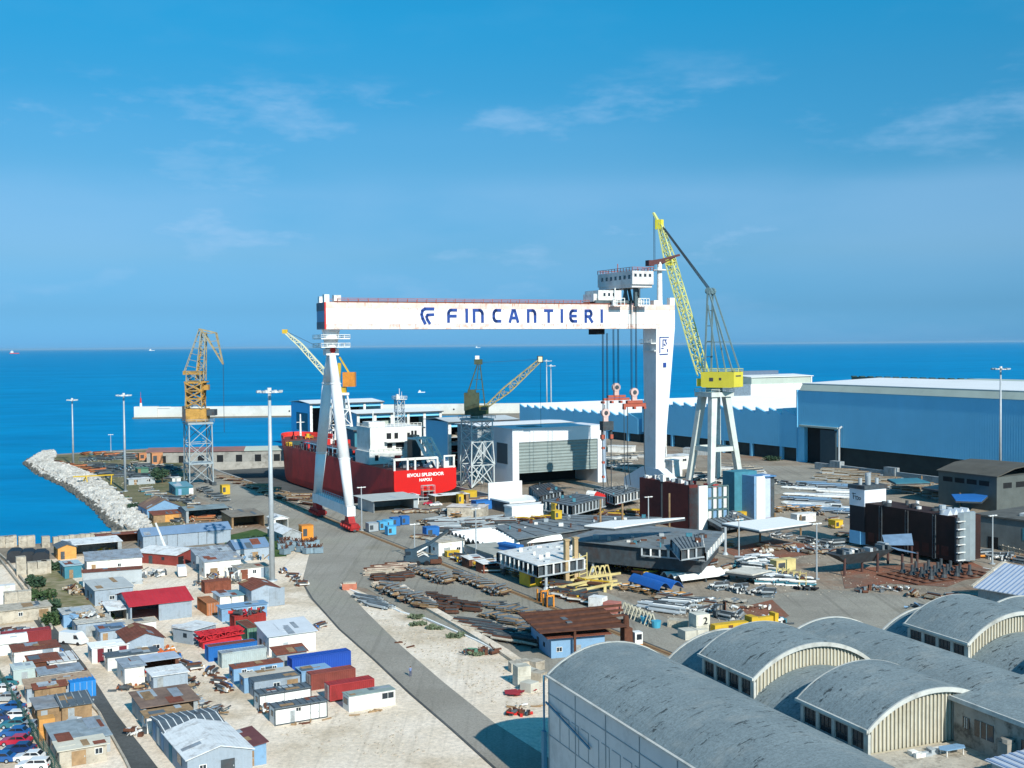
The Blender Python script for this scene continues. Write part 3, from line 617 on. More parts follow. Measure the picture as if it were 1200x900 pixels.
# ------------------------------------------------------------ tall yellow luffing crane
R0=Vector((88,461,0)); cc=R0-Vector((uu.x,uu.y,0))*7+Vector((vv.x,vv.y,0))*7
yc=thing('slewing_crane','tall yellow lattice jib crane on four white legs beside the gantry','crane',(cc.x,cc.y,0),TH)
LEG=mat('crane_leg_pale',(.58,.62,.58),.6,.08,.3,dirt='#8a8a78',damt=.3)
YG=mat('pale_yellow_green',(.60,.60,.22),.6,.1,.5); YH=mat('house_yellow',(.72,.62,.06),.6,.06,.4)
for a,b in ((-1,-1),(1,-1),(1,1),(-1,1)):
    l=MB(LEG); taperbox(l,a*7-1.0,a*7+1.0,b*7-1.0,b*7+1.0,1.5,a*3.2-1.3,a*3.2+1.3,b*3.2-1.3,b*3.2+1.3,35); ll=l.build('leg',yc)
    l=MB(BOG); l.box(a*7-1.3,b*7-3,.3,a*7+1.3,b*7+3,1.6)
    for k_ in (-2.2,-.8,.8,2.2): l.tube((a*7-.5,b*7+k_,.5),(a*7+.5,b*7+k_,.5),.5)
    l.build('bogie',yc)
l=MB(LEG)
for a,b,c,d in ((-1,-1,1,-1),(1,-1,1,1),(1,1,-1,1),(-1,1,-1,-1)): l.beam((a*5.5,b*5.5,14.5),(c*5.5,d*5.5,14.5),1.2,1.8)
l.build('brace_ring',yc); l=MB(LEG)
l.box(-5.4,-5.4,34.6,5.4,5.4,36.4); l.build('portal',yc); l=MB(LEG); l.rail([(-5.4,-5.4,36.4),(5.4,-5.4,36.4),(5.4,5.4,36.4),(-5.4,5.4,36.4),(-5.4,-5.4,36.4)],1.2,.15); l.build('handrail',yc)
l=MB(TEA); l.tube((0,0,36.4),(0,0,38.4),3.2,None,16); l.build('slew_ring',yc)
up=bpy.data.objects.new('upper_works',None)
YA=R(-35)-TH
def yl(x,y,z): return Vector((x*math.cos(YA)-y*math.sin(YA), x*math.sin(YA)+y*math.cos(YA), z))
# machinery house, long axis YA
hx0,hx1,hy=-3.6,10.2,4.2
m_=MB(YH); m_.box(hx0,-hy,38.4,hx1,hy,44.2); m_.box(hx0+.5,-hy-.02,38.2,hx1-1,hy+.02,38.6); mh=m_.build('machinery_house',yc); mh.rotation_euler=(0,0,YA)
m_=MB(DST); m_.box(hx0+3.5,-hy-.05,40.6,hx0+5.2,-hy+.1,42); m_.box(hx0+7.6,-hy-.05,41,hx0+8.6,-hy+.1,42); m_.box(hx1-.1,-2.5,42.4,hx1+.06,2.2,42.9); m_.build('vent',mh)
m_=MB(YG); m_.rail([(hx0,-hy,44.2),(hx1,-hy,44.2),(hx1,hy,44.2),(hx0,hy,44.2)],1.2,.16); m_.build('handrail',mh)
m_=MB(YH); m_.box(hx0-2.4,-3,38.6,hx0-.1,-.6,41.6); m_.build('operator_cab',yc).rotation_euler=(0,0,YA)
tip=(-19.9-3.2,0,106)
j=MB(YG); j.lattice((-4.5,0,43),(-7.5,0,52),4.2,4.0,3,.42,.26,3.0,3.4,side=(0,1,0)); j.lattice((-7.5,0,52),(-19.4,0,90),4.0,3.6,14,.40,.26,3.4,3.0,side=(0,1,0)); j.lattice((-19.4,0,90),(-23.4,0,103),3.6,1.4,5,.4,.26,3.0,1.6,side=(0,1,0))
j.beam((-23.2,-.7,102.6),(-26.2,-.3,107.5),.7,.7); j.beam((-23.2,.7,102.6),(-26.2,.3,107.5),.7,.7); jo=j.build('lattice_jib',yc); jo.rotation_euler=(0,0,YA)
j=MB(YH); j.box(-25,-1,100.8,-22.2,1,104.6); j.box(-20.2,-1.6,86.2,-17.8,1.6,88.8); j.build('jib_head',jo)
a_f=MB(mat('frame_blue_grey',(.14,.22,.24),.6,.15))
for s_ in (-1,1):
    a_f.beam((-2.6,s_*3,44),(-1.6,s_*2.2,75),.6); a_f.beam((9.4,s_*3.4,44.2),(-1.0,s_*2.2,75),.55); a_f.beam((3.4,s_*3.2,44.2),(-1.4,s_*2.3,70),.45)
    a_f.tube((-1.4,s_*2.2,75.5),(-1.4,s_*1,75.5),1.4,None,10)
    for z in (50,56,62,68): a_f.beam((-2.6+(z-44)/31,-3+.8*(z-44)/31,z),(-2.6+(z-44)/31,3-.8*(z-44)/31,z),.3)
a_f.beam((-1.3,-2.6,75),(-1.3,2.6,75),1.2); a_f.beam((5.5,-3,55.7),(5.5,3,55.7),.35); a_f.beam((-2.2,-2.7,55.7),(5.5,-3,55.7),.3)
a_f.build('a_frame',yc).rotation_euler=(0,0,YA)
c_=MB(CAB)
for s_ in (-.9,-.3,.3,.9): c_.beam((-1.6,s_*1.6,75.8),(-22.8,s_,102.6),.2)
for s_ in (-.5,.5): c_.beam((-25.9,s_,107),(-25.9,s_,84),.14)
c_.build('luffing_rope',yc).rotation_euler=(0,0,YA)
# ------------------------------------------------------------ left level-luffing crane
pb=P(233,568); lc=thing('harbour_crane','orange level luffing crane on grey lattice tower by the shore','crane',(pb.x,pb.y,0),TH)
OR2=mat('crane_orange_weathered',(.48,.26,.06),.75,.3,.6,dirt='#5a4a38',damt=.6); CRM=mat('crane_cream_steel',(.36,.31,.19),.7,.2,.6,dirt='#7b5a30',damt=.5)
GT=mat('grey_blue_lattice',(.29,.34,.36),.6,.12)
l=MB(GT); l.tower(0,0,1.2,24.8,9.4,9.0,3,.42,.24); l.tower(0,0,9,24.8,9.2,9.0,2,.26,.2); l.box(-5,-5,24.6,5,5,25.4); l.rail([(-5.4,-5.4,25.4),(5.4,-5.4,25.4),(5.4,5.4,25.4),(-5.4,5.4,25.4),(-5.4,-5.4,25.4)],1.2,.15); l.box(-5,-5,8.6,5,5,9); l.build('portal_tower',lc)
for a,b in ((-1,-1),(1,-1),(1,1),(-1,1)):
    l=MB(DST); l.box(a*4.6-.9,b*4.6-2.2,.1,a*4.6+.9,b*4.6+2.2,1.3); l.build('bogie',lc)
LY=-TH
u_=MB(OR2); u_.box(-4,-3,25.6,4.2,3,31.8); u_.use(DST); u_.box(-5.4,-3.1,26,-4,3.1,33.2); u_.box(4.2,-2.4,28.4,7.4,2.2,31.4); u_.build('machinery_house',lc).rotation_euler=(0,0,LY)
u_=MB(CRM); u_.tower(-.8,0,31.8,50.2,6.6,5.4,4,.34,.22); u_.use(OR2)
u_.tower(-.6,0,33,44.5,6.0,6.8,3,.3,.5); u_.box(-4.6,-2.6,44.6,4.2,2.6,45.3); u_.box(-5,-2.6,48.6,2.6,2.6,50.4); u_.box(-1,-1.4,40,2.6,1.4,43); u_.box(2.4,-1.2,41,4.8,1.2,43.6); u_.box(-4.2,-1.5,38.6,-2.2,1.5,41); u_.build('mast',lc).rotation_euler=(0,0,LY)
u_=MB(CRM); u_.lattice((1.5,0,46),(3.0,0,69.5),4.4,2.2,7,.34,.22,3.2,1.8,side=(0,1,0)); u_.beam((-5,-1,50),(1.4,-.8,71.2),.26); u_.beam((-5,1,50),(1.4,.8,71.2),.26)
for k_ in range(7):
    f_=k_/7; u_.beam((-5+6.4*f_,0,50+21.2*f_),(2.5+.4*f_,0,48+22*f_),.2)
u_.use(OR2); u_.beam((-.2,-1.2,46),(2,-1,60),.5); u_.build('boom',lc).rotation_euler=(0,0,LY)
u_=MB(CRM); A_=Vector((1.3,0,71)); B_=Vector((8.0,0,69)); C_=Vector((10.6,0,53.5)); M_=Vector((3.4,0,68.6))
for s_ in (-1.1,1.1):
    o_=Vector((0,s_,0)); u_.beam(A_+o_,B_+o_,.55); u_.beam(B_+o_,C_+o_*.3,.42); u_.beam(M_+o_,C_+o_*.3,.5); u_.beam(A_+o_,M_+o_,.4); u_.beam(M_+o_,B_+o_,.3)
    for f_ in (.25,.45,.65,.8): u_.beam(B_.lerp(C_,f_)+o_*(1-.7*f_),M_.lerp(C_,f_)+o_*(1-.7*f_),.28)
for f_ in (0,.2,.4,.6,.8,1): u_.beam(B_.lerp(C_,f_)+Vector((0,-1.1*(1-.7*f_),0)),B_.lerp(C_,f_)+Vector((0,1.1*(1-.7*f_),0)),.25)
u_.build('fly_jib',lc).rotation_euler=(0,0,LY)
u_=MB(CAB); u_.beam((10.6,0,53.5),(10.6,0,20),.16); u_.build('hoist_rope',lc).rotation_euler=(0,0,LY)
for o_ in kids(lc):
    if not o_.name.startswith(('portal_tower','bogie')): o_.scale=(1,1,.816); o_.location=(0,0,4.78)
# ------------------------------------------------------------ crane beyond the ship
c4=D(80,231); r4=thing('dockside_crane','crane with orange cab and yellow jib beyond the red ship','crane',(c4.x,c4.y,0),TH)
l=MB(W)
for a,b in ((-1,-1),(1,-1),(1,1),(-1,1)): l.beam((a*6,b*6,0),(a*2.6,b*2.6,31),.8)
for z,s_ in ((8,5.2),(16,4.3),(24,3.4)):
    for a,b,c,d in ((-1,-1,1,-1),(1,-1,1,1),(1,1,-1,1),(-1,1,-1,-1)):
        l.beam((a*s_,b*s_,z),(c*s_,d*s_,z),.5); l.beam((a*(s_+.8),b*(s_+.8),z-8),(c*s_,d*s_,z),.4); l.beam((c*(s_+.8),d*(s_+.8),z-8),(a*s_,b*s_,z),.4)
l.box(-3.4,-3.4,31,3.4,3.4,32.2); l.build('portal_tower',r4)
m_=MB(ORG); m_.box(1.6,-2.8,35.2,7.6,2.8,42.4); m_.use(YEL); m_.box(-1,-2,32.2,3,2,35); m_.beam((-1,0,35),(-.2,0,47),1.6); m_.beam((4.5,0,42),(-.2,0,50),.8); m_.build('machinery_house',r4).rotation_euler=(0,0,LY)
m_=MB(mat('jib_pale_yellow',(.62,.60,.40),.6,.1)); m_.lattice((-2,0,36),(-20,0,56.5),2.6,2.0,10,.42,.3); m_.lattice((-20,0,56.5),(-27.5,0,63),2.0,1,4,.42,.3); m_.use(YEL); m_.box(-28.6,-.8,62,-26,.8,64); m_.build('jib',r4).rotation_euler=(0,0,LY)
m_=MB(CAB); m_.beam((-.2,0,50),(-26.5,0,63),.18); m_.build('luffing_rope',r4).rotation_euler=(0,0,LY)
# ------------------------------------------------------------ dark green crane in the middle
pb=Vector((-13.8,463.8,0)); c5=thing('dockside_crane','dark green crane on white lattice tower at the stern of the ship','crane',pb,TH)
l=MB(mat('tower_white_grey',(.44,.48,.48),.6,.1))
l.tower(0,0,18,26.4,9,9,2,.38,.24); l.tower(0,0,9,18,10,9,1,.4,.3); l.tower(0,0,.6,9,9.6,9.6,1,.45,.32)
for a,b in ((-1,-1),(1,-1),(1,1),(-1,1)): l.beam((a*4.8,b*4.8,.5),(0,b*4.8,9),.4); l.beam((a*4.8,b*4.8,.5),(a*4.8,0,9),.4); l.beam((a*5,b*5,9),(0,b*4.6,18),.35)
l.box(-5,-5,26.2,5,5,26.9); l.rail([(-5.4,-5.4,26.9),(5.4,-5.4,26.9),(5.4,5.4,26.9),(-5.4,5.4,26.9),(-5.4,-5.4,26.9)],1.1,.14); l.build('portal_tower',c5)
OLV=mat('dark_olive',(.055,.075,.045),.75,.3,.6,dirt='#54482a',damt=.5)
m_=MB(OLV); m_.tube((0,0,26.9),(0,0,28.4),2.4,None,14); m_.box(-4.6,-2.6,28.4,3.6,2.6,30); m_.box(-4.8,-2.8,30,1.0,2.8,36.8); m_.box(-3.4,-2.3,36.8,-.6,2.3,38); m_.build('machinery_house',c5).rotation_euler=(0,0,LY)
m_=MB(mat('cab_ochre',(.50,.33,.10),.7,.2)); m_.box(1.0,-2.4,28.6,4.6,2.4,31.8); m_.use(GLS); m_.box(4.55,-1.6,30.2,4.66,1.6,31.4); m_.box(1.6,-2.46,30.2,4.2,-2.3,31.3); m_.build('operator_cab',c5).rotation_euler=(0,0,LY)
m_=MB(OLV)
for s_ in (-1.8,1.8): m_.beam((-3.4,s_,36.8),(.6,s_*.45,48.4),.36); m_.beam((3.4,s_,30),(1.4,s_*.45,48.4),.36); m_.beam((-.4,s_,36.8),(1.0,s_*.45,48.4),.24)
for z in (34,38,42,46): m_.beam((3.2-(z-30)*.1,-1.6,z),(3.2-(z-30)*.1,1.6,z),.22); m_.beam((3.2-(z-30)*.1,0,z),(-2.8+(z-36)*.33,0,z),.2)
m_.box(-.8,-1.2,47.8,2.4,1.2,49.8); m_.use(W); m_.box(-.4,-.8,49.8,1.2,.8,51.2); m_.build('a_frame',c5).rotation_euler=(0,0,LY)
JY=R(4)-TH
m_=MB(mat('ochre_jib',(.36,.30,.13),.75,.25,.6,dirt='#4a4228',damt=.5)); m_.lattice((3.4,0,31),(12,0,38),1.2,3.2,4,.34,.22,1.0,2.8); m_.lattice((12,0,38),(24.6,0,49),3.2,1.4,7,.34,.22,2.8,1.2); jo=m_.build('lattice_jib',c5); jo.rotation_euler=(0,0,JY)
m_=MB(DST); m_.box(23.8,-.9,48.3,25.9,.9,50.9); m_.use(mat('pale_cab',(.75,.68,.45),.6,.05)); m_.box(24.1,-1,48.6,25.7,-.88,50.6); m_.build('jib_head',jo)
m_=MB(CAB); m_.beam((1,0,48.5),(24,0,49.5),.12); m_.beam((25,0,48.4),(25,0,18),.12); m_.build('luffing_rope',c5).rotation_euler=(0,0,JY)
# ------------------------------------------------------------ lattice mast on the hall behind the ship
pm=P(469,548); mt=thing('lattice_mast','thin grey lattice mast rising behind the ship deckhouse','mast',(pm.x,pm.y,0),TH)
l=MB(STL); l.tower(0,0,0,31,4.0,3.4,9,.3,.2); l.build('tower',mt); l=MB(W); l.box(-2.6,-2.6,31,2.6,2.6,31.3); l.rail([(-2.6,-2.6,31.3),(2.6,-2.6,31.3),(2.6,2.6,31.3),(-2.6,2.6,31.3),(-2.6,-2.6,31.3)],1.2,.15,1.3); l.tube((0,0,31),(0,0,36),.15); l.tube((1.5,1,31),(1.5,1,34.5),.1); l.box(-1.6,-.6,31.3,-.6,.6,33.4); l.build('platform',mt)
# ------------------------------------------------------------ part helpers
def parts(name, m, boxes, parent):
    "one small mesh per box, so that each piece is a part of its own"
    for b_ in boxes: MB(m).box(*b_).build(name, parent)
def letters(txt, size, m, parent, loc, name='lettering', rot=(math.pi/2,0,0), bold=.0, name_sep=.04, align='CENTER', sx=1.0):
    cu = bpy.data.curves.new('txt','FONT'); cu.body = txt; cu.size = size; cu.align_x = align; cu.extrude = .02; cu.offset = bold
    tmp = bpy.data.objects.new('txt',cu); COL.objects.link(tmp)
    me = bpy.data.meshes.new_from_object(tmp.evaluated_get(bpy.context.evaluated_depsgraph_get()))
    bpy.data.objects.remove(tmp); bpy.data.curves.remove(cu)
    me.materials.clear(); me.materials.append(m)
    o = bpy.data.objects.new(name, me); COL.objects.link(o); o.parent = parent; o.location = loc; o.rotation_euler = rot; o.scale=(sx,1,1); return o
def fy(p): return (p.x,p.y,0)
# ------------------------------------------------------------ big hall at the right
BLUEW = mat('blue_cladding',(.20,.60,.86),.7,.05,.08,wave=('X',1.2),wamp=.1,jit=0)
BLUE2 = mat('blue_cladding_frame',(.17,.50,.74),.7,.05,.08,jit=0)
ROOFW = mat('bright_white_roof',(.78,.78,.76),.6,.04,.05,jit=0)
GRNS  = mat('green_grey_cladding',(.42,.48,.42),.7,.1,.1,jit=0)
bh = P(935,541); bd = (Vector((P(1171,563).x,P(1171,563).y,0))-bh); bh=Vector((132.6,554,0))
hall = thing('assembly_hall','huge blue assembly hall with white roof and dark sliding gate opening','hall',bh,R(-62)+0)
# local x runs along the facade towards the camera right, y away
DK=mat('base_shade_dark',(.035,.045,.045),.9,.2,.2)  # near-black base puts overhang shade and dark openings into the colour
b=MB(BLUEW); b.box(24,0,8.6,330,120,33.2); b.box(0,0,6.4,24,120,33.2) if 0 else None
b.box(0,0,0,4.4,120,33.2); b.box(4.4,0,16.4,24,120,33.2); b.box(24,.6,0,330,120,8.6) if 0 else None
b.use(BLUE2); b.box(-.6,-.4,0,0,119,33.4); b.build('wall',hall)
b=MB(DK); b.box(27,1.2,0,330,119,8.6); b.box(24,.01,0,27,119,8.6); b.build('base_shade_fill',hall)
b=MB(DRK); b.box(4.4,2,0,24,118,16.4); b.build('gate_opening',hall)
b=MB(mat('gate_grey_blue',(.045,.075,.09),.7,.1)); b.box(15.6,-.7,0,25.5,.0,15.8); b.build('sliding_gate',hall)
b=MB(GRNS); b.box(2.0,-1.2,16.5,27,.0,17.3); b.build('gate_rail',hall)
b=MB(GRNS); b.ext([(-.3,33.2),(119,33.2),(119,36.2),(1.6,36.2)],'x',1.5,330); b.build('parapet',hall)
b=MB(ROOFW); b.ext([(1.4,36.2),(50,37.8),(92,36.2),(92,36.4),(50,38.1),(1.4,36.5)],'x',1.2,331); b.build('roof',hall)
b=MB(STL)
for x in (28.5,): b.tube((x,-1.5,0),(x,-1.5,17),.5); b.tube((x,-1.5,17),(x,0,17.8),.5)
b.build('downpipe',hall)
# low wall in front of the hall
cw=MB(GW)
cw.box(30,-17,0,330,-15.5,3.0)
for x in range(40,330,31): cw.box(x,-17.6,0,x+6,-15,4.6)
cw=solo(cw,'boundary_wall','low grey concrete wall with square piers in front of the big blue hall','wall',bh,R(-62))
# ------------------------------------------------------------ sawtooth halls
st = thing('sawtooth_hall','long blue hall with sawtooth roof between gantry leg and the big hall','hall',bh,R(118))
# local x runs away from the big hall (along v), y to the right-hand side becomes negative
def saw(x0,x1,h,tooth,rise,dep):
    pts=[(x0,0),(x1,0)]; n=int(round((x1-x0)/tooth)); prof=[(x0,h-rise)]
    for i in range(n): prof += [(x0+tooth*i,h-rise),(x0+tooth*i,h)] if 0 else [(x0+tooth*i,h),(x0+tooth*(i+1),h+rise),(x0+tooth*(i+1),h)]
    return prof
def sawhall(x0,x1,h,tooth,rise,dep,par,hb):
    n=int(round((x1-x0)/tooth)); tooth=(x1-x0)/n
    w_=MB(BLUEW); w_.box(x0,-dep,hb,x1,0,h)
    for i in range(n):
        a=x0+tooth*i; w_.ext([(a,h),(a+tooth,h),(a+tooth,h+rise)],'y',-dep,0)
    w_.build('wall',par)
    w_=MB(DK); w_.box(x0+.01,-dep,0,x1-.01,-1.5,hb); w_.build('base_shade_fill',par)
    for i in range(n):
        a=x0+tooth*i; r_=MB(ROOFW); r_.slab([(a+.15,h+.02),(a+tooth+.1,h+rise)],'y',-dep-.2,-.6,.25); r_.build('roof_tooth',par)
    p_=MB(BLUE2)
    k_=x0+10
    while k_<x1-4: p_.box(k_,-1.4,0,k_+1.6,.05,hb); k_+=22
    p_.build('pillar',par)
sawhall(1,128,21.2,9.8,3.0,85,st,6.2)
s2 = thing('sawtooth_hall','lower farther sawtooth hall seen behind the hanging hook blocks','hall',bh+Vector((math.cos(R(118)),math.sin(R(118)),0))*132,R(118))
sawhall(0,140,13.2,10.2,3.0,150,s2,4.6)
# building behind with green clerestory
p_=Vector((158,790,0)); gb=thing('warehouse','white warehouse with green window band behind the yellow crane','warehouse',p_,R(28))
b=MB(W); b.box(0,0,0,52,40,28); b.build('wall',gb); b=MB(GRNS); b.box(1,.5,28,52.6,39,32.5); b.build('window_band',gb)
b=MB(ROOFW); b.ext([(-.5,32.5),(20,33.6),(40,32.5),(40,32.8),(20,33.9),(-.5,32.9)],'x',0,54); b.build('roof',gb); b=MB(mat('ridge_blue',(.10,.14,.20),.7,.1)); b.box(0,17,33.7,38,24,36.4); b.build('roof_monitor',gb)
b=MB(W); b.box(52,0,28,53,1,32.6); b.box(52,38,28,53,39,32.6); b.build('end_frame',gb)
# ------------------------------------------------------------ shutter hall in the middle
h0=P(601,572.5); sh=thing('workshop_hall','white hall with big grey shutter door in the middle of the yard','hall',fy(h0),TH)
HW=mat('hall_white',(.72,.74,.76),.6,.04,.2,jit=0); SHU=mat('shutter_grey_green',(.24,.29,.28),.7,.1,.4,wave=('Z',1.2),wamp=.6,jit=0)
b=MB(HW); b.box(0,0,0,2.8,18,22.7); b.box(38.6,0,0,41.6,18,22.7); b.box(2.8,0,17.6,38.6,18,22.7); b.box(2.8,17,0,38.6,18,17.6); b.build('wall',sh)
b=MB(HW); b.box(-.2,-.2,22.7,41.8,18.2,23); b.build('roof',sh); parts('skylight',mat('skylight_dark',(.16,.17,.15),.6,.1),[(8,5,23,16,12,23.15)],sh)
b=MB(SHU)
for k_ in range(9): b.box(2.9,.35+(k_%2)*.12,5.6+1.35*k_,38.5,.8,5.6+1.35*(k_+1)-.04)
b.build('shutter_door',sh); parts('window',mat('hall_window_dark',(.05,.08,.10),.5,.1),[(-.12,4,9,.05,13,17)],sh)
b=MB(mat('rail_pale_blue',(.40,.50,.62),.6,.1)); b.box(40.6,-.9,0,41.9,-.1,20.5); b.box(38.5,-.3,0,41.7,-.02,22.6) if 0 else None; b.build('door_rail',sh)
b=MB(DRK); b.box(3,16.5,.02,38,16.95,17); b.build('back_shade_sheet',sh)  # near-black sheet stands for the shade inside the hall
# ------------------------------------------------------------ halls beyond the dock
def hall_at(A,wid,dep,h,label,wallm=BLUEW,roofm=ROOFW,front='open',cols=4,name='workshop_hall',yaw=TH,lean=1.2):
    t_=thing(name,label,'hall',fy(P(*A)),yaw)
    b=MB(wallm); b.box(0,0,0,.6,dep,h); b.box(wid-.6,0,0,wid,dep,h); b.box(.6,dep-.6,0,wid-.6,dep,h)
    if front=='closed': b.box(.6,0,0,wid-.6,.6,h)
    else: b.box(.6,0,h-2.2,wid-.6,.6,h)
    b.build('wall',t_)
    if front=='open':
        for k_ in range(cols+1):
            x=k_*wid/cols; MB(W).box(x-.7,-.5,0,x+.7,.45,h-.2).build('column',t_)
        MB(DRK).box(.7,dep-1.2,.1,wid-.7,dep-.7,h-.5).build('inner_shade_sheet',t_)  # near-black sheet before the rear wall paints the interior shade
    b=MB(roofm); b.ext([(-1.5,h),(dep*.5,h+lean),(dep+.5,h),(dep+.5,h+.3),(dep*.5,h+lean+.3),(-1.5,h+.3)],'x',-1.2,wid+1.2); b.build('roof',t_)
    MB(DST).box(-1.25,-1.62,h-.35,wid+1.25,-1.5,h+.25).build('fascia',t_)
    return t_
hA=hall_at((365,523),42,36,23.5,'open fronted blue hall with flat white roof behind the ship bow')
parts('window',TEA,[(-.1,6,8,.05,26,18)],hA)
hB=hall_at((420,533),46,28,20.8,'open hall with white columns behind the ship deckhouse',cols=5)
b=MB(GRNS); b.box(14,3,8,24,6,17); b.use(BEI); b.box(3,3,10,11,6,15); b.build('inner_block',hB)
hC=hall_at((416,545),34,20,16.2,'low teal flat roofed building behind the deckhouse',wallm=TEA,roofm=mat('teal_grey_roof',(.10,.20,.25),.7,.2,.3),front='closed',name='storage_building',lean=.5)
hD=hall_at((527,549),34,26,20.8,'blue walled open storage hall left of the green crane tower',wallm=BLUEW,roofm=mat('pale_grey_roof',(.55,.58,.58),.7,.1,.1),cols=4)
for z in (3,6.5,10,13.5):
    b=MB(random.choice([BEI,W,STL])); b.box(2,3,z,32,9,z+.5); 
    for k_ in range(9):
        b.use(random.choice([BEI,W,RUS,STL,RED])); x=3+3.1*k_; b.box(x,3.2,z+.5,x+random.uniform(1.2,2.6),7,z+random.uniform(1,2.4))
    b.build('storage_rack',hD)
p_=P(500,500); fl=hall_at((560,556),46,20,20.5,'flat white topped hall behind the green crane',wallm=GW,roofm=ROOFW,front='closed',name='workshop_hall',lean=.4)
# white block on the far quay behind the ship bow
q=D(90,300); b=MB(BRW); b.box(0,0,0,60,14,5); solo(b,'quay_block','long pale concrete quay block behind the ship bow','quay block',q,TH+R(4))
# old slipway building on the shore beyond the orange crane
q=P(172,543); sp=thing('quay_shed','long low shed with faded red roof on the quay behind the orange crane','shed',fy(q),R(6))
b=MB(CON); b.box(0,0,0,74,14,5.2); b.build('wall',sp)
b=MB(mat('faded_red_roof',(.28,.14,.13),.9,.2,.1,dirt='#6b6f66')); b.ext([(-.6,5.2),(7,6.6),(14.6,5.2),(14.6,5.5),(7,6.9),(-.6,5.5)],'x',-.4,46); b.build('roof',sp)
b=MB(GRNS); b.ext([(-.6,5.2),(7,6.6),(14.6,5.2),(14.6,5.5),(7,6.9),(-.6,5.5)],'x',46,75); b.build('roof_panel',sp)
parts('door',DRK,[(6+9*k,-.06,0,9+9*k,.1,3.4) for k in range(7)],sp)
# ------------------------------------------------------------ ship
sp0=Vector((-45,450,0)); ship=thing('tanker_ship','red tanker ship with white deckhouse standing in the dry dock','ship',sp0,TH)
BM=26.0; LN=165.0; DKZ=8.0
HR=mat('hull_red',(.62,.012,.010),.5,.05,.15,jit=0); HRS=mat('hull_red_shade_lift',(.90,.06,.045),.6,.14,.12,dirt=(.66,.045,.035),dscale=.1,damt=.7,jit=0)  # side red lifted above the stern red to offset its shade
def sect(y):
    "half-section outline: list of (halfbreadth fraction x, z) deck to keel"
    t_=y/LN
    if y<30: k_=y/30; zb=-1.6-7.4*k_**1.2; hb=1.0; flat=.55+.40*k_; zs=.6-5*k_
    else: zb=-9; flat=.95; zs=-7.5; hb=1
    if y>125:
        k_=(y-125)/(LN-125); hb=math.sqrt(max(0,1-k_**2.2)); hw=math.sqrt(max(0,1-min(1,k_*1.08)**1.6)); 
    else: hw=1
    top=DKZ+(0 if y<140 else 3.2)
    return [(hb,top),(hb*.5+hw*.5 if y>125 else hb,2.0),(hw,zs+1.5),(hw*.985,zs),(hw*flat,zb),(0,zb)]
st_=[0,4,9,15,22,30,45,60,75,90,105,120,125,130,135,139.9,140,145,150,155,159,162,164,165]
hm=MB(HRS); ring=[]
for y in st_:
    s_=sect(y); L_=[(13-13*a,y,z) for a,z in s_]; Rr=[(13+13*a,y,z) for a,z in reversed(s_[:-1])]; ring.append(L_+Rr)
vs=[v for r_ in ring for v in r_]; n=len(ring[0]); fs=[]
for i in range(len(ring)-1):
    for k_ in range(n-1): fs.append((i*n+k_,(i+1)*n+k_,(i+1)*n+k_+1,i*n+k_+1))
hm.add(vs,fs); hm.build('hull',ship)
ts=MB(HR); s_=ring[0]; zc=[(x,z) for x,_,z in s_]
tr_=[(0,DKZ),(0,.8)]+[(13-13*math.cos(R(a)),.8-2.6*math.sin(R(a))) for a in range(10,171,10)]+[(26,.8),(26,DKZ)]
ts.ext(tr_,'y',-.25,.3); tso=ts.build('transom',ship)
DKR=mat('deck_red_brown',(.16,.045,.035),.8,.3,.3,dirt='#3a3432',damt=.7,jit=0)
d_=MB(DKR); d_.add([(13-12.9*sect(y)[0][0],y,DKZ-.05) for y in st_ if y<140]+[(13+12.9*sect(y)[0][0],y,DKZ-.05) for y in reversed([q for q in st_ if q<140])],[tuple(range(2*len([q for q in st_ if q<140]))) ])
fy_=[q for q in st_ if q>=140]; d_.add([(13-12.9*sect(y)[0][0],y,DKZ+2.3) for y in fy_]+[(13+12.9*sect(y)[0][0],y,DKZ+2.3) for y in reversed(fy_)],[tuple(range(2*len(fy_)))])
d_.box(1,139.6,DKZ-.1,25,140,DKZ+2.3); d_.build('deck',ship)
tx_=mat('letter_white',(.85,.85,.82),.6,.02,jit=0)
letters('IEVOLI SPLENDOR',1.75,tx_,tso,(13,-.30,5.4),bold=.05,sx=1.08); letters('NAPOLI',1.5,tx_,tso,(13,-.30,3.5),bold=.05)
SW=mat('ship_white',(.74,.74,.70),.6,.08,.4,dirt='#a89878',damt=.35,jit=0); SBW=mat('ship_side_white',(.62,.66,.70),.6,.06,jit=0)
b=MB(SW); b.box(1.2,28,DKZ,24.8,44,13); b.box(2,29,13,24.4,44,22.6); ho=b.build('deckhouse',ship)
b=MB(SW); b.rail([(2,29,22.6),(24.4,29,22.6)],1.3,.2,1.6); b.rail([(2,44,22.6),(2,29,22.6)],1.3,.2,1.6); b.rail([(1.2,28,13),(24.8,28,13)],1.2,.2,2); b.build('handrail',ho)
parts('window',DRK,[(9,28.9,17.8,11,29.05,20.2),(12.4,28.9,17.8,14,29.05,20.2),(9.2,28.9,14,11.4,29.05,16),(13,28.9,13.6,16.5,29.05,16.2),(18,28.9,17.8,19.2,29.05,20),(3.5,27.9,9.4,5,28.05,11.6)],ho)
b=MB(SW); b.box(8,26.4,16.6,19,28.9,16.9); b.build('balcony',ho); b=MB(SW); b.box(3,33,22.6,10,40,24.6); b.tube((6,36,24.6),(6,36,29),.25); b.build('bridge_wing',ho); b=MB(SW); b.tube((16,38,22.6),(16,38,28),.3); b.beam((14,38,26),(18,38,26),.25); b.build('radar_mast',ho)
b=MB(mat('funnel_dark_green',(.02,.04,.045),.6,.2)); b.box(15,17,DKZ,18.8,22,19); b.box(15.4,17.5,19,18.4,21.5,19.8); b.build('funnel',ship)
b=MB(DRK)
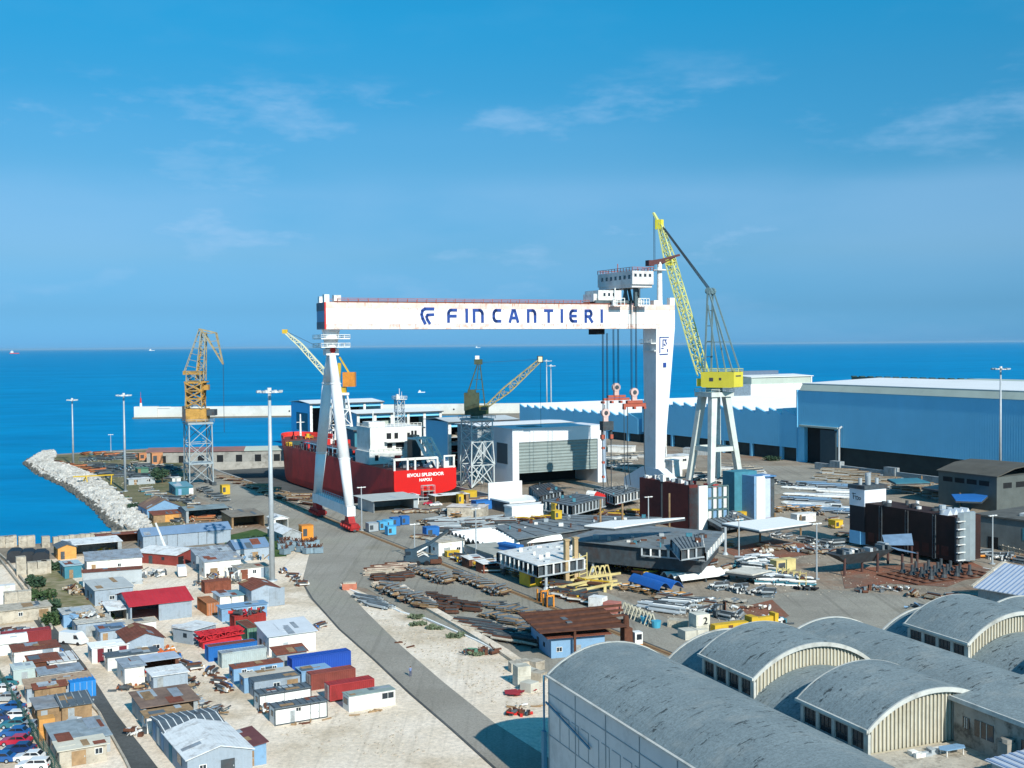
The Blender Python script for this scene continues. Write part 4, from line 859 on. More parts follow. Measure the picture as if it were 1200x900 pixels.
for q in (16.2,17.6): b.tube((q,19.5,19.8),(q,19.5,21.5),.5)
b.build('exhaust_pipe',ship)
b=MB(RED); b.tube((8,14,DKZ),(8,14,12.4),1.7,None,14); b.use(W); b.tube((8.9,12.9,DKZ+.02),(8.9,12.9,12.3),.9,None,10); b.build('deck_tank',ship)
b=MB(SW)
for x in (.4,5.8,8.9,18.2,25.2): b.beam((x,.3,DKZ),(x,.3,12.4),.7)
b.beam((.4,.3,12.2),(18.2,.3,12.2),.7,.9); b.beam((.4,.3,12.2),(.4,14,12.2),.5,.7); b.box(20.9,.1,DKZ+.1,25.9,.5,8.7); b.box(20.9,.1,12.3,25.9,.5,12.9); b.box(20.9,.1,8.7,21.5,.5,12.3); b.build('stern_frame',ship)
for dx,dy in ((17.5,4),(22,6)):
    b=MB(SW)
    for s_ in (0,2.4): b.beam((dx+s_,dy,DKZ),(dx+s_-4,dy+5,19),.8); b.beam((dx+s_-4,dy+5,19),(dx+s_-6.5,dy+8,19.2),.7)
    for f_ in (.25,.5,.75,1): b.beam((dx-4*f_,dy+5*f_,DKZ+11*f_),(dx+2.4-4*f_,dy+5*f_,DKZ+11*f_),.45)
    b.beam((dx+2.4,dy+8,DKZ),(dx-1.6,dy+5.5,17),.5); b.build('davit_frame',ship)
# aft deck machinery
rr=random.Random(3)
SG=[SW,STL,DST,TEA,LBL,GST,SBW]
def deck_item(x0,x1,y0,y1,z,hmax,mats_,nm):
    x=rr.uniform(x0,x1); y=rr.uniform(y0,y1); m_=rr.choice(mats_); b=MB(m_); k_=rr.random()
    if k_<.4: w_,l_,h_=rr.uniform(.8,2.6),rr.uniform(.8,3.5),rr.uniform(.8,hmax); b.box(x,y,z,x+w_,y+l_,z+h_)
    elif k_<.65: r_=rr.uniform(.3,.9); b.tube((x,y,z),(x,y,z+rr.uniform(.8,hmax)),r_,None,9)
    elif k_<.85: b.beam((x,y,z+.5),(x+rr.uniform(-1,1),y+rr.uniform(4,12),z+.5),.35); b.beam((x+.7,y,z+.9),(x+.7,y+rr.uniform(4,12),z+.9),.3)
    else: b.rail([(x,y,z),(x+rr.uniform(1,4),y,z),(x+4,y+5,z)],1.3,.18,1.5)
    b.build(nm,ship)
for _ in range(34): deck_item(1,23,2,26,DKZ,3.4,SG,'deck_fitting')
for _ in range(46): deck_item(2,22,48,138,DKZ,3.2,[DST,PRM,PRM,TEA,GST,SW,RUS,RED],'deck_fitting')
# amidships: trunk, pipe racks, red containers, catwalk
b=MB(PRM); b.box(8,48,DKZ,18,136,DKZ+1.6); b.build('pipe_trunk',ship)
b=MB(mat('pipe_grey_red',(.20,.10,.09),.7,.2))
for x in (9,10.2,11.5,12.9,14.4,15.8): b.tube((x,47,DKZ+2.1),(x,134,DKZ+2.1),.32,None,6)
b.build('pipe_run',ship)
b=MB(mat('catwalk_blue',(.16,.28,.36),.7,.1)); b.box(1.2,72,DKZ+3.0,3.4,112,DKZ+3.3)
for y in range(72,113,5): b.beam((1.3,y,DKZ),(1.3,y,DKZ+3),.3); b.beam((3.3,y,DKZ),(3.3,y,DKZ+3),.3)
b.rail([(1.2,72,DKZ+3.3),(1.2,112,DKZ+3.3)],1.1,.15,3); b.build('catwalk',ship)
b=MB(TEA); b.box(.8,50,DKZ,6,70,DKZ+1.2); b.box(2,58,DKZ+1.2,5,66,DKZ+4); b.build('side_housing',ship)
parts('deck_locker',RED,[(6,102,DKZ+1,11,104.6,DKZ+5),(12.5,98,DKZ+1,19,100.6,DKZ+4.6),(4,118,DKZ,6.5,121,DKZ+3)],ship)
b=MB(SW); b.box(10,111,DKZ,15,117,DKZ+4.2); b.tube((12,114,DKZ+4.2),(12,114,DKZ+8),.8); b.beam((12,114,DKZ+7.5),(11,98,DKZ+9.5),.9); b.build('hose_crane',ship)
b=MB(PRM); b.rail([(.5,46,DKZ),(.5,138,DKZ)],1.3,.2,3); b.rail([(25.5,46,DKZ),(25.5,138,DKZ)],1.3,.2,3); b.build('side_rail',ship)
b=MB(DST)
for y in (50,62,74,86,98,110,122): MB(DST).beam((.1,y,DKZ),(.1,y+1.5,DKZ+1.4),.4).build('bulwark_stay',ship)
# forecastle
b=MB(W); b.tube((13,152,DKZ+2.3),(13,152,22),.6,.35,10); b.beam((11,152,18),(15,152,18),.3); b.build('foremast',ship)
b=MB(HRS)
fb=[(13-13*sect(y)[0][0],y) for y in fy_]+[(13+13*sect(y)[0][0],y) for y in reversed(fy_)]
for (ax,ay),(bx,by) in zip(fb,fb[1:]): b.beam((ax,ay,DKZ+3.8),(bx,by,DKZ+3.8),.25,1.4)
b.build('bulwark',ship)
for _ in range(10): deck_item(5,19,142,154,DKZ+2.3,2.2,[PRM,RED,SW,DST,YEL],'windlass')
b=MB(YEL); b.box(1.4,134,DKZ,3,136,DKZ+1.8); b.tube((1.5,137,DKZ),(1.5,137,DKZ+1.6),.7); b.build('mooring_winch',ship)
b=MB(mat('store_dark_teal',(.03,.07,.08),.8,.2)); b.box(3,136.6,DKZ,10,139.5,DKZ+2); b.build('forecastle_store',ship)  # plain dark teal box before the forecastle
# keel blocks under the hull are hidden; a scaffold tower and stage at the stern
sc0=thing('scaffold','grey steel scaffold stage hanging below the red stern','scaffold',sp0+uu*11-vv*2.2+Vector((0,0,-9.5)),TH)
b=MB(STL)
for x in (0,2.5,5):
    for y in (0,1.6): b.beam((x,y,0),(x,y,11.5),.16)
for z in (2,4.4,6.8,9.2,11.4): b.beam((0,0,z),(5,0,z),.14); b.beam((0,1.6,z),(5,1.6,z),.14)
b.build('frame',sc0); b=MB(TIM); b.box(0,0,9.3,5,1.6,9.4); b.build('platform',sc0)
# ------------------------------------------------------------ floodlight masts
def mast(px,py,h,label,r=.55,head=True,nl=8,hr=2.6,name='floodlight_mast',group=None):
    t_=thing(name,label,'floodlight mast',at(px,py),TH,group)
    b=MB(STL); b.tube((0,0,0),(0,0,h),r,r*.5,12); b.tube((0,0,0),(0,0,.3),r*1.8,None,12); b.build('pole',t_,True)
    if head:
        b=MB(W)
        for k_ in range(16):
            a,c=2*math.pi*k_/16,2*math.pi*(k_+1)/16; b.beam((hr*math.cos(a),hr*math.sin(a),h),(hr*math.cos(c),hr*math.sin(c),h),.25)
        for k_ in range(4): a=math.pi*k_/2; b.beam((0,0,h+.3),(hr*math.cos(a),hr*math.sin(a),h),.2)
        b.tube((0,0,h-.3),(0,0,h+1.0),.5); b.build('head_ring',t_)
        for k_ in range(nl):
            a=2*math.pi*k_/nl; x,y=hr*math.cos(a),hr*math.sin(a); b=MB(STL); b.box(x-.4,y-.4,h-.12,x+.4,y+.4,h+.4); b.use(GLS); b.box(x-.32,y-.32,h-.2,x+.32,y+.32,h-.12); b.build('floodlight',t_)
    return t_
mast(319,681,44.6,'tallest nearest floodlight mast rising from the container yard',.7,hr=2.7)
mast(86,546,31,'tall floodlight mast nearest the sea on the scrubby point',.5,hr=2.2)
mast(147,576,37,'tall floodlight mast behind the brown roofed shore sheds',.55,hr=2.6)
mast(1172,578,45,'tall floodlight mast in front of the big blue hall',.6,hr=2.8)
mast(641,497,44,'left of two far floodlight masts behind the shutter hall',.6,hr=3.6,nl=5)
mast(646,500,41,'right of two far floodlight masts behind the shutter hall',.6,hr=3.0,nl=5)
def lamp(px,py,h,label,name='street_lamp'):
    t_=thing(name,label,'lamp post',at(px,py),TH)
    b=MB(STL); b.tube((0,0,0),(0,0,h),.22,.14,8); b.tube((0,0,0),(0,0,.25),.7,None,10); b.build('pole',t_)
    b=MB(W); b.tube((0,0,h-.1),(0,0,h+.2),.3,.2,10); b.beam((-.9,0,h),(.9,0,h),.16); b.build('lamp_bracket',t_)
    for s_ in (-.95,.95): MB(W).box(s_-.4,-.25,h-.08,s_+.4,.25,h+.16).build('lamp_head',t_)
lamp(130,529,9,'small lamp post on the far edge of the scrubby point')
lamp(424,622,13,'lamp post with mushroom head beside the gantry foot')
lamp(558,655,13,'slim lamp post beside the ribbed white deck sections')
lamp(866,657,10.5,'slim lamp post in front of the flat white canopy plate')
lamp(957,679,13,'lamp post standing alone on the brown yard by the keel piece')
lamp(760,622,10,'lamp post beside the dark red hull wall')
lamp(1163,661,12,'lamp post near the fence at the right edge')
lamp(486,655,9,'lamp post beside the blue mobile crane')
# ------------------------------------------------------------ builders for sheds and containers
def door(mb_m, box, parent, handle=True):
    d=MB(mb_m).box(*box).build('door',parent)
    if handle: x0,y0,z0,x1,y1,z1=box; MB(STL).box(x1-.22,y0-.05,z0+.95,x1-.12,y0+.01,z0+1.15).build('handle',d)
    return d
def shed(label,A,B,dep,h,wall,roof,rt='gx',rise=1.0,oh=.3,doors=(),wins=(),ldoors=(),name='shed',cat='shed',open_front=None,trim=None,group=None,ybase=0,lit=None,yaw=None,L=None,ribs=0):
    loc,yw,ln=fr(A,B); ln=L or ln; yw=yaw if yaw is not None else yw; h=max(2.3,h*.9)
    t_=thing(name,label,cat,(loc.x,loc.y,0),yw,group)
    if rt=='gx': prof=[(0,h),(dep/2,h+rise),(dep,h)]; ax='x'
    elif rt=='gy': prof=[(0,h),(ln/2,h+rise),(ln,h)]; ax='y'
    elif rt=='mono': prof=[(0,h),(dep,h+rise)]; ax='x'
    elif rt=='monof': prof=[(0,h+rise),(dep,h)]; ax='x'
    elif rt=='monox': prof=[(0,h),(ln,h+rise)]; ax='y'
    elif rt=='flat': prof=[(0,h),(dep,h+.05)]; ax='x'
    elif rt=='arch': prof=[(dep*i/8,h+rise*math.sin(math.pi*i/8)) for i in range(9)]; ax='x'
    w_=MB(wall)
    if open_front:
        a,b_=open_front   # open bay from x=a to x=b on the front
        w_.box(0,dep-.15,0,ln,dep,h); w_.box(0,.15,0,.15,dep-.15,h); w_.box(ln-.15,.15,0,ln,dep-.15,h)
        if a>.2: w_.box(0,0,0,a,.15,h)
        if b_<ln-.2: w_.box(b_,0,0,ln,.15,h)
        w_.ext([(p_[0],p_[1]-.02) for p_ in prof]+[(prof[-1][0],h-.35),(prof[0][0],h-.35)],ax,0,.12 if ax=='x' else .12)
    else:
        w_.ext([(prof[0][0],0)]+[(p_[0],p_[1]) for p_ in prof]+[(prof[-1][0],0)],ax,0,ln if ax=='x' else dep)
    wo=w_.build('wall',t_)
    s0=(prof[1][1]-prof[0][1])/(prof[1][0]-prof[0][0]); s1=(prof[-1][1]-prof[-2][1])/(prof[-1][0]-prof[-2][0])
    pr=[(prof[0][0]-oh,prof[0][1]-oh*s0+.01)]+[(a,z+.01) for a,z in prof[1:-1]]+[(prof[-1][0]+oh,prof[-1][1]+oh*s1+.01)]
    r_=MB(roof); hi=ln if ax=='x' else dep; r_.slab(pr,ax,-oh,hi+oh,.1)
    pq=random.Random(int(A[0]*17+A[1]*5))
    for _ in range(pq.randint(2,5)):      # patched sheets, laid on the roof skin
        k_=pq.randrange(len(pr)-1); (a0,zz0),(a1,zz1)=pr[k_],pr[k_+1]; f0=pq.uniform(0,.6); f1=min(1,f0+pq.uniform(.25,.6)); u0=pq.uniform(0,max(.1,hi-1.2)); u1=min(hi,u0+pq.uniform(.8,2.4))
        r_.use(pq.choice([roof,roof,GYR,STL,DGR,TIM,RSR] if roof not in (WC,WHR,RDR) else [WHR,roof,roof,GYR])); e_=.104+.012*_; r_.slab([(a0+(a1-a0)*f0,zz0+(zz1-zz0)*f0+e_),(a0+(a1-a0)*f1,zz0+(zz1-zz0)*f1+e_)],ax,u0,u1,.03)
    ro=r_.build('roof',t_)
    if ribs:
        r_=MB(ribs if not isinstance(ribs,(int,float)) else DGR); n=max(2,int(hi/1.0))
        for k_ in range(n+1): r_.slab([(a,z+.11) for a,z in pr],ax,hi*k_/n-.05,hi*k_/n+.07,.06)
        r_.build('roof_batten',ro)
    sq=random.Random(int(A[0]*31+A[1]*7)); doors=list(doors); wins=list(wins); ldoors=list(ldoors)
    if not doors and not open_front and ln>3.2:
        x=sq.uniform(.4,ln-1.6); doors.append((x,x+sq.choice([.9,1.0,1.8]) if ln>4.5 else x+.9,min(2.1,h-.3),sq.choice([GW,STL,BW,TIM,DST])))
        if ln>5 and sq.random()<.75:
            x2=(x+ln*.45)%(ln-1.6)
            if abs(x2-x)>2: wins.append((x2+.3,1.2,sq.uniform(.6,1.2),.7))
    if not ldoors and not open_front and dep>2.4:
        ldoors.append((dep*.3,1.2,.9,.8,GLS))
        if dep>6: ldoors.append((dep*.6,0,1.2,2.1,DST))
    for d in doors: door(d[3], (d[0],-.07,.1,d[1],.02,d[2]), t_)
    for x,z,ww,hh in wins:
        g_=MB(GLS).box(x,-.05,z,x+ww,.02,z+hh).build('window',t_)
        f_=MB(W); f_.box(x-.08,-.09,z-.08,x,.0,z+hh+.08); f_.box(x+ww,-.09,z-.08,x+ww+.08,.0,z+hh+.08); f_.box(x,-.09,z-.08,x+ww,.0,z); f_.box(x,-.09,z+hh,x+ww,.0,z+hh+.08); f_.box(x+ww/2-.03,-.08,z,x+ww/2+.03,-.04,z+hh); f_.build('window_frame',g_)
    for y,z,ww,hh,m_ in ldoors: MB(m_).box(-.06,y,z,.02,y+ww,z+hh).build('window',t_)
    if trim:
        e=MB(trim)
        for x,y in ((-.06,-.06),(ln-.1,-.06),(-.06,dep-.1),(ln-.1,dep-.1)): e.box(x,y,0,x+.16,y+.16,h-.02)
        if rt!='gy': e.box(-.05,-.08,.02,ln+.05,-.01,.2); e.box(-.05,-.08,h-.24,ln+.05,-.01,h-.06)
        e.build('corner_frame',t_)
    return t_
def corr(x0,x1,y,dep_,pitch=.34,out=-1):
    "trapezoid sheet line along x at y"
    n=max(2,int((x1-x0)/pitch)); p_=(x1-x0)/n; r_=[]
    for i in range(n):
        a=x0+p_*i; r_+= [(a,y),(a+p_*.3,y),(a+p_*.45,y-out*dep_),(a+p_*.85,y-out*dep_)]
    r_.append((x1,y)); return r_
def container(label,A,B,m_,dep=2.44,h=2.55,doors='none',L=None,yaw=None,z=0,group=None,roofm=None,name='shipping_container'):
    loc,yw,ln=fr(A,B); ln=L or ln; yw=yaw if yaw is not None else yw
    h=min(h,2.6); t_=thing(name,label,'container',(loc.x,loc.y,z),yw,group)
    b=MB(m_); fl=corr(.12,ln-.12,.04,.06); bl=[(x,dep-y) for x,y in reversed(fl)]
    ll=[(.04+(.06 if 0 else 0),dep-.14)]
    def yl_(xc,sgn):
        r_=[]; n=max(2,int((dep-.3)/.34)); p_=(dep-.3)/n
        for i in range(n): a=.15+p_*i; r_+=[(xc,a),(xc,a+p_*.3),(xc+sgn*.06,a+p_*.45),(xc+sgn*.06,a+p_*.85)]
        r_.append((xc,dep-.15)); return r_
    ring=fl+yl_(ln-.04,-1)+bl+list(reversed(yl_(.04,1)))
    b.prism(ring,.16,h-.16); bo=b.build('body',t_)
    b=MB(roofm or m_); n=max(3,int(ln/.6))
    b.box(.02,.02,h-.16,ln-.02,dep-.02,h-.06)
    for k_ in range(n): x=.15+(ln-.3)*k_/n; b.box(x,.14,h-.062,x+(ln-.3)/n*.55,dep-.14,h-.03)
    b.build('roof',t_)
    b=MB(m_)
    for x in (0,ln-.16):
        for y in (0,dep-.16): b.box(x,y,0,x+.16,y+.16,h)
    for z_ in (0,h-.15):
        b.box(.16,.005,z_,ln-.16,.12,z_+.15); b.box(.16,dep-.12,z_,ln-.16,dep-.005,z_+.15); b.box(.005,.16,z_,.12,dep-.16,z_+.15); b.box(ln-.12,.16,z_,ln-.005,dep-.16,z_+.15)
    b.build('corner_frame',t_)
    if doors in('left','right'):
        x=-.03 if doors=='left' else ln+.03
        for y0,y1 in ((.14,dep/2-.02),(dep/2+.02,dep-.14)):
            d=MB(m_).box(min(x,x+(.06 if doors=='left' else -.06)),y0,.14,max(x,x+(.06 if doors=='left' else -.06)),y1,h-.15).build('door',t_)
            k=MB(STL)
            for q in (.3,.75): yy=y0+(y1-y0)*q; k.beam((x+(-.04 if doors=='left' else .04),yy,.1),(x+(-.04 if doors=='left' else .04),yy,h-.1),.05)
            k.build('lock_bar',d)
    if doors=='front':
        for x0,x1 in ((.14,ln/2-.02),(ln/2+.02,ln-.14)):
            d=MB(m_).box(x0,-.035,.14,x1,.03,h-.15).build('door',t_); k=MB(STL)
            for q in (.3,.75): xx=x0+(x1-x0)*q; k.beam((xx,-.07,.1),(xx,-.07,h-.1),.05)
            k.build('lock_bar',d)
    return t_
def litter(label,cat,name,px,py,w_,l_,h_,mats_,n=14,yaw=0,group=None,seed=1,kinds='bpt',z=0):
    "one untidy heap resting on one spot"
    q=random.Random(seed); p_=P(px,py); b=MB(mats_[0])
    for i in range(n):
        b.use(q.choice(mats_)); x,y=q.uniform(-w_/2,w_/2),q.uniform(-l_/2,l_/2); k_=q.choice(kinds); zz=q.uniform(0,h_*.5)*(1-abs(2*x/w_)*.6)
        if k_=='b': s_=q.uniform(.25,.9); b.box(x,y,0,x+s_,y+s_*q.uniform(.6,1.6),zz+q.uniform(.2,.5)*h_)
        elif k_=='p':
            a=q.uniform(0,math.pi); r_=q.uniform(.6,2.2); b.beam((x,y,zz+.1),(x+r_*math.cos(a),y+r_*math.sin(a),zz+q.uniform(.1,h_*.6)),q.uniform(.08,.25))
        elif k_=='t': a=q.uniform(0,math.pi); r_=q.uniform(.6,1.8); b.tube((x,y,zz+.3),(x+r_*math.cos(a),y+r_*math.sin(a),zz+.35),q.uniform(.12,.35),None,8)
        elif k_=='s': a=q.uniform(0,math.pi); r_=q.uniform(.5,1.6); c_,s_=math.cos(a),math.sin(a); zt=zz+q.uniform(.1,.4); b.add([(x-r_*c_,y-r_*s_,zt),(x+r_*s_,y-r_*c_,zt+.1),(x+r_*c_,y+r_*s_,zt+.25),(x-r_*s_,y+r_*c_,zt+.1)],[(0,1,2,3)])
    return solo(b,name,label,cat,(p_.x,p_.y,z),yaw,group)
def z1(x,y): return (x/5,560+y/5)
def z2(x,y): return (x/5,720+y/5)
def z3(x,y): return (200+x/5,600+y/5)
def z4(x,y): return (200+x/5,720+y/5)
def z5(x,y): return (140+x/6,530+y/6)
def z6(x,y): return (x/7.5,620+y/7.5)
def z7(x,y): return (x/7.5,780+y/7.5)
JUNK=[RUS,DST,STL,BEI,TIM,GST]; JUNKL=[W,STL,BEI,LBL,TIM,GST]
# ------------------------------------------------------------ right-hand cluster (beside the road)
shed('long slate blue shed with pitched roof behind the blue truck',z5(168,686),z5(783,655),7,4.2,BW,BLR,'gx',1.6,doors=[(3.4,3.5,3.8,DST),(6.4,6.5,3.8,DST),(9.2,9.3,3.8,DST),(15,15.1,3.8,DST),(17.4,17.5,3.8,DST)],ldoors=[])
shed('slate blue pitched shed left of the tallest floodlight mast',z5(822,770),z5(1055,768),9,3.6,BW,BLR,'gx',1.7)
shed('two low grey blue sheds joined side by side behind the white van',z5(560,890),z5(600,880),14,4.2,BW,GYR,'mono',.6,L=2.2,yaw=R(-5)) if 0 else None
shed('white fronted shed with pale grey roof right behind the white van',z3(200,385),z3(412,352),5,4.2,W,GYR,'mono',.8,doors=[])
shed('blue walled shed with pale grey roof just behind the white fronted shed',z3(150,345),z3(362,300),5,4.4,BW,GYR,'mono',.9)
shed('low shed with twin white roofs and red brick wall beside the blue truck',z5(402,800),z5(520,770),13,3.0,mat('brick_red_wall',(.26,.05,.04),.85,.2,.8),WHR,'gy',.9,doors=[(.6,2.6,2.2,DRK)],L=11)
litter('old yellow flat truck body lying in front of the long blue shed','truck body','truck_body',183+20,638,10,2.2,1.0,[YEL,YEL,RUS],16,R(12),seed=3,kinds='bb')
shed('small white roofed shed with grey walls behind the orange buoy heap',z3(660,190),z3(765,180),14,3.2,GW,WHR,'gy',1.2,doors=[(1.4,2.8,2.4,GW)])
shed('small open fronted white hut behind the grassy patch',z3(605,100),z3(690,100),6,3.4,W,WHR,'gy',.8,open_front=(.6,4.6))
shed('open timber shelter with brown roof beside the grassy patch',z5(790,540),z5(1020,510),11,4.0,TIM,mat('brown_grey_sheet',(.20,.18,.15),.9,.3,.5,dirt='#6b5030'),'mono',.6,open_front=(.6,14.5))
shed('grey blue flat canopy over stacked goods behind the long blue shed',z5(470,500),z5(760,490),10,4.4,GW,mat('slate_grey_sheet',(.20,.26,.28),.8,.2,.4,dirt='#5c5a50'),'gx',.7,open_front=(.8,16))
shed('brown roofed shed with pale blue gable beside the rocks',z5(195,470),z5(440,440),13,3.6,LBL,mat('brown_patched_roof',(.18,.11,.085),.9,.3,.35,dirt='#a08660',dscale=.15,damt=.8),'gy',2.6)
shed('low rusty roofed lean-to with orange gate near the rocks',z5(240,500),z5(460,480),6,2.8,TIM,RSR,'mono',.5,doors=[(3.6,8,2.4,PLY)])
shed('teal blue roofed hut below the orange crane tower',z5(395,305),z5(515,305),10,3.4,TEA,mat('teal_roof',(.10,.24,.30),.8,.2,.3),'mono',.9,doors=[(1,2.2,2.4,LBL),(5,6.6,2.4,W)])
shed('small white box hut beside the dark green tree',z5(372,222),z5(432,220),4,2.6,W,W,'flat',.1)
shed('long white and grey hut on the scrubby point',z5(65,232),z5(250,215),4,2.6,STL,WHR,'flat',.1,wins=[(2,1,1.6,1),(7,1,1.6,1)])
shed('green hut with tan end wall on the scrubby point',z5(130,175),z5(205,170),5,4,GRN,GRN,'flat',.1,doors=[(.1,1.2,3.6,TIM)])
shed('rust red gabled hut with pale blue doors right of the orange container',z3(475,568),z3(637,560),9,4.4,BW,RSR,'gy',.9,doors=[(.3,3.7,3.9,BW),(3.8,7.2,3.9,BW)])
container('orange rust container with doors facing the road, left of the pale huts',z3(212,610),z3(285,603),mat('rusty_orange',(.40,.15,.06),.85,.2,.6,dirt='#6b4a30',damt=.6),dep=7.5,h=2.7,doors='front')
shed('small white hut with pale blue roof right of the orange container',z3(290,560),z3(356,556),5.5,2.6,W,mat('pale_blue_roof',(.38,.45,.52),.7,.1),'flat',.1)
shed('small white hut with dark teal roof between pale hut and rust red hut',z3(360,556),z3(430,550),5.5,2.5,W,mat('teal_slate_roof',(.13,.25,.30),.7,.1),'flat',.1)
container('rusty red topped container lying behind the two small pale huts',z3(200,480),z3(355,470),RSR,dep=3,h=2.6)
shed('light blue long cabin with flat roof in front of the rust red hut',z3(300,645),z3(565,612),3.0,3.0,LBL,LBL,'flat',.1,wins=[(5.4,1.5,.9,.7),(7.2,1.5,.9,.7)],name='site_cabin',cat='cabin')
shed('white walled cabin with brown shutters and littered roof beside the mast foot',z3(395,400),z3(582,398),4.5,3.0,W,mat('littered_roof',(.30,.27,.22),.9,.4,1),'flat',.1,wins=[(3.6,1.3,.8,.8),(7.6,1.3,.8,.8)],doors=[(.6,2.4,2.4,RSR),(5.6,6.6,2.4,BW)],name='site_cabin',cat='cabin')
litter('open rack crammed with scrap behind the container rows','scrap rack','scrap_rack',200+285/5,600+420/5,11,5,3.2,JUNK+[W],60,R(15),seed=5)
litter('scrap timber heaped on top of the pale cabin roof','scrap heap','scrap_heap',200+470/5,600+352/5,10,3,2.0,JUNKL,30,R(10),seed=6,z=3)
shed('white box hut with pale roof left of the bright red machine',z3(130,780),z3(300,755),5,3.0,BW,WHR,'flat',.1,yaw=R(60),L=6)
container('dark red container behind the green one',z3(375,690),z3(560,665),mat('scrap_red_dark',(.30,.03,.025),.8,.2,.6,dirt='#3a2a22'),dep=3.2,h=2.7)
container('green container with rusty littered roof',z3(450,765),z3(520,758),GRN,dep=7.5,h=2.9,doors='front',roofm=RSR)
b=MB(mat('scrap_red',(.50,.02,.03),.7,.2)); b.box(.4,.4,0,7.6,3.2,1.5)
for y_ in (.5,1.8,3.0): b.lattice((-.3,y_,2.1),(8.2,y_+.4,2.4),1.1,.8,7,.16,.12)
b.box(1,.6,1.5,3,2.8,2.3); b.box(5,.8,1.5,7,2.4,2.6)
solo(b,'crane_jib_section','bright red truss sections stacked beside the red container','machinery',at(236,762),R(29.5))
litter('red scrap heaped on the roof of the dark red container','scrap heap','scrap_heap',200+455/5,600+675/5,6,3,1.4,[RED,MATS['scrap_red'],RUS,DST],26,R(28),seed=8,z=2.6)
shed('white house shaped store with pale blue roof and blue end wall',z3(577,845),z3(850,832),7,3.9,W,mat('pale_blue_white_roof',(.58,.62,.66),.65,.08,.4),'mono',1.0,oh=.4)
container('mid blue container left of the white store',z4(222,280),z4(442,258),BLU,h=2.7,L=8.8,roofm=RSR)
container('royal blue container in front of the white store',z4(712,352),z4(950,325),mat('royal_blue',(.015,.07,.36),.6,.1),h=2.9,L=10.6)
container('pale grey ribbed container with littered roof behind the light blue cabins',z4(300,318),z4(497,300),mat('pale_grey_green',(.38,.44,.44),.7,.15,dirt='#6b6558'),h=2.7,L=8,roofm=GYR)
shed('small grey hut with rusty sheet top in front of the white store',z4(625,322),z4(798,320),3,2.8,STL,RSR,'mono',.5,doors=[(.3,1.3,2.1,GW)])
def cabin(label,A,B,wallm,roofm,dep=2.6,h=2.8,**k): return shed(label,A,B,dep,h,wallm,roofm,'flat',.1,oh=.1,name='site_cabin',cat='cabin',**k)
cabin('light blue cabin with rusty red roof patches',z4(370,410),z4(617,360),LBL,RSR,wins=[(1.4,1.5,.7,.7),(4.6,1.5,.6,.6),(6.6,1.5,.6,.6)],L=8.4)
cabin('light blue cabin with cream roof and open shutter',z4(432,465),z4(672,400),LBL,mat('cream_roof',(.55,.50,.42),.8,.15),wins=[(4,1.2,1.2,1.0),(2,1.5,.6,.6)],L=8.2)
cabin('grey roofed cabin squeezed behind the pair of black trimmed white cabins',z4(492,490),z4(705,440),BW,DGR,L=7.5)
cabin('white cabin with black trim and dark ribbed roof, the farther of two',z4(520,570),z4(768,535),WC,DGR,trim=DST,doors=[(1.0,1.06,2.6,DST),(3.9,3.96,2.6,DST)],L=8.2,ribs=DST)
cabin('white cabin with black trim and dark ribbed roof, nearest the open gravel',z4(612,655),z4(852,612),WC,DGR,trim=DST,doors=[(2.3,3.0,1.9,GW),(5.4,5.5,2.6,DST),(6.7,6.8,2.6,DST)],wins=[(3.2,1.7,.7,.5)],L=8.0,ribs=DST)
cabin('pale blue cabin hidden behind the brown red container',z4(768,430),z4(850,400),LBL,LBL,L=5,dep=3)
container('brown red container with weathered ribbed roof, farther of the red pair',z4(825,448),z4(1048,378),mat('brown_red',(.24,.06,.045),.8,.2,.6,dirt='#5a3a2c'),L=7.6,h=2.7,doors='left')
container('raised red container on blocks between brown one and the white office cabin',z4(935,520),z4(1153,440),mat('dull_red',(.33,.035,.035),.75,.15,.6,dirt='#5a2420'),L=7.4,h=2.5,doors='left',z=.25)
cabin('white office cabin with grey green roof, door and dark window',z4(1045,575),z4(1288,528),WC,mat('grey_green_roof',(.26,.32,.30),.8,.12),doors=[(2.6,3.6,2.2,W)],wins=[(5.4,1.2,1.9,.9)],ldoors=[(.5,1.0,1.6,.9,GLS)],L=7.6,dep=2.5,h=2.6)
litter('planks and pallet lying beside the white office cabin','planks','planks',436,835.5,5,.8,.2,[TIM],6,R(30),seed=11,kinds='p')
litter('planks lying along the foot of the nearest trimmed cabin','planks','planks',362,848,4.5,.7,.2,[TIM,RUS],6,R(28),seed=12,kinds='p')
shed('big bright white roofed shed at the bottom edge with grey roof seam',(220,917),(283,909),12.5,3.2,BW,WHR,'gy',1.1,ldoors=[(3,1.2,2,1.2,GLS),(8,0,1.6,2.4,TEA)],L=8.4,ribs=0)
shed('small maroon roofed shed with turquoise clutter beside the big white roof',z4(405,905),z4(490,888),7,2.8,LBL,mat('maroon_roof',(.14,.05,.05),.8,.2),'monox',.4,L=3.6)
shed('grey panel roofed workshop behind the big white roof',(194,884),(240,870),8,3.2,BW,DGR,'gx',.5,ldoors=[(1,.2,1.2,2.4,LBL),(3.4,.2,1.2,2.4,W),(5.8,.2,1.2,2.4,LBL)],L=8,ribs=WC)
shed('low white walled hut under rusty shade roof',z2(862,700),z2(1075,650),3,2.6,W,TIM,'flat',.2,L=6.5)
shed('wide brown rusty flat canopy on posts beside the white walled hut',z2(838,655),z2(1150,600),7.5,3.0,GW,mat('brown_rust_flat',(.20,.135,.105),.9,.3,.5,dirt='#8a7460',dscale=.25),'mono',.3,oh=.4,open_front=(.5,7.4),L=8)
shed('small white flat roofed hut between the canopy and the scrap row',z2(900,450),z2(1045,438),5,2.6,BW,WHR,'flat',.1,L=5.5)
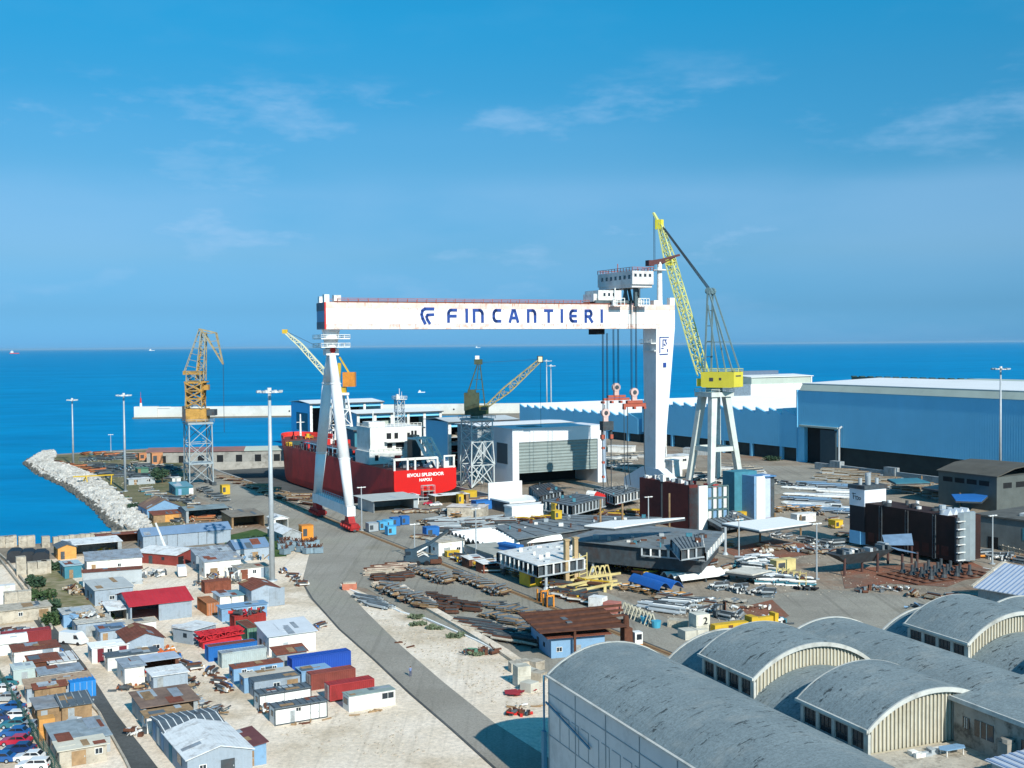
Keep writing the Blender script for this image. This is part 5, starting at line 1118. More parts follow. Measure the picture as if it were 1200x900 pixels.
litter('dark wrecked engine dumped in the shade by the track','scrap heap','scrap_heap',155,862,2.2,1.6,1.3,[DST,RUS,W],16,seed=13)
litter('long untidy row of timber and scrap along the rusty canopy','scrap row','scrap_heap',236,828,11,2,1.1,JUNK,44,R(-50),seed=14,kinds='pps')
litter('scattered scrap beside the small white flat roofed hut','scrap heap','scrap_heap',214,800,9,2.0,.9,JUNK,30,R(-48),seed=15,kinds='pbs')
# ------------------------------------------------------------ middle cluster (between track and lane)
rs_=shed('white walled workshop with bright red sheet roof and open dark bay',z1(765,858),z1(1125,842),13,4.0,BW,RDR,'gx',1.6,oh=.4,open_front=(.3,5.6))
shed('pale lean-to canopy on the left side of the red roofed workshop',z1(640,858),z1(760,852),6,3.0,GW,WHR,'mono',.5,open_front=(.3,3.4),L=3.8)
litter('white scrap sheets spilling from the pale lean-to','scrap heap','scrap_heap',140,731,6,2,1,[W,STL,BEI],26,R(20),seed=16,kinds='sbp')
shed('low white shed with pale roof and three grey roof strips',z6(765,392),z6(1092,420),8,3.4,W,GYR,'mono',.9,oh=.3,L=13,yaw=R(24),ribs=0)
shed('tall grey shed with rusty roof strip in front of the white shed',z6(730,520),z6(1052,470),3,4.0,STL,RSR,'flat',.3,L=13,yaw=R(20))
shed('lower flat roofed grey annex left of the red roofed workshop',z6(835,680),z6(1010,640),12,3.8,BW,mat('pale_gravel_roof',(.42,.44,.43),.9,.1,.5),'flat',.2,L=8)
shed('blue green hut half hidden left of the white shed',z6(570,440),z6(720,425),7,3.4,TEA,mat('pale_teal_roof',(.35,.48,.52),.8,.15),'flat',.2)
shed('long low white canopy over dark stores near the sea wall',z6(590,255),z6(870,205),8,3.6,GW,WHR,'mono',.4,open_front=(.3,13),L=14)
shed('dark roofed hut with orange front near the sea wall',z6(510,272),z6(605,262),7,3.4,PLY,DGR,'gy',.8,L=4.6)
litter('yellow skip heaped with rubble by the long white canopy','skip','skip',122,646,3.4,2.6,1.6,[YEL,YEL,BEI],14,seed=17,kinds='bb')
shed('low open rack roofed in rust near the sea wall end',z6(860,150),z6(1100,130),4,3.0,RUS,RSR,'flat',.1,open_front=(.3,11),L=12)
litter('row of parked wrecks and white scrap behind the red roofed workshop','scrap row','scrap_heap',163,676,13,7,1.8,[W,DST,STL,W,GST],70,R(20),seed=18)
litter('white sheets stacked beside the grey annex','sheet stack','sheet_stack',153,684,5,3,1.6,[W,STL],20,R(20),seed=19,kinds='sb')
litter('tan scrap and bushes heaped along the left side of the annex','scrap row','scrap_heap',84,694,10,3,1.6,[TIM,RUS,BEI,DST],50,R(-55),seed=20)
shed('pale blue hut with littered white roof left of the white low roof',z6(560,870),z6(640,860),5.5,3,LBL,mat('littered_pale_roof',(.40,.40,.38),.9,.5,1.4),'flat',.1,L=6)
shed('blue hut with rubble strewn roof in front of the littered pale hut',z2(455,140),z2(590,132),6,3.0,BW,mat('rubble_roof',(.45,.43,.38),.95,.5,1.4),'flat',.1,L=6.4)
litter('rubble and sheets strewn over the roof of the blue hut','scrap heap','scrap_heap',102,741,6,3,.9,JUNKL,34,R(20),seed=21,z=3.0)
shed('low long white walled store with tan roof beside the red roofed workshop',z2(650,140),z2(855,110),3,2.6,W,BEI,'flat',.1,L=8.5)
shed('small slate blue hut behind the rusty gabled shed',z2(590,180),z2(690,170),5,2.8,BW,BLR,'flat',.1,L=4.5)
shed('blue grey gabled shed with rusty brown roof beside the orange scrap',z2(748,262),z2(905,245),9,3.4,BW,RSR,'gy',1.2,wins=[(2.6,1.3,.8,.5)],L=6.4)
shed('white kiosk with two maroon doors facing the track',z2(540,290),z2(715,280),4,3.0,W,WC,'flat',.1,oh=.2,doors=[(.9,2.0,2.5,mat('maroon_door',(.16,.02,.03),.7,.1)),(4.6,5.9,2.5,MATS['maroon_door'])],wins=[(2.6,1.3,.8,1.0)],L=6.2)
shed('long white hut with dark roof edge in front of the rusty gabled shed',z2(632,335),z2(855,300),2.8,2.7,W,DGR,'flat',.1,L=8.4)
shed('tall white and pale blue hut standing before the dark canopy',z2(732,420),z2(820,405),6,3.3,W,GYR,'flat',.1,L=3.2)
shed('open canopy with pale blue roof over red drums',z2(815,385),z2(990,350),4,3.2,RUS,mat('pale_slate_roof',(.36,.42,.50),.7,.15),'flat',.1,open_front=(.2,6),L=6.6)
litter('orange machinery parts piled by the open canopy','machinery','machinery_parts',190,768,3.2,4,1.8,[ORG,mat('orange_red',(.55,.12,.03),.7,.2),RUS,W],34,seed=22)
litter('rusty drum and bricks at the foot of the tall white hut','scrap heap','scrap_heap',156,808,5,1.8,1.0,[RUS,TIM,mat('orange_red2',(.40,.12,.05),.8,.2),DST],22,R(15),seed=23,kinds='tbp')
litter('red drums stored under the open canopy','drums','drums',186,790,4,2,1.2,[RED,DST,RUS],16,seed=24,kinds='tb')
# concrete blocks and black bales near the sea wall
def blockpile(label,px,py,nx,nz,m_=BEI,s_=2.2,name='concrete_block_stack',cat='concrete blocks',yaw=TH,dep=2,group=None):
    q=random.Random(int(px*7+py)); t_=thing(name,label,cat,at(px,py),yaw,group)
    for i in range(nx):
        for k_ in range(nz):
            if k_==nz-1 and nz>1 and q.random()<.25 and nx>1: continue
            j=q.uniform(-.12,.12); b=MB(m_); x=i*(s_+.12); b.box(x+j,j,k_*(s_*.72+.02),x+s_+j,dep+j,(k_+1)*s_*.72); 
            b.box(x+j+.25,j-.05,k_*(s_*.72+.02)+.3,x+s_+j-.25,j,(k_+1)*s_*.72-.4)
            b.build('block',t_)
    return t_
for nm,x,y,nx,nz in (('pair of beige concrete blocks stacked at the far left of the sea wall',0,655,2,2),('tall beige block stack second from the left on the sea wall',50,652,1,3),('widest and tallest beige block stack on the sea wall',165,655,2,3),('dark sided block stack right of the widest one on the sea wall',370,650,1,3)):
    blockpile(nm,x/7.5,620+y/7.5-66,nx,nz) if 0 else blockpile(nm,x/7.5,642,nx,min(nz,2),BEI,2.1)
blockpile('beige concrete block stack beside the bushes and the track',20,676,3,3)
blockpile('lower concrete block pair right of the beige stack by the bushes',37,674,2,2)
for i,(x,nm) in enumerate(((8,'leftmost of three black covered bales behind the concrete blocks'),(23,'middle one of three black covered bales behind the concrete blocks'),(38,'rightmost of three black covered bales behind the concrete blocks'))):
    b=MB(mat('black_tarpaulin',(.02,.024,.03),.6,.2)); b.ext([(0,0),(4,0),(4,2.2),(3,3.0),(1,3.0),(0,2.2)],'y',0,6); solo(b,'covered_bale',nm,'bale',at(x,660+i*.7),R(20))
# ------------------------------------------------------------ left strip along the fence
blockpile('whitish block stack at the left edge beside the track',0,712,1,2,W,3.2)
blockpile('beige block stack with littered top beside the track',5,716,2,2,BEI,2.6)
shed('long cream roofed hut at the left edge above the grey junk',z6(-40,840),z6(275,800),6,2.8,BEI,BEI,'flat',.1,L=10.5)
litter('grey and rust red sheets laid on the ground at the left edge','sheet stack','sheet_stack',12,742,8,3,1.6,[STL,RUS,W,GST],34,R(10),seed=25,kinds='sb')
container('dark red container in the row along the fence',z2(12,200),z2(235,185),mat('container_maroon',(.26,.035,.04),.75,.15,.5,dirt='#4a2420'),L=8.6,h=2.8)
shed('white arched tarpaulin shelter in front of the maroon container',z2(0,245),z2(110,235),4,1.8,W,W,'arch',1.0,L=4.5)
shed('long hut with rusty roof and white wall near the fence',z2(85,305),z2(265,285),5,2.8,W,RSR,'flat',.1,doors=[(4.6,6.4,2.5,BW)],L=7.4)
shed('white roofed hut with rusty ribs beside the track',z2(290,365),z2(400,350),6,2.6,W,WHR,'flat',.1,L=4.4,ribs=RUS)
shed('brown roofed hut with white centre strip near the fence',z2(180,370),z2(285,358),5,2.7,RUS,RSR,'flat',.1,L=4.6,ribs=0)
cabin('pale grey green box cabin close to the fence',z2(80,420),z2(162,412),mat('grey_green_panel',(.42,.50,.48),.7,.1),mat('grey_green_panel2',(.48,.54,.52),.7,.1),L=3.4,dep=4.2)
shed('flat dark grey roofed hut left of the bright blue container',z2(240,440),z2(402,408),4.5,2.6,W,GYR,'flat',.1,L=6.4)
container('bright blue container beside the dark lane',z2(412,500),z2(512,488),mat('azure_blue',(.02,.20,.52),.6,.1,.5),L=3.9,dep=6,h=2.9,doors='front')
shed('long low white walled hut with rusty shingle roof behind the plank pile',z2(160,520),z2(400,480),3.5,2.6,BW,mat('rusty_shingle',(.36,.26,.18),.9,.35,1.5),'mono',.4,doors=[],L=9.6)
shed('small orange roofed kennel in front of the long low hut',z2(205,525),z2(330,508),1.6,1.2,TIM,RSR,'mono',.3,L=4.6)
litter('pile of white and grey planks beside the fence','plank pile','plank_pile',62,831,9,4,1.0,[W,TIM,STL,W],44,R(0),seed=26,kinds='p')
shed('weathered grey roofed shack by the fence',z2(220,650),z2(330,640),6,2.6,TIM,mat('weathered_grey_roof',(.22,.24,.26),.9,.4,1,dirt='#6b5a48'),'flat',.1,L=5)
shed('slate panel roof shack right of the weathered grey one',z2(365,640),z2(455,620),5,2.7,TIM,DGR,'mono',.5,L=4.2,ribs=GW)
blockpile('large light timber crate standing behind the grey hut',46,869,2,2,PLY,2.1,'timber_crate','crate')
litter('white bundles on a grey trolley beside the timber crate','bundles','bundles',83,851,3,1.8,1.7,[W,W,STL],12,seed=27,kinds='bs')
litter('rusty reddish scrap beside the plank pile','scrap heap','scrap_heap',87,832,3,4,1.2,[RUS,PRM,W],26,seed=28,kinds='pb')
shed('lowest grey flat roofed hut at the bottom of the fence row',z2(330,858),z2(500,820),9,2.6,STL,mat('grey_flat_roof',(.25,.30,.33),.85,.25,.8,dirt='#6b6456'),'flat',.1,L=7)
shed('cream roofed low store at the very bottom of the fence row',z2(350,905),z2(485,885),4,2.4,BEI,mat('cream_flat_roof',(.58,.54,.44),.9,.15),'flat',.1,L=6)
# fence
fc=thing('mesh_fence','dark green mesh fence between the car park and the hut row','fence',(0,0,0),0)
a_,c_=P(-40,735),P(78,930); n=26; b=MB(mat('fence_green',(.03,.10,.08),.7,.2))
for k_ in range(n+1):
    q=a_.lerp(c_,k_/n); MB(mat('fence_green',None) if 0 else MATS['fence_green']).tube((q.x,q.y,0),(q.x,q.y,2.4),.06,None,6).build('post',fc)
for z_ in [.1+.23*i for i in range(11)]: b.beam((a_.x,a_.y,z_),(c_.x,c_.y,z_),.03)
m_=int((c_-a_).length/.6)
for k_ in range(m_): q=a_.lerp(c_,k_/m_); r_=a_.lerp(c_,(k_+1)/m_); b.beam((q.x,q.y,.05),(r_.x,r_.y,2.3),.025); b.beam((r_.x,r_.y,.05),(q.x,q.y,2.3),.025)
b.build('wire_mesh',fc)
# low parapet and pipes along the track
b=MB(BEI)
ks=[(-20,640),(0,657),(26,690),(52,738)]
for p0,p1 in zip(ks,ks[1:]):
    p0=P(*p0);p1=P(*p1)
    for o_ in (0,1.5): b.beam((p0.x+o_,p0.y,.35),(p1.x+o_,p1.y,.35),.4,.6)
tag(b.build('track_kerb'),'double concrete kerb line of the sunken track at the left','kerb')
b=MB(BEI)
ks=[(96,812),(118,836),(150,893),(165,925)]
for p0,p1 in zip(ks,ks[1:]):
    p0=P(p0[0]-3,p0[1]);p1=P(p1[0]-3,p1[1]); b.beam((p0.x,p0.y,.2),(p1.x,p1.y,.2),.3,.4)
tag(b.build('lane_kerb'),'thin pale kerb beside the dark lane at the bottom left','kerb')
pr=thing('pipe_rack','five long pale pipes lying beside the track kerb','pipes',at(24,722),R(118))
for k_ in range(5): MB(STL).tube((0,k_*.7,.2),(9,k_*.7,.2),.2,None,8).build('pipe',pr)
# ------------------------------------------------------------ vehicles
CARG=mat('car_window',(.015,.02,.03),.08,.05,spec=.7,jit=0)
def car(label,px,py,yaw,paint,L_=4.2,W_=1.7,group=None,estate=False):
    t_=thing('parked_car',label,'car',at(px,py),yaw,group)
    b=MB(paint); k=L_/4.2
    lo=[(0,.35),(.05*k,.62),(.25*k,.78),(1.15*k,.90),(3.75*k,.92),(4.12*k,.80),(4.2*k,.4),(4.15*k,.28),(.1*k,.28)]
    b.ext(lo,'y',-W_/2,W_/2)
    rear=4.05*k if estate else 3.7*k; c=[(1.2*k,.9),(1.85*k,1.36),(3.2*k if not estate else 3.85*k,1.40),(rear,.92)]
    b.ext([(x,z) for x,z in c],'y',-W_/2+.14,W_/2-.14); bo=b.build('body',t_)
    g=MB(CARG); yy=W_/2-.135
    def pn(pts,m=g):
        m.add(pts,[(0,1,2,3)])
    for s_ in (-1,1):
        y=s_*(yy+.008); g=MB(CARG); g.add([(1.35*k,y,.95),(2.35*k,y,.95),(2.35*k,y,1.31),(1.88*k,y,1.31)],[(0,1,2,3)]); g.build('side_window',t_)
        g=MB(CARG); g.add([(2.43*k,y,.95),(rear-.18*k,y,.95),((3.18 if not estate else 3.7)*k,y,1.31),(2.43*k,y,1.31)],[(0,1,2,3)]); g.build('side_window',t_)
    g=MB(CARG); g.add([(1.27*k,-yy+.08,.965),(1.27*k,yy-.08,.965),(1.80*k,yy-.12,1.345),(1.80*k,-yy+.12,1.345)],[(0,1,2,3)]); g.build('windscreen',t_)
    x1=(3.2 if not estate else 3.85)*k; g=MB(CARG); g.add([(x1+.07,-yy+.1,1.345),(x1+.07,yy-.1,1.345),(rear-.02,yy-.08,.99),(rear-.02,-yy+.08,.99)],[(3,2,1,0)]); g.build('rear_window',t_)
    for s_ in (-1,1):
        MB(W).box(-.01,s_*.55-.16,.55,.12,s_*.55+.16,.70).build('headlight',t_); MB(RED).box(4.1*k,s_*.6-.14,.6,4.2*k,s_*.6+.14,.78).build('tail_light',t_)
        for x in (.85*k,3.35*k):
            wb=MB(BLK); wb.tube((x,s_*(W_/2-.18),.31),(x,s_*(W_/2+.02),.31),.31,None,12); wo=wb.build('wheel',t_)
            wb=MB(STL); wb.tube((x,s_*(W_/2+.02),.31),(x,s_*(W_/2+.035),.31),.18,None,10); wb.build('rim',wo)
    b=MB(DST); b.box(-.06,-W_/2+.1,.3,.05,W_/2-.1,.5); b.box(4.14*k,-W_/2+.1,.32,4.26*k,W_/2-.1,.52); b.build('bumper',t_)
    return t_
def cp(n,c,r=.25,me=.0): return mat(n,c,r,.02,.5,spec=.6,metal=me,jit=0)
CW,CB,CN,CG,CR_,CS=cp('car_white',(.75,.75,.74)),cp('car_blue',(.02,.10,.30)),cp('car_navy',(.015,.04,.13)),cp('car_teal',(.03,.16,.20)),cp('car_red',(.45,.02,.05)),cp('car_silver',(.45,.48,.50),.3,.4)
cy=R(-14)
for i,(px,py,p_,nm,es) in enumerate([(-8,803,CG,'teal car farthest up the car park at the left edge',0),(-14,812,CW,'white car just below the farthest teal car in the car park',0),(-10,822,CS,'silver car above the pair of blue cars in the car park',1),(-4,833,CB,'mid blue car in the upper half of the car park',0),(-2,843,CW,'white estate car half way down the car park',1),(0,853,CG,'teal car just below the white estate car',0),(14,856,CS,'silver hatchback standing closest to the mesh fence in the car park',0),(0,863,CB,'bright blue car right above the crimson car',0),(0,873,CR_,'crimson car in the row by the mesh fence',0),(4,882,CN,'navy car between the crimson car and the white ones',0),(16,892,CW,'white car in the lower rows of the car park',0),(20,901,CW,'white car nearest the bottom edge of the car park',1),(-20,893,CB,'blue car at the bottom left corner',0),(-22,845,CN,'navy car cut off by the left edge of the view',0)]):
    car(nm,px,py,R(2),p_,4.3,1.75,'cars parked behind the mesh fence',bool(es))
def van(label,px,py,yaw,paint=CW):
    t_=thing('parked_van',label,'van',at(px,py),yaw)
    b=MB(paint); b.ext([(0,.35),(0,1.0),(.35,1.15),(1.1,2.05),(1.5,2.35),(5.2,2.35),(5.3,.35)],'y',-.95,.95); b.build('body',t_)
    for s_ in (-1,1):
        y=s_*.958; g=MB(CARG); g.add([(.75,y,1.2),(1.9,y,1.2),(1.9,y,1.95),(1.2,y,1.95)],[(0,1,2,3)]); g.build('side_window',t_)
        MB(CARG).box(5.29,s_*.48-.32,1.35,5.32,s_*.48+.32,1.95).build('rear_window',t_); MB(RED).box(5.28,s_*.82-.08,.8,5.33,s_*.82+.08,1.2).build('tail_light',t_); MB(W).box(-.02,s_*.65-.15,.75,.05,s_*.65+.15,.95).build('headlight',t_)
        for x in (.95,4.2): wb=MB(BLK); wb.tube((x,s_*.75,.35),(x,s_*.98,.35),.35,None,12); wb.build('wheel',t_)
    g=MB(CARG); g.add([(.43,-.8,1.22),(.43,.8,1.22),(1.05,.75,1.98),(1.05,-.75,1.98)],[(0,1,2,3)]); g.build('windscreen',t_)
    MB(DST).box(5.26,-.9,.3,5.38,.9,.5).build('bumper',t_); return t_
van('white van with dark rear windows parked beside the twin grey sheds',214,677,R(110))
van('small white van parked by the track near the slate blue hut',100,756,R(160))
tp=thing('pickup_truck','white flatbed pickup parked in front of the red roofed workshop','pickup truck',at(206,742),R(-62))
b=MB(CW); b.ext([(0,.4),(0,.95),(.3,1.1),(.6,1.85),(1.9,1.85),(1.9,.4)],'y',-.9,.9); b.build('cab',tp); b=MB(STL); b.box(2,-.95,.7,5.4,.95,.85); b.box(2,-.95,.85,5.4,-.88,1.2); b.box(2,.88,.85,5.4,.95,1.2); b.build('flatbed',tp)
for s_ in (-1,1):
    for x in (.85,4.3): wb=MB(BLK); wb.tube((x,s_*.7,.36),(x,s_*.93,.36),.36,None,12); wb.build('wheel',tp)
    g=MB(CARG); g.add([(.75,s_*.906,1.15),(1.7,s_*.906,1.15),(1.7,s_*.906,1.7),(.9,s_*.906,1.7)],[(0,1,2,3)]); g.build('side_window',tp)
g=MB(CARG); g.add([(.33,-.75,1.15),(.33,.75,1.15),(.57,.75,1.78),(.57,-.75,1.78)],[(0,1,2,3)]); g.build('windscreen',tp)
# blue truck with loading crane
tk=thing('crane_truck','blue flat truck with raised white loading crane in front of the long blue shed','truck',at(164,655),R(-12))
b=MB(cp('truck_blue',(.02,.06,.20))); b.box(0,0,.8,5,2.4,2.0); b.build('body',tk); b=MB(DST); b.box(5,0,.6,9,2.4,1.1); b.use(RUS); b.box(5.4,.3,1.1,8.6,2.1,2.2); b.build('engine_deck',tk)
for x in (1,4,7.8):
    for y in (0,2.2): wb=MB(BLK); wb.tube((x,y,.5),(x,y+.3,.5),.5,None,12); wb.build('wheel',tk)
b=MB(W); b.tube((6.6,1.2,2),(6.6,1.2,3.6),.3,.3,8); b.beam((6.6,1.2,3.4),(4.0,1.2,9.4),.35,.35); b.beam((6.6,1.2,2.6),(5.2,1.2,6.0),.2); b.build('crane_arm',tk)
# mobile crane
mc=thing('mobile_crane','dark blue grey mobile crane with raised boom on the asphalt apron','mobile crane',at(474,664),R(10))
MBL=mat('dull_blue_grey',(.03,.06,.085),.6,.2,.6,dirt='#3a3a36'); b=MB(MBL); b.box(0,0,.9,8.5,2.8,2.2); b.box(.3,.2,2.2,3.2,2.6,4.0); b.build('body',mc); b=MB(RUS); b.box(6.5,-.3,.5,9.4,3.1,1.6); b.build('outrigger',mc)
for x in (1.2,3.4,5.6,7.6):
    for y in (-.05,2.45): wb=MB(BLK); wb.tube((x,y,.65),(x,y+.4,.65),.65,None,12); wb.build('wheel',mc)
b=MB(W); 
for y in (.2,2.6): b.beam((3.4,y,2.3),(4.9,y,3.0),.18); b.beam((4.9,y,3.0),(6.2,y,2.2),.18)
b.build('hand_frame',mc)
b=MB(MBL); b.beam((1.6,1.4,3.4),(6.5,2.9,5.0),.9,.8); b.beam((6.5,2.9,5.0),(11.5,4.4,8.0),.6,.6); b.build('boom',mc); b=MB(W); b.tube((2.6,1.0,2.9),(6.0,2.4,4.4),.2); b.build('ram',mc)
MB(GLS).box(.25,.15,2.8,1.6,1.2,3.7).build('cab_window',mc)
# ------------------------------------------------------------ people
def person(label,px,py,yaw,shirt,trs,z=0):
    t_=thing('person',label,'person',at(px,py),yaw)
    me=bpy.data.meshes.new('body'); vs=[(0,0,.95),(0,0,1.18),(0,0,1.42),(0,0,1.52),(0,.01,1.66),(.0,0,1.76),(.19,0,1.40),(.25,.04,1.13),(.24,.12,.90),(-.19,0,1.40),(-.26,.0,1.13),(-.26,-.08,.90),(.1,0,.90),(.12,.03,.50),(.12,.0,.07),(.12,-.16,.04),(-.1,0,.90),(-.13,-.06,.50),(-.13,.06,.07),(-.13,-.1,.04)]
    vs=[(x,y,z_) for x,y,z_ in vs]; es=[(0,1),(1,2),(2,3),(3,4),(4,5),(2,6),(6,7),(7,8),(2,9),(9,10),(10,11),(0,12),(12,13),(13,14),(14,15),(0,16),(16,17),(17,18),(18,19)]
    rd=[.15,.15,.15,.06,.10,.07,.07,.05,.035,.07,.05,.035,.10,.07,.05,.045,.10,.07,.05,.045]
    me.from_pydata(vs,es,[]); o_=bpy.data.objects.new('body',me); COL.objects.link(o_)
    md=o_.modifiers.new('skin','SKIN'); 
    for i,r_ in enumerate(rd): me.skin_vertices[0].data[i].radius=(r_,r_)
    me.skin_vertices[0].data[0].use_root=True
    s_=o_.modifiers.new('sub','SUBSURF'); s_.levels=1; s_.render_levels=1
    m2=bpy.data.meshes.new_from_object(o_.evaluated_get(bpy.context.evaluated_depsgraph_get())); bpy.data.objects.remove(o_); m2.name='body'
    sk=mat('skin',(.40,.24,.17),.6,.05); m2.materials.clear()
    for m_ in (trs,shirt,sk): m2.materials.append(m_)
    for p_ in m2.polygons:
        c=p_.center; p_.material_index = 2 if (c.z>1.50 or (abs(c.x)>.2 and c.z<1.02 and c.z>.82)) else (1 if c.z>.98 else 0); p_.use_smooth=True
    ob=bpy.data.objects.new('body',m2); COL.objects.link(ob); ob.parent=t_
    h=MB(mat('dark_hair',(.03,.02,.015),.8,.1)); h.tube((0,.02,1.70),(0,.015,1.80),.105,.06,10); h.build('hair',t_); return t_
person('person in blue work clothes walking along the curved road',481,793,R(30),mat('shirt_blue',(.16,.22,.38),.8,.1),mat('trousers_blue',(.06,.08,.16),.8,.1))
person('person in dark clothes standing at the junction beside the container yard',356,686,R(70),mat('shirt_dark',(.05,.06,.07),.8,.1),mat('trousers_dark',(.03,.03,.04),.8,.1))
ORD=['first','second','third','fourth','fifth','sixth','seventh','eighth','ninth','tenth','eleventh','twelfth','thirteenth','fourteenth','fifteenth','sixteenth']
ROWS={'low heaps on the open yard': ['right of the blue shells', 'between canopy plate and cages', 'behind the numbered block', 'left of the black funnel casing', 'behind the dark red hull wall', 'beside the white corrugated panels', 'behind the mobile crane', 'by the lamp post at the gantry foot', 'around the green crane tower foot', 'behind the right lantern vault'], 'crate loads among the hull sections': ['between rail and ribbed white section', 'below the blue shells', 'beside the white canopy plates', 'behind the flat white plate', 'beside the tan verandah shed', 'in front of the brown hull block'],'rusty heaps among the hull sections': ['beside the yellow equipment box', 'under the raised dark deck', 'right of the raised dark deck', 'around the low white unit', 'left of the dark red hull wall', 'beyond the small yellow boxes'], 'grey heaps across the right yard': ['left of the yellow lifting frame, rear row', 'under the flat white plate', 'at the foot of the pale fence', 'between yellow crane and far yard racks', 'left of the funnel casing', 'beside the yellow lifting frame'], 'little heaps in the container yard': ['beside the slate blue hut and small van', 'behind the red roofed workshop', 'right of the orange machinery', 'left of the light blue cabins', 'left of the trimmed white cabins', 'at the foot of the tallest mast', 'beside the red drum canopy', 'right of the white store', 'left of the flat roofed grey annex', 'in the hut row by the fence', 'behind the scrap rack'], 'pale heaps on the scrubby point': ['along the inner rock edge', 'between the hoppers', 'around the brown roofed shore shed', 'along the far edge of the point', 'below the orange crane', 'behind the brown roofed shore shed'],'pale timber stacks in the stockyard': ['upper left end of the stockyard'], 'cream plank stacks in the stockyard': ['lower row of the stockyard'], 'dark steel bundles in the stockyard': ['middle row of the stockyard', 'second row of the stockyard', 'top row of the stockyard'], 'rust brown bundles in the stockyard': ['lower left of the stockyard', 'lower middle of the stockyard', 'right of the stockyard'], 'grey plate piles in the stockyard': ['right end of the stockyard, upper row', 'right end of the stockyard, lower row'], 'dark pipe bundles by the sandy bank': ['along the sandy bank', 'low end of the sandy bank'], 'pale bar frames beside the road': ['beside the curved road'], 'pipe spool bundles in the right yard': ['behind the dirty white panel', 'in front of the dirty white panel', 'left of the dirty white panel'], 'white pipe bundles in the far yard': ['top rack behind the funnel casing', 'second rack left of the funnel casing', 'third rack left of the funnel casing', 'short rack next to the funnel casing'], 'blue grey bundles in the far yard': ['farthest rack of the far yard', 'nearest rack of the far yard', 'middle rack of the far yard'], 'brown bundles along the boundary wall': ['beside the boundary wall of the big hall', 'second row from the boundary wall', 'behind the brown hull block'], 'mixed heaps under the hooks': ['below the hanging hooks', 'farther row below the hanging hooks', 'at the yellow crane feet', 'behind the yellow crane feet'], 'mixed heaps by the dock head': ['in front of the red stern', 'right of the blue bins', 'above the white kiosk', 'beside the grey deck section', 'left of the grey deck section', 'by the yellow cabinet'], 'rusty scrap along the crane rail': ['by the white kiosk along the rail', 'along the rail below the yellow girders', 'by the yellow equipment box'], 'rusty strips along the dock edge': ['along the dock edge', 'second row from the dock edge', 'far end of the dock edge'], 'pale pipes behind the blue shells': ['right of the blue shells', 'below the blue shells'], 'blue grey scrap on the scrubby point': ['middle of the scrubby point', 'lower row of the scrubby point', 'upper left of the scrubby point', 'far row of the scrubby point', 'inner edge of the scrubby point'], 'rust orange scrap on the scrubby point': ['beside the rocks of the scrubby point', 'sea edge of the scrubby point', 'between the shore sheds'], 'pale goods between the shore sheds': ['behind the brown roofed shore shed', 'in front of the slate canopy', 'under the slate canopy', 'below the orange crane tower', 'around the white box hut']}
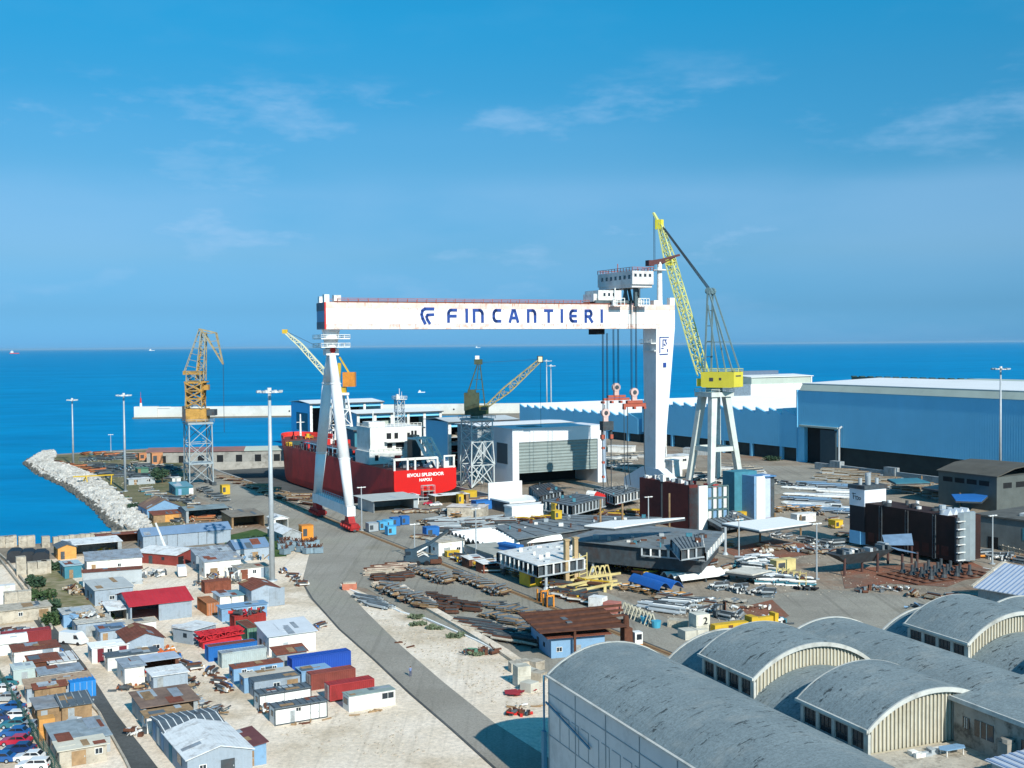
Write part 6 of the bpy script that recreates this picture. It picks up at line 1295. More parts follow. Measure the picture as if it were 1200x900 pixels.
# ------------------------------------------------------------ ship blocks under construction
DGP=mat('deck_grey_plate',(.17,.20,.215),.75,.25,.4,dirt='#57483a',damt=.5,jit=0)
def pxpoly(pts,h): return [tuple(P(x,y,h)[:2]) for x,y in pts]
def deckblock(label,pts,h,t_,rib_edges=(),posts=(),m_=None,under=DST,name='hull_section',ribm=W,pin=0,ribh=None):
    "flat hull section lying at height h on posts; ribs stand along the given edges"
    pl_=pxpoly(pts,h); cx=sum(p[0] for p in pl_)/len(pl_); cy_=sum(p[1] for p in pl_)/len(pl_)
    o_=thing(name,label,'hull section',(cx,cy_,0),0); loc=[(x-cx,y-cy_) for x,y in pl_]
    rib_pairs=[(Vector(loc[e%len(loc)]),Vector(loc[(e+1)%len(loc)])) for e in rib_edges]
    if sum(loc[i][0]*loc[(i+1)%len(loc)][1]-loc[(i+1)%len(loc)][0]*loc[i][1] for i in range(len(loc)))<0: loc=loc[::-1]
    MB(m_ or DGP).prism(loc,h-.25,h).build('plate',o_)
    inner=[(x*.93,y*.93) for x,y in loc]; b=MB(under); b.prism(inner,h-t_,h-.26); b.build('underside',o_)
    b=MB(under)
    for k_ in range(1,8):
        f_=k_/8; 
        a=Vector(loc[0]).lerp(Vector(loc[1]),f_); c=Vector(loc[-1]).lerp(Vector(loc[2 if len(loc)>3 else 1]),f_) if len(loc)==4 else None
        if c is not None: b.beam((a.x,a.y,h+.05),(c.x,c.y,h+.05),.15,.18)
    if b.v and m_ is not W: b.build('stiffener',o_)
    rf=random.Random(int(cx*13))
    ww=max(abs(x) for x,y in loc); kk=int(min(26,ww*1.1))
    for _ in range(kk):
        a_,b2=rf.random(),rf.random(); x=loc[0][0]*(1-a_)*(1-b2)+loc[1][0]*a_*(1-b2)+loc[2][0]*a_*b2+loc[-1][0]*(1-a_)*b2; y=loc[0][1]*(1-a_)*(1-b2)+loc[1][1]*a_*(1-b2)+loc[2][1]*a_*b2+loc[-1][1]*(1-a_)*b2; x*=.9; y*=.9
        f=MB(rf.choice([W,STL,DST,GST,RUS,TEA] if m_ is not W else [W,STL,W])); w2=rf.uniform(.3,1.5); f.box(x,y,h,x+w2,y+rf.uniform(.3,1.6),h+rf.uniform(.15,1.1)); f.build('fitting',o_)
    for a,c in rib_pairs:
        n=max(2,int((c-a).length/2.2)); rh=ribh or t_
        for k_ in range(n+1):
            q=a.lerp(c,k_/n); q2=q*.96; r_=MB(ribm if k_%2==0 else STL); r_.prism([(q.x-.18,q.y-.18),(q.x+.18,q.y-.18),(q2.x+.2,q2.y+.2),(q2.x-.2,q2.y+.2)],h-rh,h-.3); r_.build('rib',o_)
        b=MB(STL); b.beam((a.x,a.y,h-rh),(c.x,c.y,h-rh),.35,.3); b.build('edge_beam',o_)
    for x,y in posts:
        p_=P(x,y); b=MB(TIM if pin else STL); b.tube((p_.x-cx,p_.y-cy_,0),(p_.x-cx,p_.y-cy_,h-.3),.35,None,8); b.tube((p_.x-cx,p_.y-cy_,0),(p_.x-cx,p_.y-cy_,.6),.8,.5,8); b.build('post',o_)
    return o_
def y7(x,y): return (520+x/4,450+y/4)
def y8(x,y): return (740+x/4,450+y/4)
def y6(x,y): return (560+x/5,620+y/5)
def y5(x,y): return (860+x/6,560+y/6)
def yq(x,y): return (420+x/6,560+y/6)
deckblock('largest dark grey deck section raised on posts in the middle of the yard',[(659,632),(722,613),(848,623),(827,647),(752,641)],7.5,5.0,rib_edges=(2,3),ribm=W,ribh=2.0,posts=[y8(72,885),y8(134,880),y8(440,800),y7(700,880)])
deckblock('flat grey deck section left of the big raised one',[(580,616),(668,603),(776,606),(606,632)],3.0,2.6,posts=[y7(300,725)],m_=DGP)
deckblock('grey deck section right of the dark red hull wall',[y8(330,620),y8(480,592),y8(590,640),y8(420,672)],3.0,1.4,posts=[y8(430,700)])
deckblock('ribbed white edged deck section at the front of the white blocks',[y7(250,785),y7(560,735),y7(660,815),y7(440,850)],6.0,2.6,rib_edges=(0,3,2),posts=[y6(400,355)],m_=W,ribm=W)
deckblock('ribbed dark section with white frames right of the round drum blocks',[y8(185,725),y8(330,700),y8(340,760),y8(230,775)],9.5,2.4,rib_edges=(0,1,2,3),m_=DGP)
deckblock('grey ribbed block with white brackets on the way to the shutter hall',[y7(460,545),y7(620,512),y7(760,530),y7(600,570)],5.5,3.0,rib_edges=(0,1,2,3),posts=[y7(620,600)],m_=GST,ribm=STL)
deckblock('second grey ribbed block behind the red bulb',[y7(705,490),y7(850,475),y7(935,495),y7(800,525)],5.0,2.8,rib_edges=(0,1,2,3),m_=DGP,ribm=W)
deckblock('dark steel block with crown of struts at the mouth of the shutter hall',[y7(400,480),y7(500,462),y7(560,500),y7(450,525)],5.5,3.4,rib_edges=(0,1,2,3),m_=DST,ribm=GST)
# white thin plates on posts
def plate(label,pts,h,posts,m_=WC,name='white_canopy_plate',t_=.3):
    pl_=pxpoly(pts,h); cx=sum(p[0] for p in pl_)/len(pl_); cy_=sum(p[1] for p in pl_)/len(pl_); o_=thing(name,label,'steel panel',(cx,cy_,0),0)
    MB(m_).prism([(x-cx,y-cy_) for x,y in pl_],h-t_,h).build('plate',o_)
    b=MB(DST)
    for i in range(len(pl_)): a=pl_[i]; c=pl_[(i+1)%len(pl_)]; b.beam((a[0]-cx,a[1]-cy_,h-t_-.25),(c[0]-cx,c[1]-cy_,h-t_-.25),.3,.5)
    b.build('under_beam',o_)
    for x,y in posts: p_=P(x,y); q=MB(TIM); q.tube((p_.x-cx,p_.y-cy_,0),(p_.x-cx,p_.y-cy_,h-t_),.3,None,8); q.build('post',o_)
    return o_
plate('long thin white steel plate on tan posts over the dark deck',[y7(660,662),y7(780,640),y7(1130,625),y7(800,672)],12,[y7(735,735),y7(838,760),y7(1058,700)])
plate('wide flat white steel plate on posts beside the blue and white block',[y8(424,652),y8(700,622),y8(845,652),y8(600,686)],6.5,[y8(603,757),y8(672,705),y8(793,715),y8(500,720)],name='white_canopy_plate')
# dark red hull wall
q=P(808,622); dr=thing('hull_section','tall dark red hull wall with grey lattice frames beside the right gantry leg','hull section',fy(q),TH)
b=MB(PRM); b.box(0,0,0,3,26,13.4); b.build('shell_plate',dr)
b=MB(DST); b.box(-.05,13.5,0,.4,14.6,14.8); b.box(-.25,13.8,0,-.02,14.0,13); b.box(0,0,0,3.1,.6,12.6) ; b.build('joint_frame',dr)
b=MB(WC); b.box(3.1,-.5,0,6.3,.4,13.0); b.build('end_panel',dr)
b=MB(mat('frame_green_grey',(.10,.17,.17),.8,.2))
for k_ in range(5):
    x=7+1.9*k_; b.beam((x,.5,1.5),(x,.5,12.5),.35); 
    for z_ in (2,5.5,9,12.5):
        if k_<4: b.beam((x,.5,z_),(x+1.9,.5,z_),.3)
b.beam((6.5,.6,12.5),(15.6,8,12.6),.5); b.build('lattice_frame',dr)
for k_ in range(4):
    for z_ in (2.3,5.8,9.3): MB(LBL if (k_+int(z_))%2 else W).box(7.3+1.9*k_,.7,z_,8.6+1.9*k_,.9,z_+2.8).build('web_plate',dr)
rq=random.Random(9)
for k_ in range(26):
    b=MB(rq.choice([W,STL,DST,GST,W])); x,y=rq.uniform(0,2.2),rq.uniform(0,25); b.box(x,y,13.4,x+rq.uniform(.4,1.8),y+rq.uniform(.4,1.8),13.4+rq.uniform(.3,1.4)); b.build('bracket',dr)
MB(W).box(-.5,12.6,13.3,1,14.2,15.4).build('lifting_lug',dr)
# blue and white block; the blue left face puts shade into the colour
q=P(884,609); bwk=thing('hull_section','stepped blue and white bulkhead block standing upright behind the white plate','hull section',fy(q),TH)
b=MB(LBL); b.box(-.02,0,0,.6,7.5,13.6); b.use(WC); b.box(.62,-.4,0,3.8,.6,13.4); b.use(SBW); b.box(3.82,.2,0,4.6,4,12.8); b.use(mat('pale_lilac_blue',(.45,.52,.68),.6,.1)); b.box(4.62,1.4,0,7.6,2.2,13.5); b.use(DST); b.box(7.62,1.6,0,9.4,6,13.2); b.build('corrugated_plate',bwk)
MB(mat('top_blue',(.08,.20,.38),.7,.2)).box(.6,.62,12.9,9.4,7.4,13.3).build('top_plate',bwk); b=MB(TEA); b.box(-3,6,0,6,12,14.5); b.build('rear_block',bwk)
# funnel block
q=P(1013,643); fb_=thing('funnel_block','black and white funnel casing with small black emblem','funnel',fy(q),TH)
WFN=cp('funnel_white',(.74,.76,.80),.5)
b=MB(WFN); b.box(0,0,11.2,7.8,5.6,15.8); b.build('top_band',fb_); MB(mat('funnel_black',(.012,.014,.02),.6,.2)).box(.05,.05,4.4,7.75,5.55,11.2).build('middle_band',fb_)
b=MB(mat('funnel_base_blue',(.22,.56,.86),.6,.08)); b.prism([(0,1.6),(1.4,0),(5.4,0),(5.6,5.6),(0,5.6)],.9,4.4); b.build('base_band',fb_); MB(DST).box(-.3,-.3,15.8,8.1,5.9,16.8).build('cowl',fb_)
for x,y,r_,hh in ((1.4,3,.5,1.8),(3,1.6,.6,2.4),(4.6,3.4,.8,2.9),(6.4,2,.5,1.6),(2.4,4.2,.4,1.4)): b=MB(STL); b.tube((x,y,16.8),(x,y,16.8+hh),r_,None,12); b.build('exhaust_pipe',fb_)
b=MB(BLK)
def st2(pts,wd=.28):
    for (ay,az),(by,bz) in zip(pts,pts[1:]): b.beam((-.02,ay,az),(-.02,by,bz),.06,wd) if 0 else b.beam((-.02,ay,az),(-.02,by,bz),.14,.14)
st2([(4.6,14.4),(3.2,14.4)]); st2([(4.2,14.6),(4.0,12.9)]); st2([(4.1,13.7),(3.1,13.8)]); st2([(3.2,13.8),(3.0,12.8)]); st2([(3.0,13.6),(2.4,13.8),(2.2,13.2),(2.6,12.8)]); st2([(2.1,13.5),(1.6,13.6),(1.3,13.2),(1.7,12.9),(2.1,13.1)]); b.build('emblem',fb_)
for x,z_ in ((2,3.6),(5.6,2.9)): MB(W).box(x,-.3,z_-.9,x+.6,-.0,z_+.9).build('bracket',fb_)
# brown block with pleated silver end
q=P(1119,664); bb=thing('hull_section','huge dark brown hull block with pleated silver end panel','hull section',fy(q),TH)
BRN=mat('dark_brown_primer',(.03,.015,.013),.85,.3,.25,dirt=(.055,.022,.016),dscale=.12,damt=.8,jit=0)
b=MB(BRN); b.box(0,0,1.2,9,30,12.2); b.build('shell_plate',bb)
for k_ in range(4):
    MB(SBW).ext([(.1+2.1*k_,12.0),(1.15+2.1*k_,13.6),(2.2+2.1*k_,12.0)],'y',2.5,5).build('top_bracket',bb)
b=MB(mat('silver_pleat',(.36,.42,.44),.5,.1,metal=.2))
b.prism([(.9,.0),(1.6,-1.3),(2.6,-.2),(3.6,-1.5),(4.6,-.2),(5.6,-1.3),(6.4,0)],1.2,13.2); b.build('pleated_panel',bb)
b=MB(DST); b.box(-.1,-.6,1,.9,0,12); b.build('end_frame',bb)
for k_ in range(6): MB(W).box(-.6,-1.5,1.6+1.9*k_,2.0,-.9,1.8+1.9*k_).build('step',bb)
for k_ in range(14): b=MB(rq.choice([W,STL,LBL,DST])); x,y=rq.uniform(.5,7),rq.uniform(4,28); b.tube((x,y,12.2),(x,y,12.2+rq.uniform(.5,1.6)),rq.uniform(.4,1.1),None,10); b.build('top_fitting',bb)
for k_ in range(9): y=2+3.1*k_; MB(mat('rust_patch',(.075,.024,.018),.9,.3)).box(-.04,y,2.2,.02,y+2.2,4.6).build('primer_patch',bb)
for y in (6,15,24): 
    b=MB(DST); b.beam((-.2,y,1),(-.2,y,12),.25); b.beam((-.2,y+.8,1),(-.2,y+.8,12),.25)
    for z_ in range(1,12): b.beam((-.2,y,z_),(-.2,y+.8,z_),.12)
    b.build('ladder',bb)
# keel piece on thin posts
kp=thing('hull_section','dark boat shaped keel piece standing on thin posts over red ground','hull section',at(1012,672),TH)
b=MB(DST); b.add([(-9,-1,5.2),(9,-1,5.2),(9,4,5.2),(-9,4,5.2),(-4,1,2.4),(5,1,2.4),(5,2,2.4),(-4,2,2.4)],[(0,1,2,3),(0,4,5,1),(1,5,6,2),(2,6,7,3),(3,7,4,0),(4,7,6,5)]); b.build('keel',kp)
b=MB(mat('keel_blue_panel',(.14,.22,.32),.7,.2)); b.add([(9.2,-2,5),(15,-3,3.8),(16,-.6,3.8),(10,2,5.4)],[(0,1,2,3),(3,2,1,0)]); b.add([(11,4,5.2),(18,1.5,5.0),(21,5,7.2),(14,8,7.0)],[(0,1,2,3),(3,2,1,0)]); b.build('side_panel',kp)
for x,y in ((-6,0),(4,-.5),(9.5,-3),(15,-2.5),(1,1.5),(20,4),(14,6)): q_=MB(mat('post_brown',(.08,.04,.035),.8,.2)); q_.tube((x,y,0),(x,y,4.6 if x<9 else 4.2),.3,None,8); q_.build('post',kp)
for k_ in range(22): b=MB(rq.choice([W,STL,DST,GST])); x=rq.uniform(-8,8); b.box(x,rq.uniform(-1,1),5.2,x+rq.uniform(.4,1.2),rq.uniform(1.2,3.5),5.2+rq.uniform(.4,1.4)); b.build('fitting',kp)
# grid of stub posts on the red ground
gs=thing('building_cradle','low rusty grid with rows of stub posts on the red ground','cradle',at(1075,686),R(25))
b=MB(RUS)
for k_ in range(6): b.beam((0,k_*2.6,.2),(24,k_*2.6,.2),.35,.3)
for k_ in range(9): b.beam((k_*3,0,.2),(k_*3,13,.2),.35,.3)
b.build('grid',gs)
for i in range(4):
    for k_ in range(4): b=MB(DST); x,y=7+4*i,3+3*k_; b.tube((x,y,.3),(x,y,1.1),.8,.5,8); b.tube((x,y,1.1),(x,y,2.6),.35,None,8); b.build('stub_post',gs)
# half round blue shells, white shells
def shell(label,A,B,dep,m_,rise=1.8,n=2,z=1.6,name='curved_shell',cat='steel shell'):
    loc,yw,ln=fr(A,B); o_=thing(name,label,cat,(loc.x,loc.y,0),yw)
    for k_ in range(n):
        w_=dep/n; pr=[(w_*k_+w_*i/8,z+rise*math.sin(math.pi*i/8)) for i in range(9)]; b=MB(m_); b.slab(pr,'x',0,ln,.12); b.build('shell',o_)
        MB(DST).ext([(a,zz-.05) for a,zz in pr]+[(pr[-1][0],z-.1),(pr[0][0],z-.1)],'x',.4,.5).build('end_rib',o_)
    b=MB(DST)
    for x in (.5,ln/2,ln-.5): b.box(x-.2,.2,0,x+.2,dep-.2,.3); b.box(x-.15,.3,0,x+.15,.6,z); b.box(x-.15,dep-.6,0,x+.15,dep-.3,z)
    b.build('trestle',o_); return o_
shell('pair of bright blue half round shells on trestles',y6(880,345),y6(1060,405),6.5,mat('shell_blue',(.02,.13,.45),.5,.1),1.5,2)
shell('white corrugated shells on trestles behind the blue ones',y8(235,945),y8(470,905),8,WC,1.0,3,z=1.0)
shell('row of bright white corrugated panels beside the grey deck',y7(195,790),y7(560,720),14,WC,1.2,5,z=1.3)
shell('white corrugated panels at the left end of the white row',y7(105,750),y7(290,712),10,WC,1.1,4,z=1.2)
# white upright units
def unit(label,A,B,dep,h,m_=WC,up=0,windows=0,name='deck_unit',base=None):
    loc,yw,ln=fr(A,B); o_=thing(name,label,'deck unit',(loc.x,loc.y,0),yw)
    MB(base or DST).box(.1,.1,0,ln-.1,dep,h-.5).build('base_block',o_); MB(m_).box(-.1,-.1,h-.5,ln+.1,dep+.2,h).build('top_plate',o_)
    if up: MB(m_).box(-.5,dep-.4,h-1,12.5 if up>4 else ln*.6,dep,h+up).build('upright_wall',o_)
    for k_ in range(windows): MB(W).box(.4+(ln-.8)*k_/windows,.0,.5,.4+(ln-.8)*k_/windows+.7,.12,h-.7).build('rib',o_)
    return o_
unit('white deck unit with tall white upright wall by the shutter hall',y7(310,608),y7(485,590),14,3.8,WC,5.0,9)
unit('low white unit in front of the tall white upright wall',y7(320,640),y7(520,625),5,4.4,WC,0,0,base=WC)
unit('blue tarpaulin on a slope left of the ribbed white section',y7(255,822),y7(340,840),2.2,4.4,BLU,0,0,base=BLU)  # plain blue box stands in for a tarpaulin
unit('low blue grey slab unit in front of the white panels',y7(97,800),y7(235,850),9,2.6,mat('slab_beige_grey',(.38,.38,.33),.9,.15),0,0,base=BW)
b=MB(RED); q=P(727,596); b.tube((0,0,1.6),(-4,1.6,2.6),.4,1.3,12); b.tube((-4,1.6,2.6),(-8.5,3.4,3.6),1.3,1.7,12); b.use(W); b.tube((-8.5,3.4,3.6),(-11.5,4.6,4.0),1.7,1.5,12); solo(b,'bulbous_bow','pointed red bulb of a ship bow lying between the grey blocks','bow section',fy(q),R(-10))
# yellow scaffold towers, frames, boxes
def ybox(label,px,py,l_,w_,h_,m_=YEL,yaw=TH,z=0,name='equipment_box',cat='equipment box'):
    t_=thing(name,label,cat,(P(px,py).x,P(px,py).y,z),yaw); MB(m_).box(0,0,.2,l_,w_,h_).build('body',t_)
    b=MB(DST); b.box(-.03,-.03,0,l_+.03,w_+.03,.22); b.box(l_*.1,-.04,h_*.3,l_*.45,.0,h_*.8); b.build('base_frame',t_); MB(m_).box(-.1,-.1,h_,l_+.1,w_+.1,h_+.12).build('lid',t_); return t_
ybox('yellow equipment box beside the ribbed white section',*y6(300,345),3.4,4.6,3.0)
ybox('small yellow box, upper of two on the grey deck',*y7(522,640),2.4,2.4,2.2,z=3.0)
ybox('small yellow box, lower of two in front of the grey deck',*y7(522,685),2.4,2.4,2.6,z=3.0)
ybox('yellow machine box by the lattice tower foot',*yq(745,165),5,3,3.4); ybox('tall yellow cabinet by the lattice tower foot',*yq(705,188),2,2,3.4)
ybox('blue machine housing right of the yellow machine box',*yq(830,230),7,4,3,BLU); ybox('small blue tank beside the white kiosk near the mobile crane',*yq(480,432),4,3,3.2,BLU)
ybox('yellow generator in front of the white kiosk near the mobile crane',*yq(625,562),3.6,1.6,1.5)
ybox('orange yellow box standing left of the funnel casing',979,620,3,3,2.4)
ybox('long cream dark fronted box behind the lone lamp post',*y5(300,668),6,2.4,2.8,mat('cream_yellow',(.60,.50,.22),.7,.2,.5,dirt='#7d5a30')); ybox('white and yellow long box behind the flat white plate',*y5(445,325),7.5,3,2.8,W)
ybox('small yellow box at the edge of the flat white plate',*y8(512,632),2.5,2,2,z=0); ybox('yellow box with blue stripe left of the orange cabinet near the quay',*z5(722,302),3,3,3.6)
ybox('orange stack beside the small bins at the junction',*z3(770,170),3.4,3,4.2,ORG) 
ybox('orange hopper on the scrubby quay',*z5(230,98),5,4,6,mat('orange_tan',(.5,.22,.10),.8,.2)); ybox('second orange hopper farther left on the scrubby quay',*z5(140,60),5,4,3.6,MATS['orange_tan'])
for i,(x,y,n_) in enumerate(((75,385,'pale grey crate left of the light blue bins by the gantry foot'),)): ybox(n_,*yq(x,y),3,3,2.6,STL)
for x,y,n_ in ((150,372,'light blue bin farthest left in the group by the gantry foot'),(190,362,'light blue bin in the middle of the group by the gantry foot'),(208,408,'light blue bin standing nearest the rail'),(240,345,'royal blue bin behind the light blue group'),(305,335,'royal blue bin farthest right behind the light blue group')):
    ybox(n_,*yq(x,y),2.6,2.4,2.6,BLU if 'royal' in n_ else mat('bin_sky_blue',(.08,.36,.60),.6,.1),name='metal_bin',cat='bin')
# yellow beams and frames beside the yellow box
for i,(x0,y0_,x1,y1_) in enumerate(((485,362,815,322),(530,392,840,345),(540,330,835,288),(470,380,700,330),(560,410,790,360))):
    p0,p1=P(*y6(x0,y0_)),P(*y6(x1,y1_)); b=MB(mat('cream_yellow',(.60,.50,.22),.7,.2,.5,dirt='#7d5a30')); b.beam((0,0,.8+.2*i),(p1.x-p0.x,p1.y-p0.y,.8+.2*i),.4,.5)
    for f_ in (.2,.8): b.box((p1.x-p0.x)*f_-.3,(p1.y-p0.y)*f_-.3,0,(p1.x-p0.x)*f_+.3,(p1.y-p0.y)*f_+.3,.6+.25*i)
    solo(b,'steel_girder',['second','third','farthest','first','fourth'][i]+' cream yellow girder from the front in the stack below the ribbed white section','girder',(p0.x,p0.y,0),0,'cream yellow girders')
for i,(x,y,hh) in enumerate(((520,335,10.5),(572,320,10.5))):
    b=MB(mat('tan_post',(.42,.30,.16),.8,.2)); b.box(-.5,-.5,0,.5,.5,hh); b.box(-1,-1,0,1,1,.4); b.box(-.7,-.7,hh,.7,.7,hh+.3); solo(b,'steel_post',('left' if i==0 else 'right')+' tall tan post of the pair in front of the ribbed white section','post',at(*y6(x,y)),TH)
yf=thing('ladder_frame','yellow ladder shaped frames leaning between the tan posts','frame',at(*y6(540,330)),TH); 
for k_ in range(2):
    b=MB(MATS['cream_yellow']); b.beam((k_*3,.8,0),(k_*3,.8,7),.25); b.beam((k_*3+2,.8,0),(k_*3+2,.8,7),.25)
    for z_ in range(1,7): b.beam((k_*3,.8,z_),(k_*3+2,.8,z_+.4),.2)
    b.build('frame',yf)
proto=None
for k_,(x,y) in enumerate(((640,310),(665,306),(695,304),(720,300))):
    if proto is None:
        proto=thing('trestle','first cream yellow trestle from the left in the row beside the tan posts','trestle',at(*y6(x,y)),R(20),'row of cream trestles')
        b=MB(MATS['cream_yellow']); b.beam((0,0,0),(1.2,0,3.4),.28); b.beam((2.8,0,0),(1.8,0,3.4),.28); b.beam((1.1,0,3.4),(1.9,0,3.4),.3); b.beam((.5,0,1.4),(2.4,0,1.4),.2); b.build('frame',proto)
    else: copy_thing(proto,at(*y6(x,y)),R(20),ORD[k_]+' cream yellow trestle from the left in the row beside the tan posts')
proto=None
for k_ in range(9):
    x,y=835+k_*20,500+k_*9
    if proto is None:
        proto=thing('trestle','first pale A shaped trestle from the left beside the crane rail','trestle',at(*y6(x,y)),R(-20),'row of pale A trestles'); b=MB(mat('pale_cream_steel',(.55,.52,.40),.7,.2))
        b.beam((0,0,0),(.9,0,2.6),.22); b.beam((1.9,0,0),(1.0,0,2.6),.22); b.beam((.4,0,1.1),(1.5,0,1.1),.16); b.beam((.95,0,2.5),(.95,2,0),.2); b.build('frame',proto)
    else: copy_thing(proto,at(*y6(x,y)),R(-20+k_*2),ORD[k_]+' pale A shaped trestle from the left beside the crane rail')
for x,y,n_ in ((980,552,'left teal bucket at the end of the trestle row'),(1045,578,'right teal bucket at the end of the trestle row')):
    b=MB(mat('bucket_teal_blue',(.06,.32,.46),.6,.1)); b.tube((0,0,0),(0,0,1.4),.8,1.0,12); solo(b,'bucket',n_,'bucket',at(*y6(x,y)))
# crates by the rail
blockpile('white crate behind the pink one beside the crane rail',*y6(650,460),1,1,W,3.2,'crate','crate',R(-30),2.6)
blockpile('brick red and pink crate beside the crane rail',*y6(735,490),1,1,mat('brick_pink',(.38,.14,.11),.85,.2),3.0,'crate','crate',R(-30),2.6)
blockpile('grey timber pallets stacked near the teal buckets',*y6(1110,575),2,1,mat('pallet_grey',(.42,.38,.30),.9,.3,2),2.0,'pallet_stack','pallets',R(-20),2.2)
for nm,px,py,nx,nz in (('pale concrete block carrying the number two',816,747,1,2),('pale concrete blocks left of the numbered block',803,751,2,1)):
    bk=blockpile(nm,px,py,nx,nz,mat('pale_concrete',(.56,.54,.46),.85,.15,.6,dirt='#7c7868'),2.9 if nz==2 else 2.4,yaw=R(20),dep=3)
    if nz==2: letters('2',1.9,BLK,bk,(1.9,-.20,2.4))
y_=thing('lifting_frame','bright yellow lifting frame lying behind the barrel vault','lifting frame',at(838,748),R(24)); b=MB(YEL); b.box(0,0,1.0,7.5,1.6,2.4); b.box(8,-.4,.8,9.4,2,3.2); b.box(9.4,.2,1.4,14,1.2,2.8); b.box(13.4,-.3,0,14.2,1.6,3.4); b.box(8.2,-.4,0,9.0,0,1); b.box(8.2,1.6,0,9.0,2,1); b.build('beam',y_)
b=MB(RUS); b.box(3,.1,1.5,4,-.04,2.1); b.build('cover_plate',y_) 
fl_=thing('forklift','small dark forklift standing on the brown yard behind the concrete blocks','forklift',at(839,725),R(20)); MB(DST).box(0,0,.4,2.2,1.2,1.4).build('body',fl_); b=MB(DST)
for x in (.2,1.6):
    for y in (.1,1.1): b.beam((x,y,1.4),(x,y,2.6),.12)
b.box(0,0,2.6,1.9,1.2,2.7); b.build('roll_cage',fl_); MB(RUS).box(2.2,.1,.1,2.4,1.1,3.2).build('lifting_rack',fl_)
for x in (.4,1.8):
    for y in (0,1.0): wb=MB(BLK); wb.tube((x,y,.3),(x,y+.2,.3),.3,None,10); wb.build('wheel',fl_)
# rusty flat-roofed shed at the stockyard end
rq_=shed('shed with wide rusty striped roof and blue wall at the end of the stockyard',y6(430,760),y6(620,735),12,4.2,LBL,RSR,'mono',.5,oh=1.0,L=10,yaw=R(16))
b=MB(RUS); b.slab([(-1.4,4.9),(12.6,5.5)],'x',-2.5,14,.16)
for k_ in range(4): b.beam((-2.6,.6+3.3*k_,5.22+.15*k_),(14.6+k_,1.4+3.3*k_,5.5+.15*k_),.4,.4)
b.use(GST); b.box(4,3,5.3,5,12,5.5); b.build('rusty_roof_sheet',rq_)
for x,y in ((13.6,-.8),(13.6,11),(4,-1.1)): MB(RUS).box(x-.2,y-.2,0,x+.2,y+.2,4.9).build('post',rq_)
ex=thing('excavator','small excavator with white cab and brown arm beside the rusty roof','excavator',at(*y6(905,718)),R(20)); MB(ORG).box(-1.5,-1,.9,1.6,1.4,1.5).build('chassis',ex); MB(W).box(.1,-1,1.5,1.6,.6,3.6).build('cab',ex); MB(GLS).box(.4,-1.04,2.3,1.4,-.9,3.3).build('cab_window',ex)
b=MB(BLK); b.box(-1.9,-1.4,0,2,-.8,.9); b.box(-1.9,1,0,2,1.6,.9); b.build('track',ex); b=MB(RUS); b.box(-1.9,-.6,1.5,-.2,1,4.4); b.tube((-1.1,.2,4.4),(-1.1,.2,6.6),.6,.5,10); b.build('boom',ex)
# concrete boulders near the vault
for i,(px,py,s_,nm,nz) in enumerate(((599,789,2.1,'concrete block farthest left in the pile beside the warehouse',1),(607,806,2.3,'tallest pale concrete block stack casting a shadow on the gravel',2),(612,786,2.0,'concrete block behind the tall stack near the rusty roof',1),(621,797,2.0,'concrete block right of the tall stack in the pile',1),(628,787,2.1,'concrete block under the edge of the rusty roof',1),(622,813,2.1,'pale grey block nearest the warehouse corner',1),(634,800,2.0,'concrete block with rough top touching the warehouse corner',1))):
    blockpile(nm,px,py,1,nz,MATS['pale_concrete'] if i%2 else BEI,s_,yaw=R(15+7*i),dep=2.2)
litter('flat dark red sheet lying on the gravel near the vault corner','sheet','steel_sheet',613,811+3,4,2,.3,[mat('sheet_crimson',(.35,.03,.04),.7,.2)],8,R(10),seed=31,kinds='s')
litter('rusty pump parts lying on the gravel left of the warehouse','scrap heap','scrap_heap',607,839,4,1.6,.9,[RUS,DST,RED],22,seed=32)
litter('pale planks lying on the gravel beside the warehouse','planks','planks',617,829,5,1.2,.4,[W,BEI,TIM],8,R(5),seed=33,kinds='p')
litter('dark grey wreckage lying alone on the sandy bank','scrap heap','scrap_heap',562,767,5.5,2.6,1.6,[DST,DST,RUS,GRN],34,seed=34)
litter('single long rusty bar lying beside the road','steel bar','steel_bar',474,756,.5,7,.3,[RUS],4,R(20),seed=35,kinds='p')
# white kiosk near the mobile crane, roofs by the dock, workshops
shed('white kiosk with rust stained flat roof beside the mobile crane',yq(565,552),yq(735,530),8,4.0,W,BEI,'flat',.1,L=7.6)
shed('wide flat grey canopy on posts beside the gantry foot',yq(110,250),yq(345,240),14,4.6,STL,mat('grey_canopy_roof',(.42,.44,.42),.9,.08,.3),'mono',.2,oh=1.4,open_front=(.2,14.4),L=16)
shed('low tan shed with post verandah behind the yellow cabinet',yq(540,195),yq(690,185),5,3.6,TIM,W,'flat',.1,open_front=(.3,12),L=13)
shed('white and pink sheet workshop roof right of the lattice tower',yq(625,275),yq(860,280),7,3.6,BEI,mat('pinkish_white_roof',(.62,.55,.50),.8,.3,.8),'flat',.2,L=12)
shed('small white hut by the red stern',yq(372,190),yq(425,188),5,3.6,W,W,'flat',.1)
car('red car parked below the red stern of the ship',*yq(455,190),R(10),CR_,4.4)
car('white car parked beside the red car below the stern',*yq(500,200),R(20),CW,4.4)
pk=shed('small white roofed shelter with brown walls beside the rail',yq(880,675),yq(980,668),4,2.6,RSR,W,'mono',.3,open_front=(.3,3.6),L=4.4)
shed('small red roofed stall left of the white roofed shelter',yq(780,640),yq(850,632),4,2.4,RUS,W,'mono',.3,L=4)
unit('small grey electric cabinet beside the crane rail',yq(1020,690),yq(1040,688),1.2,2.2,STL)
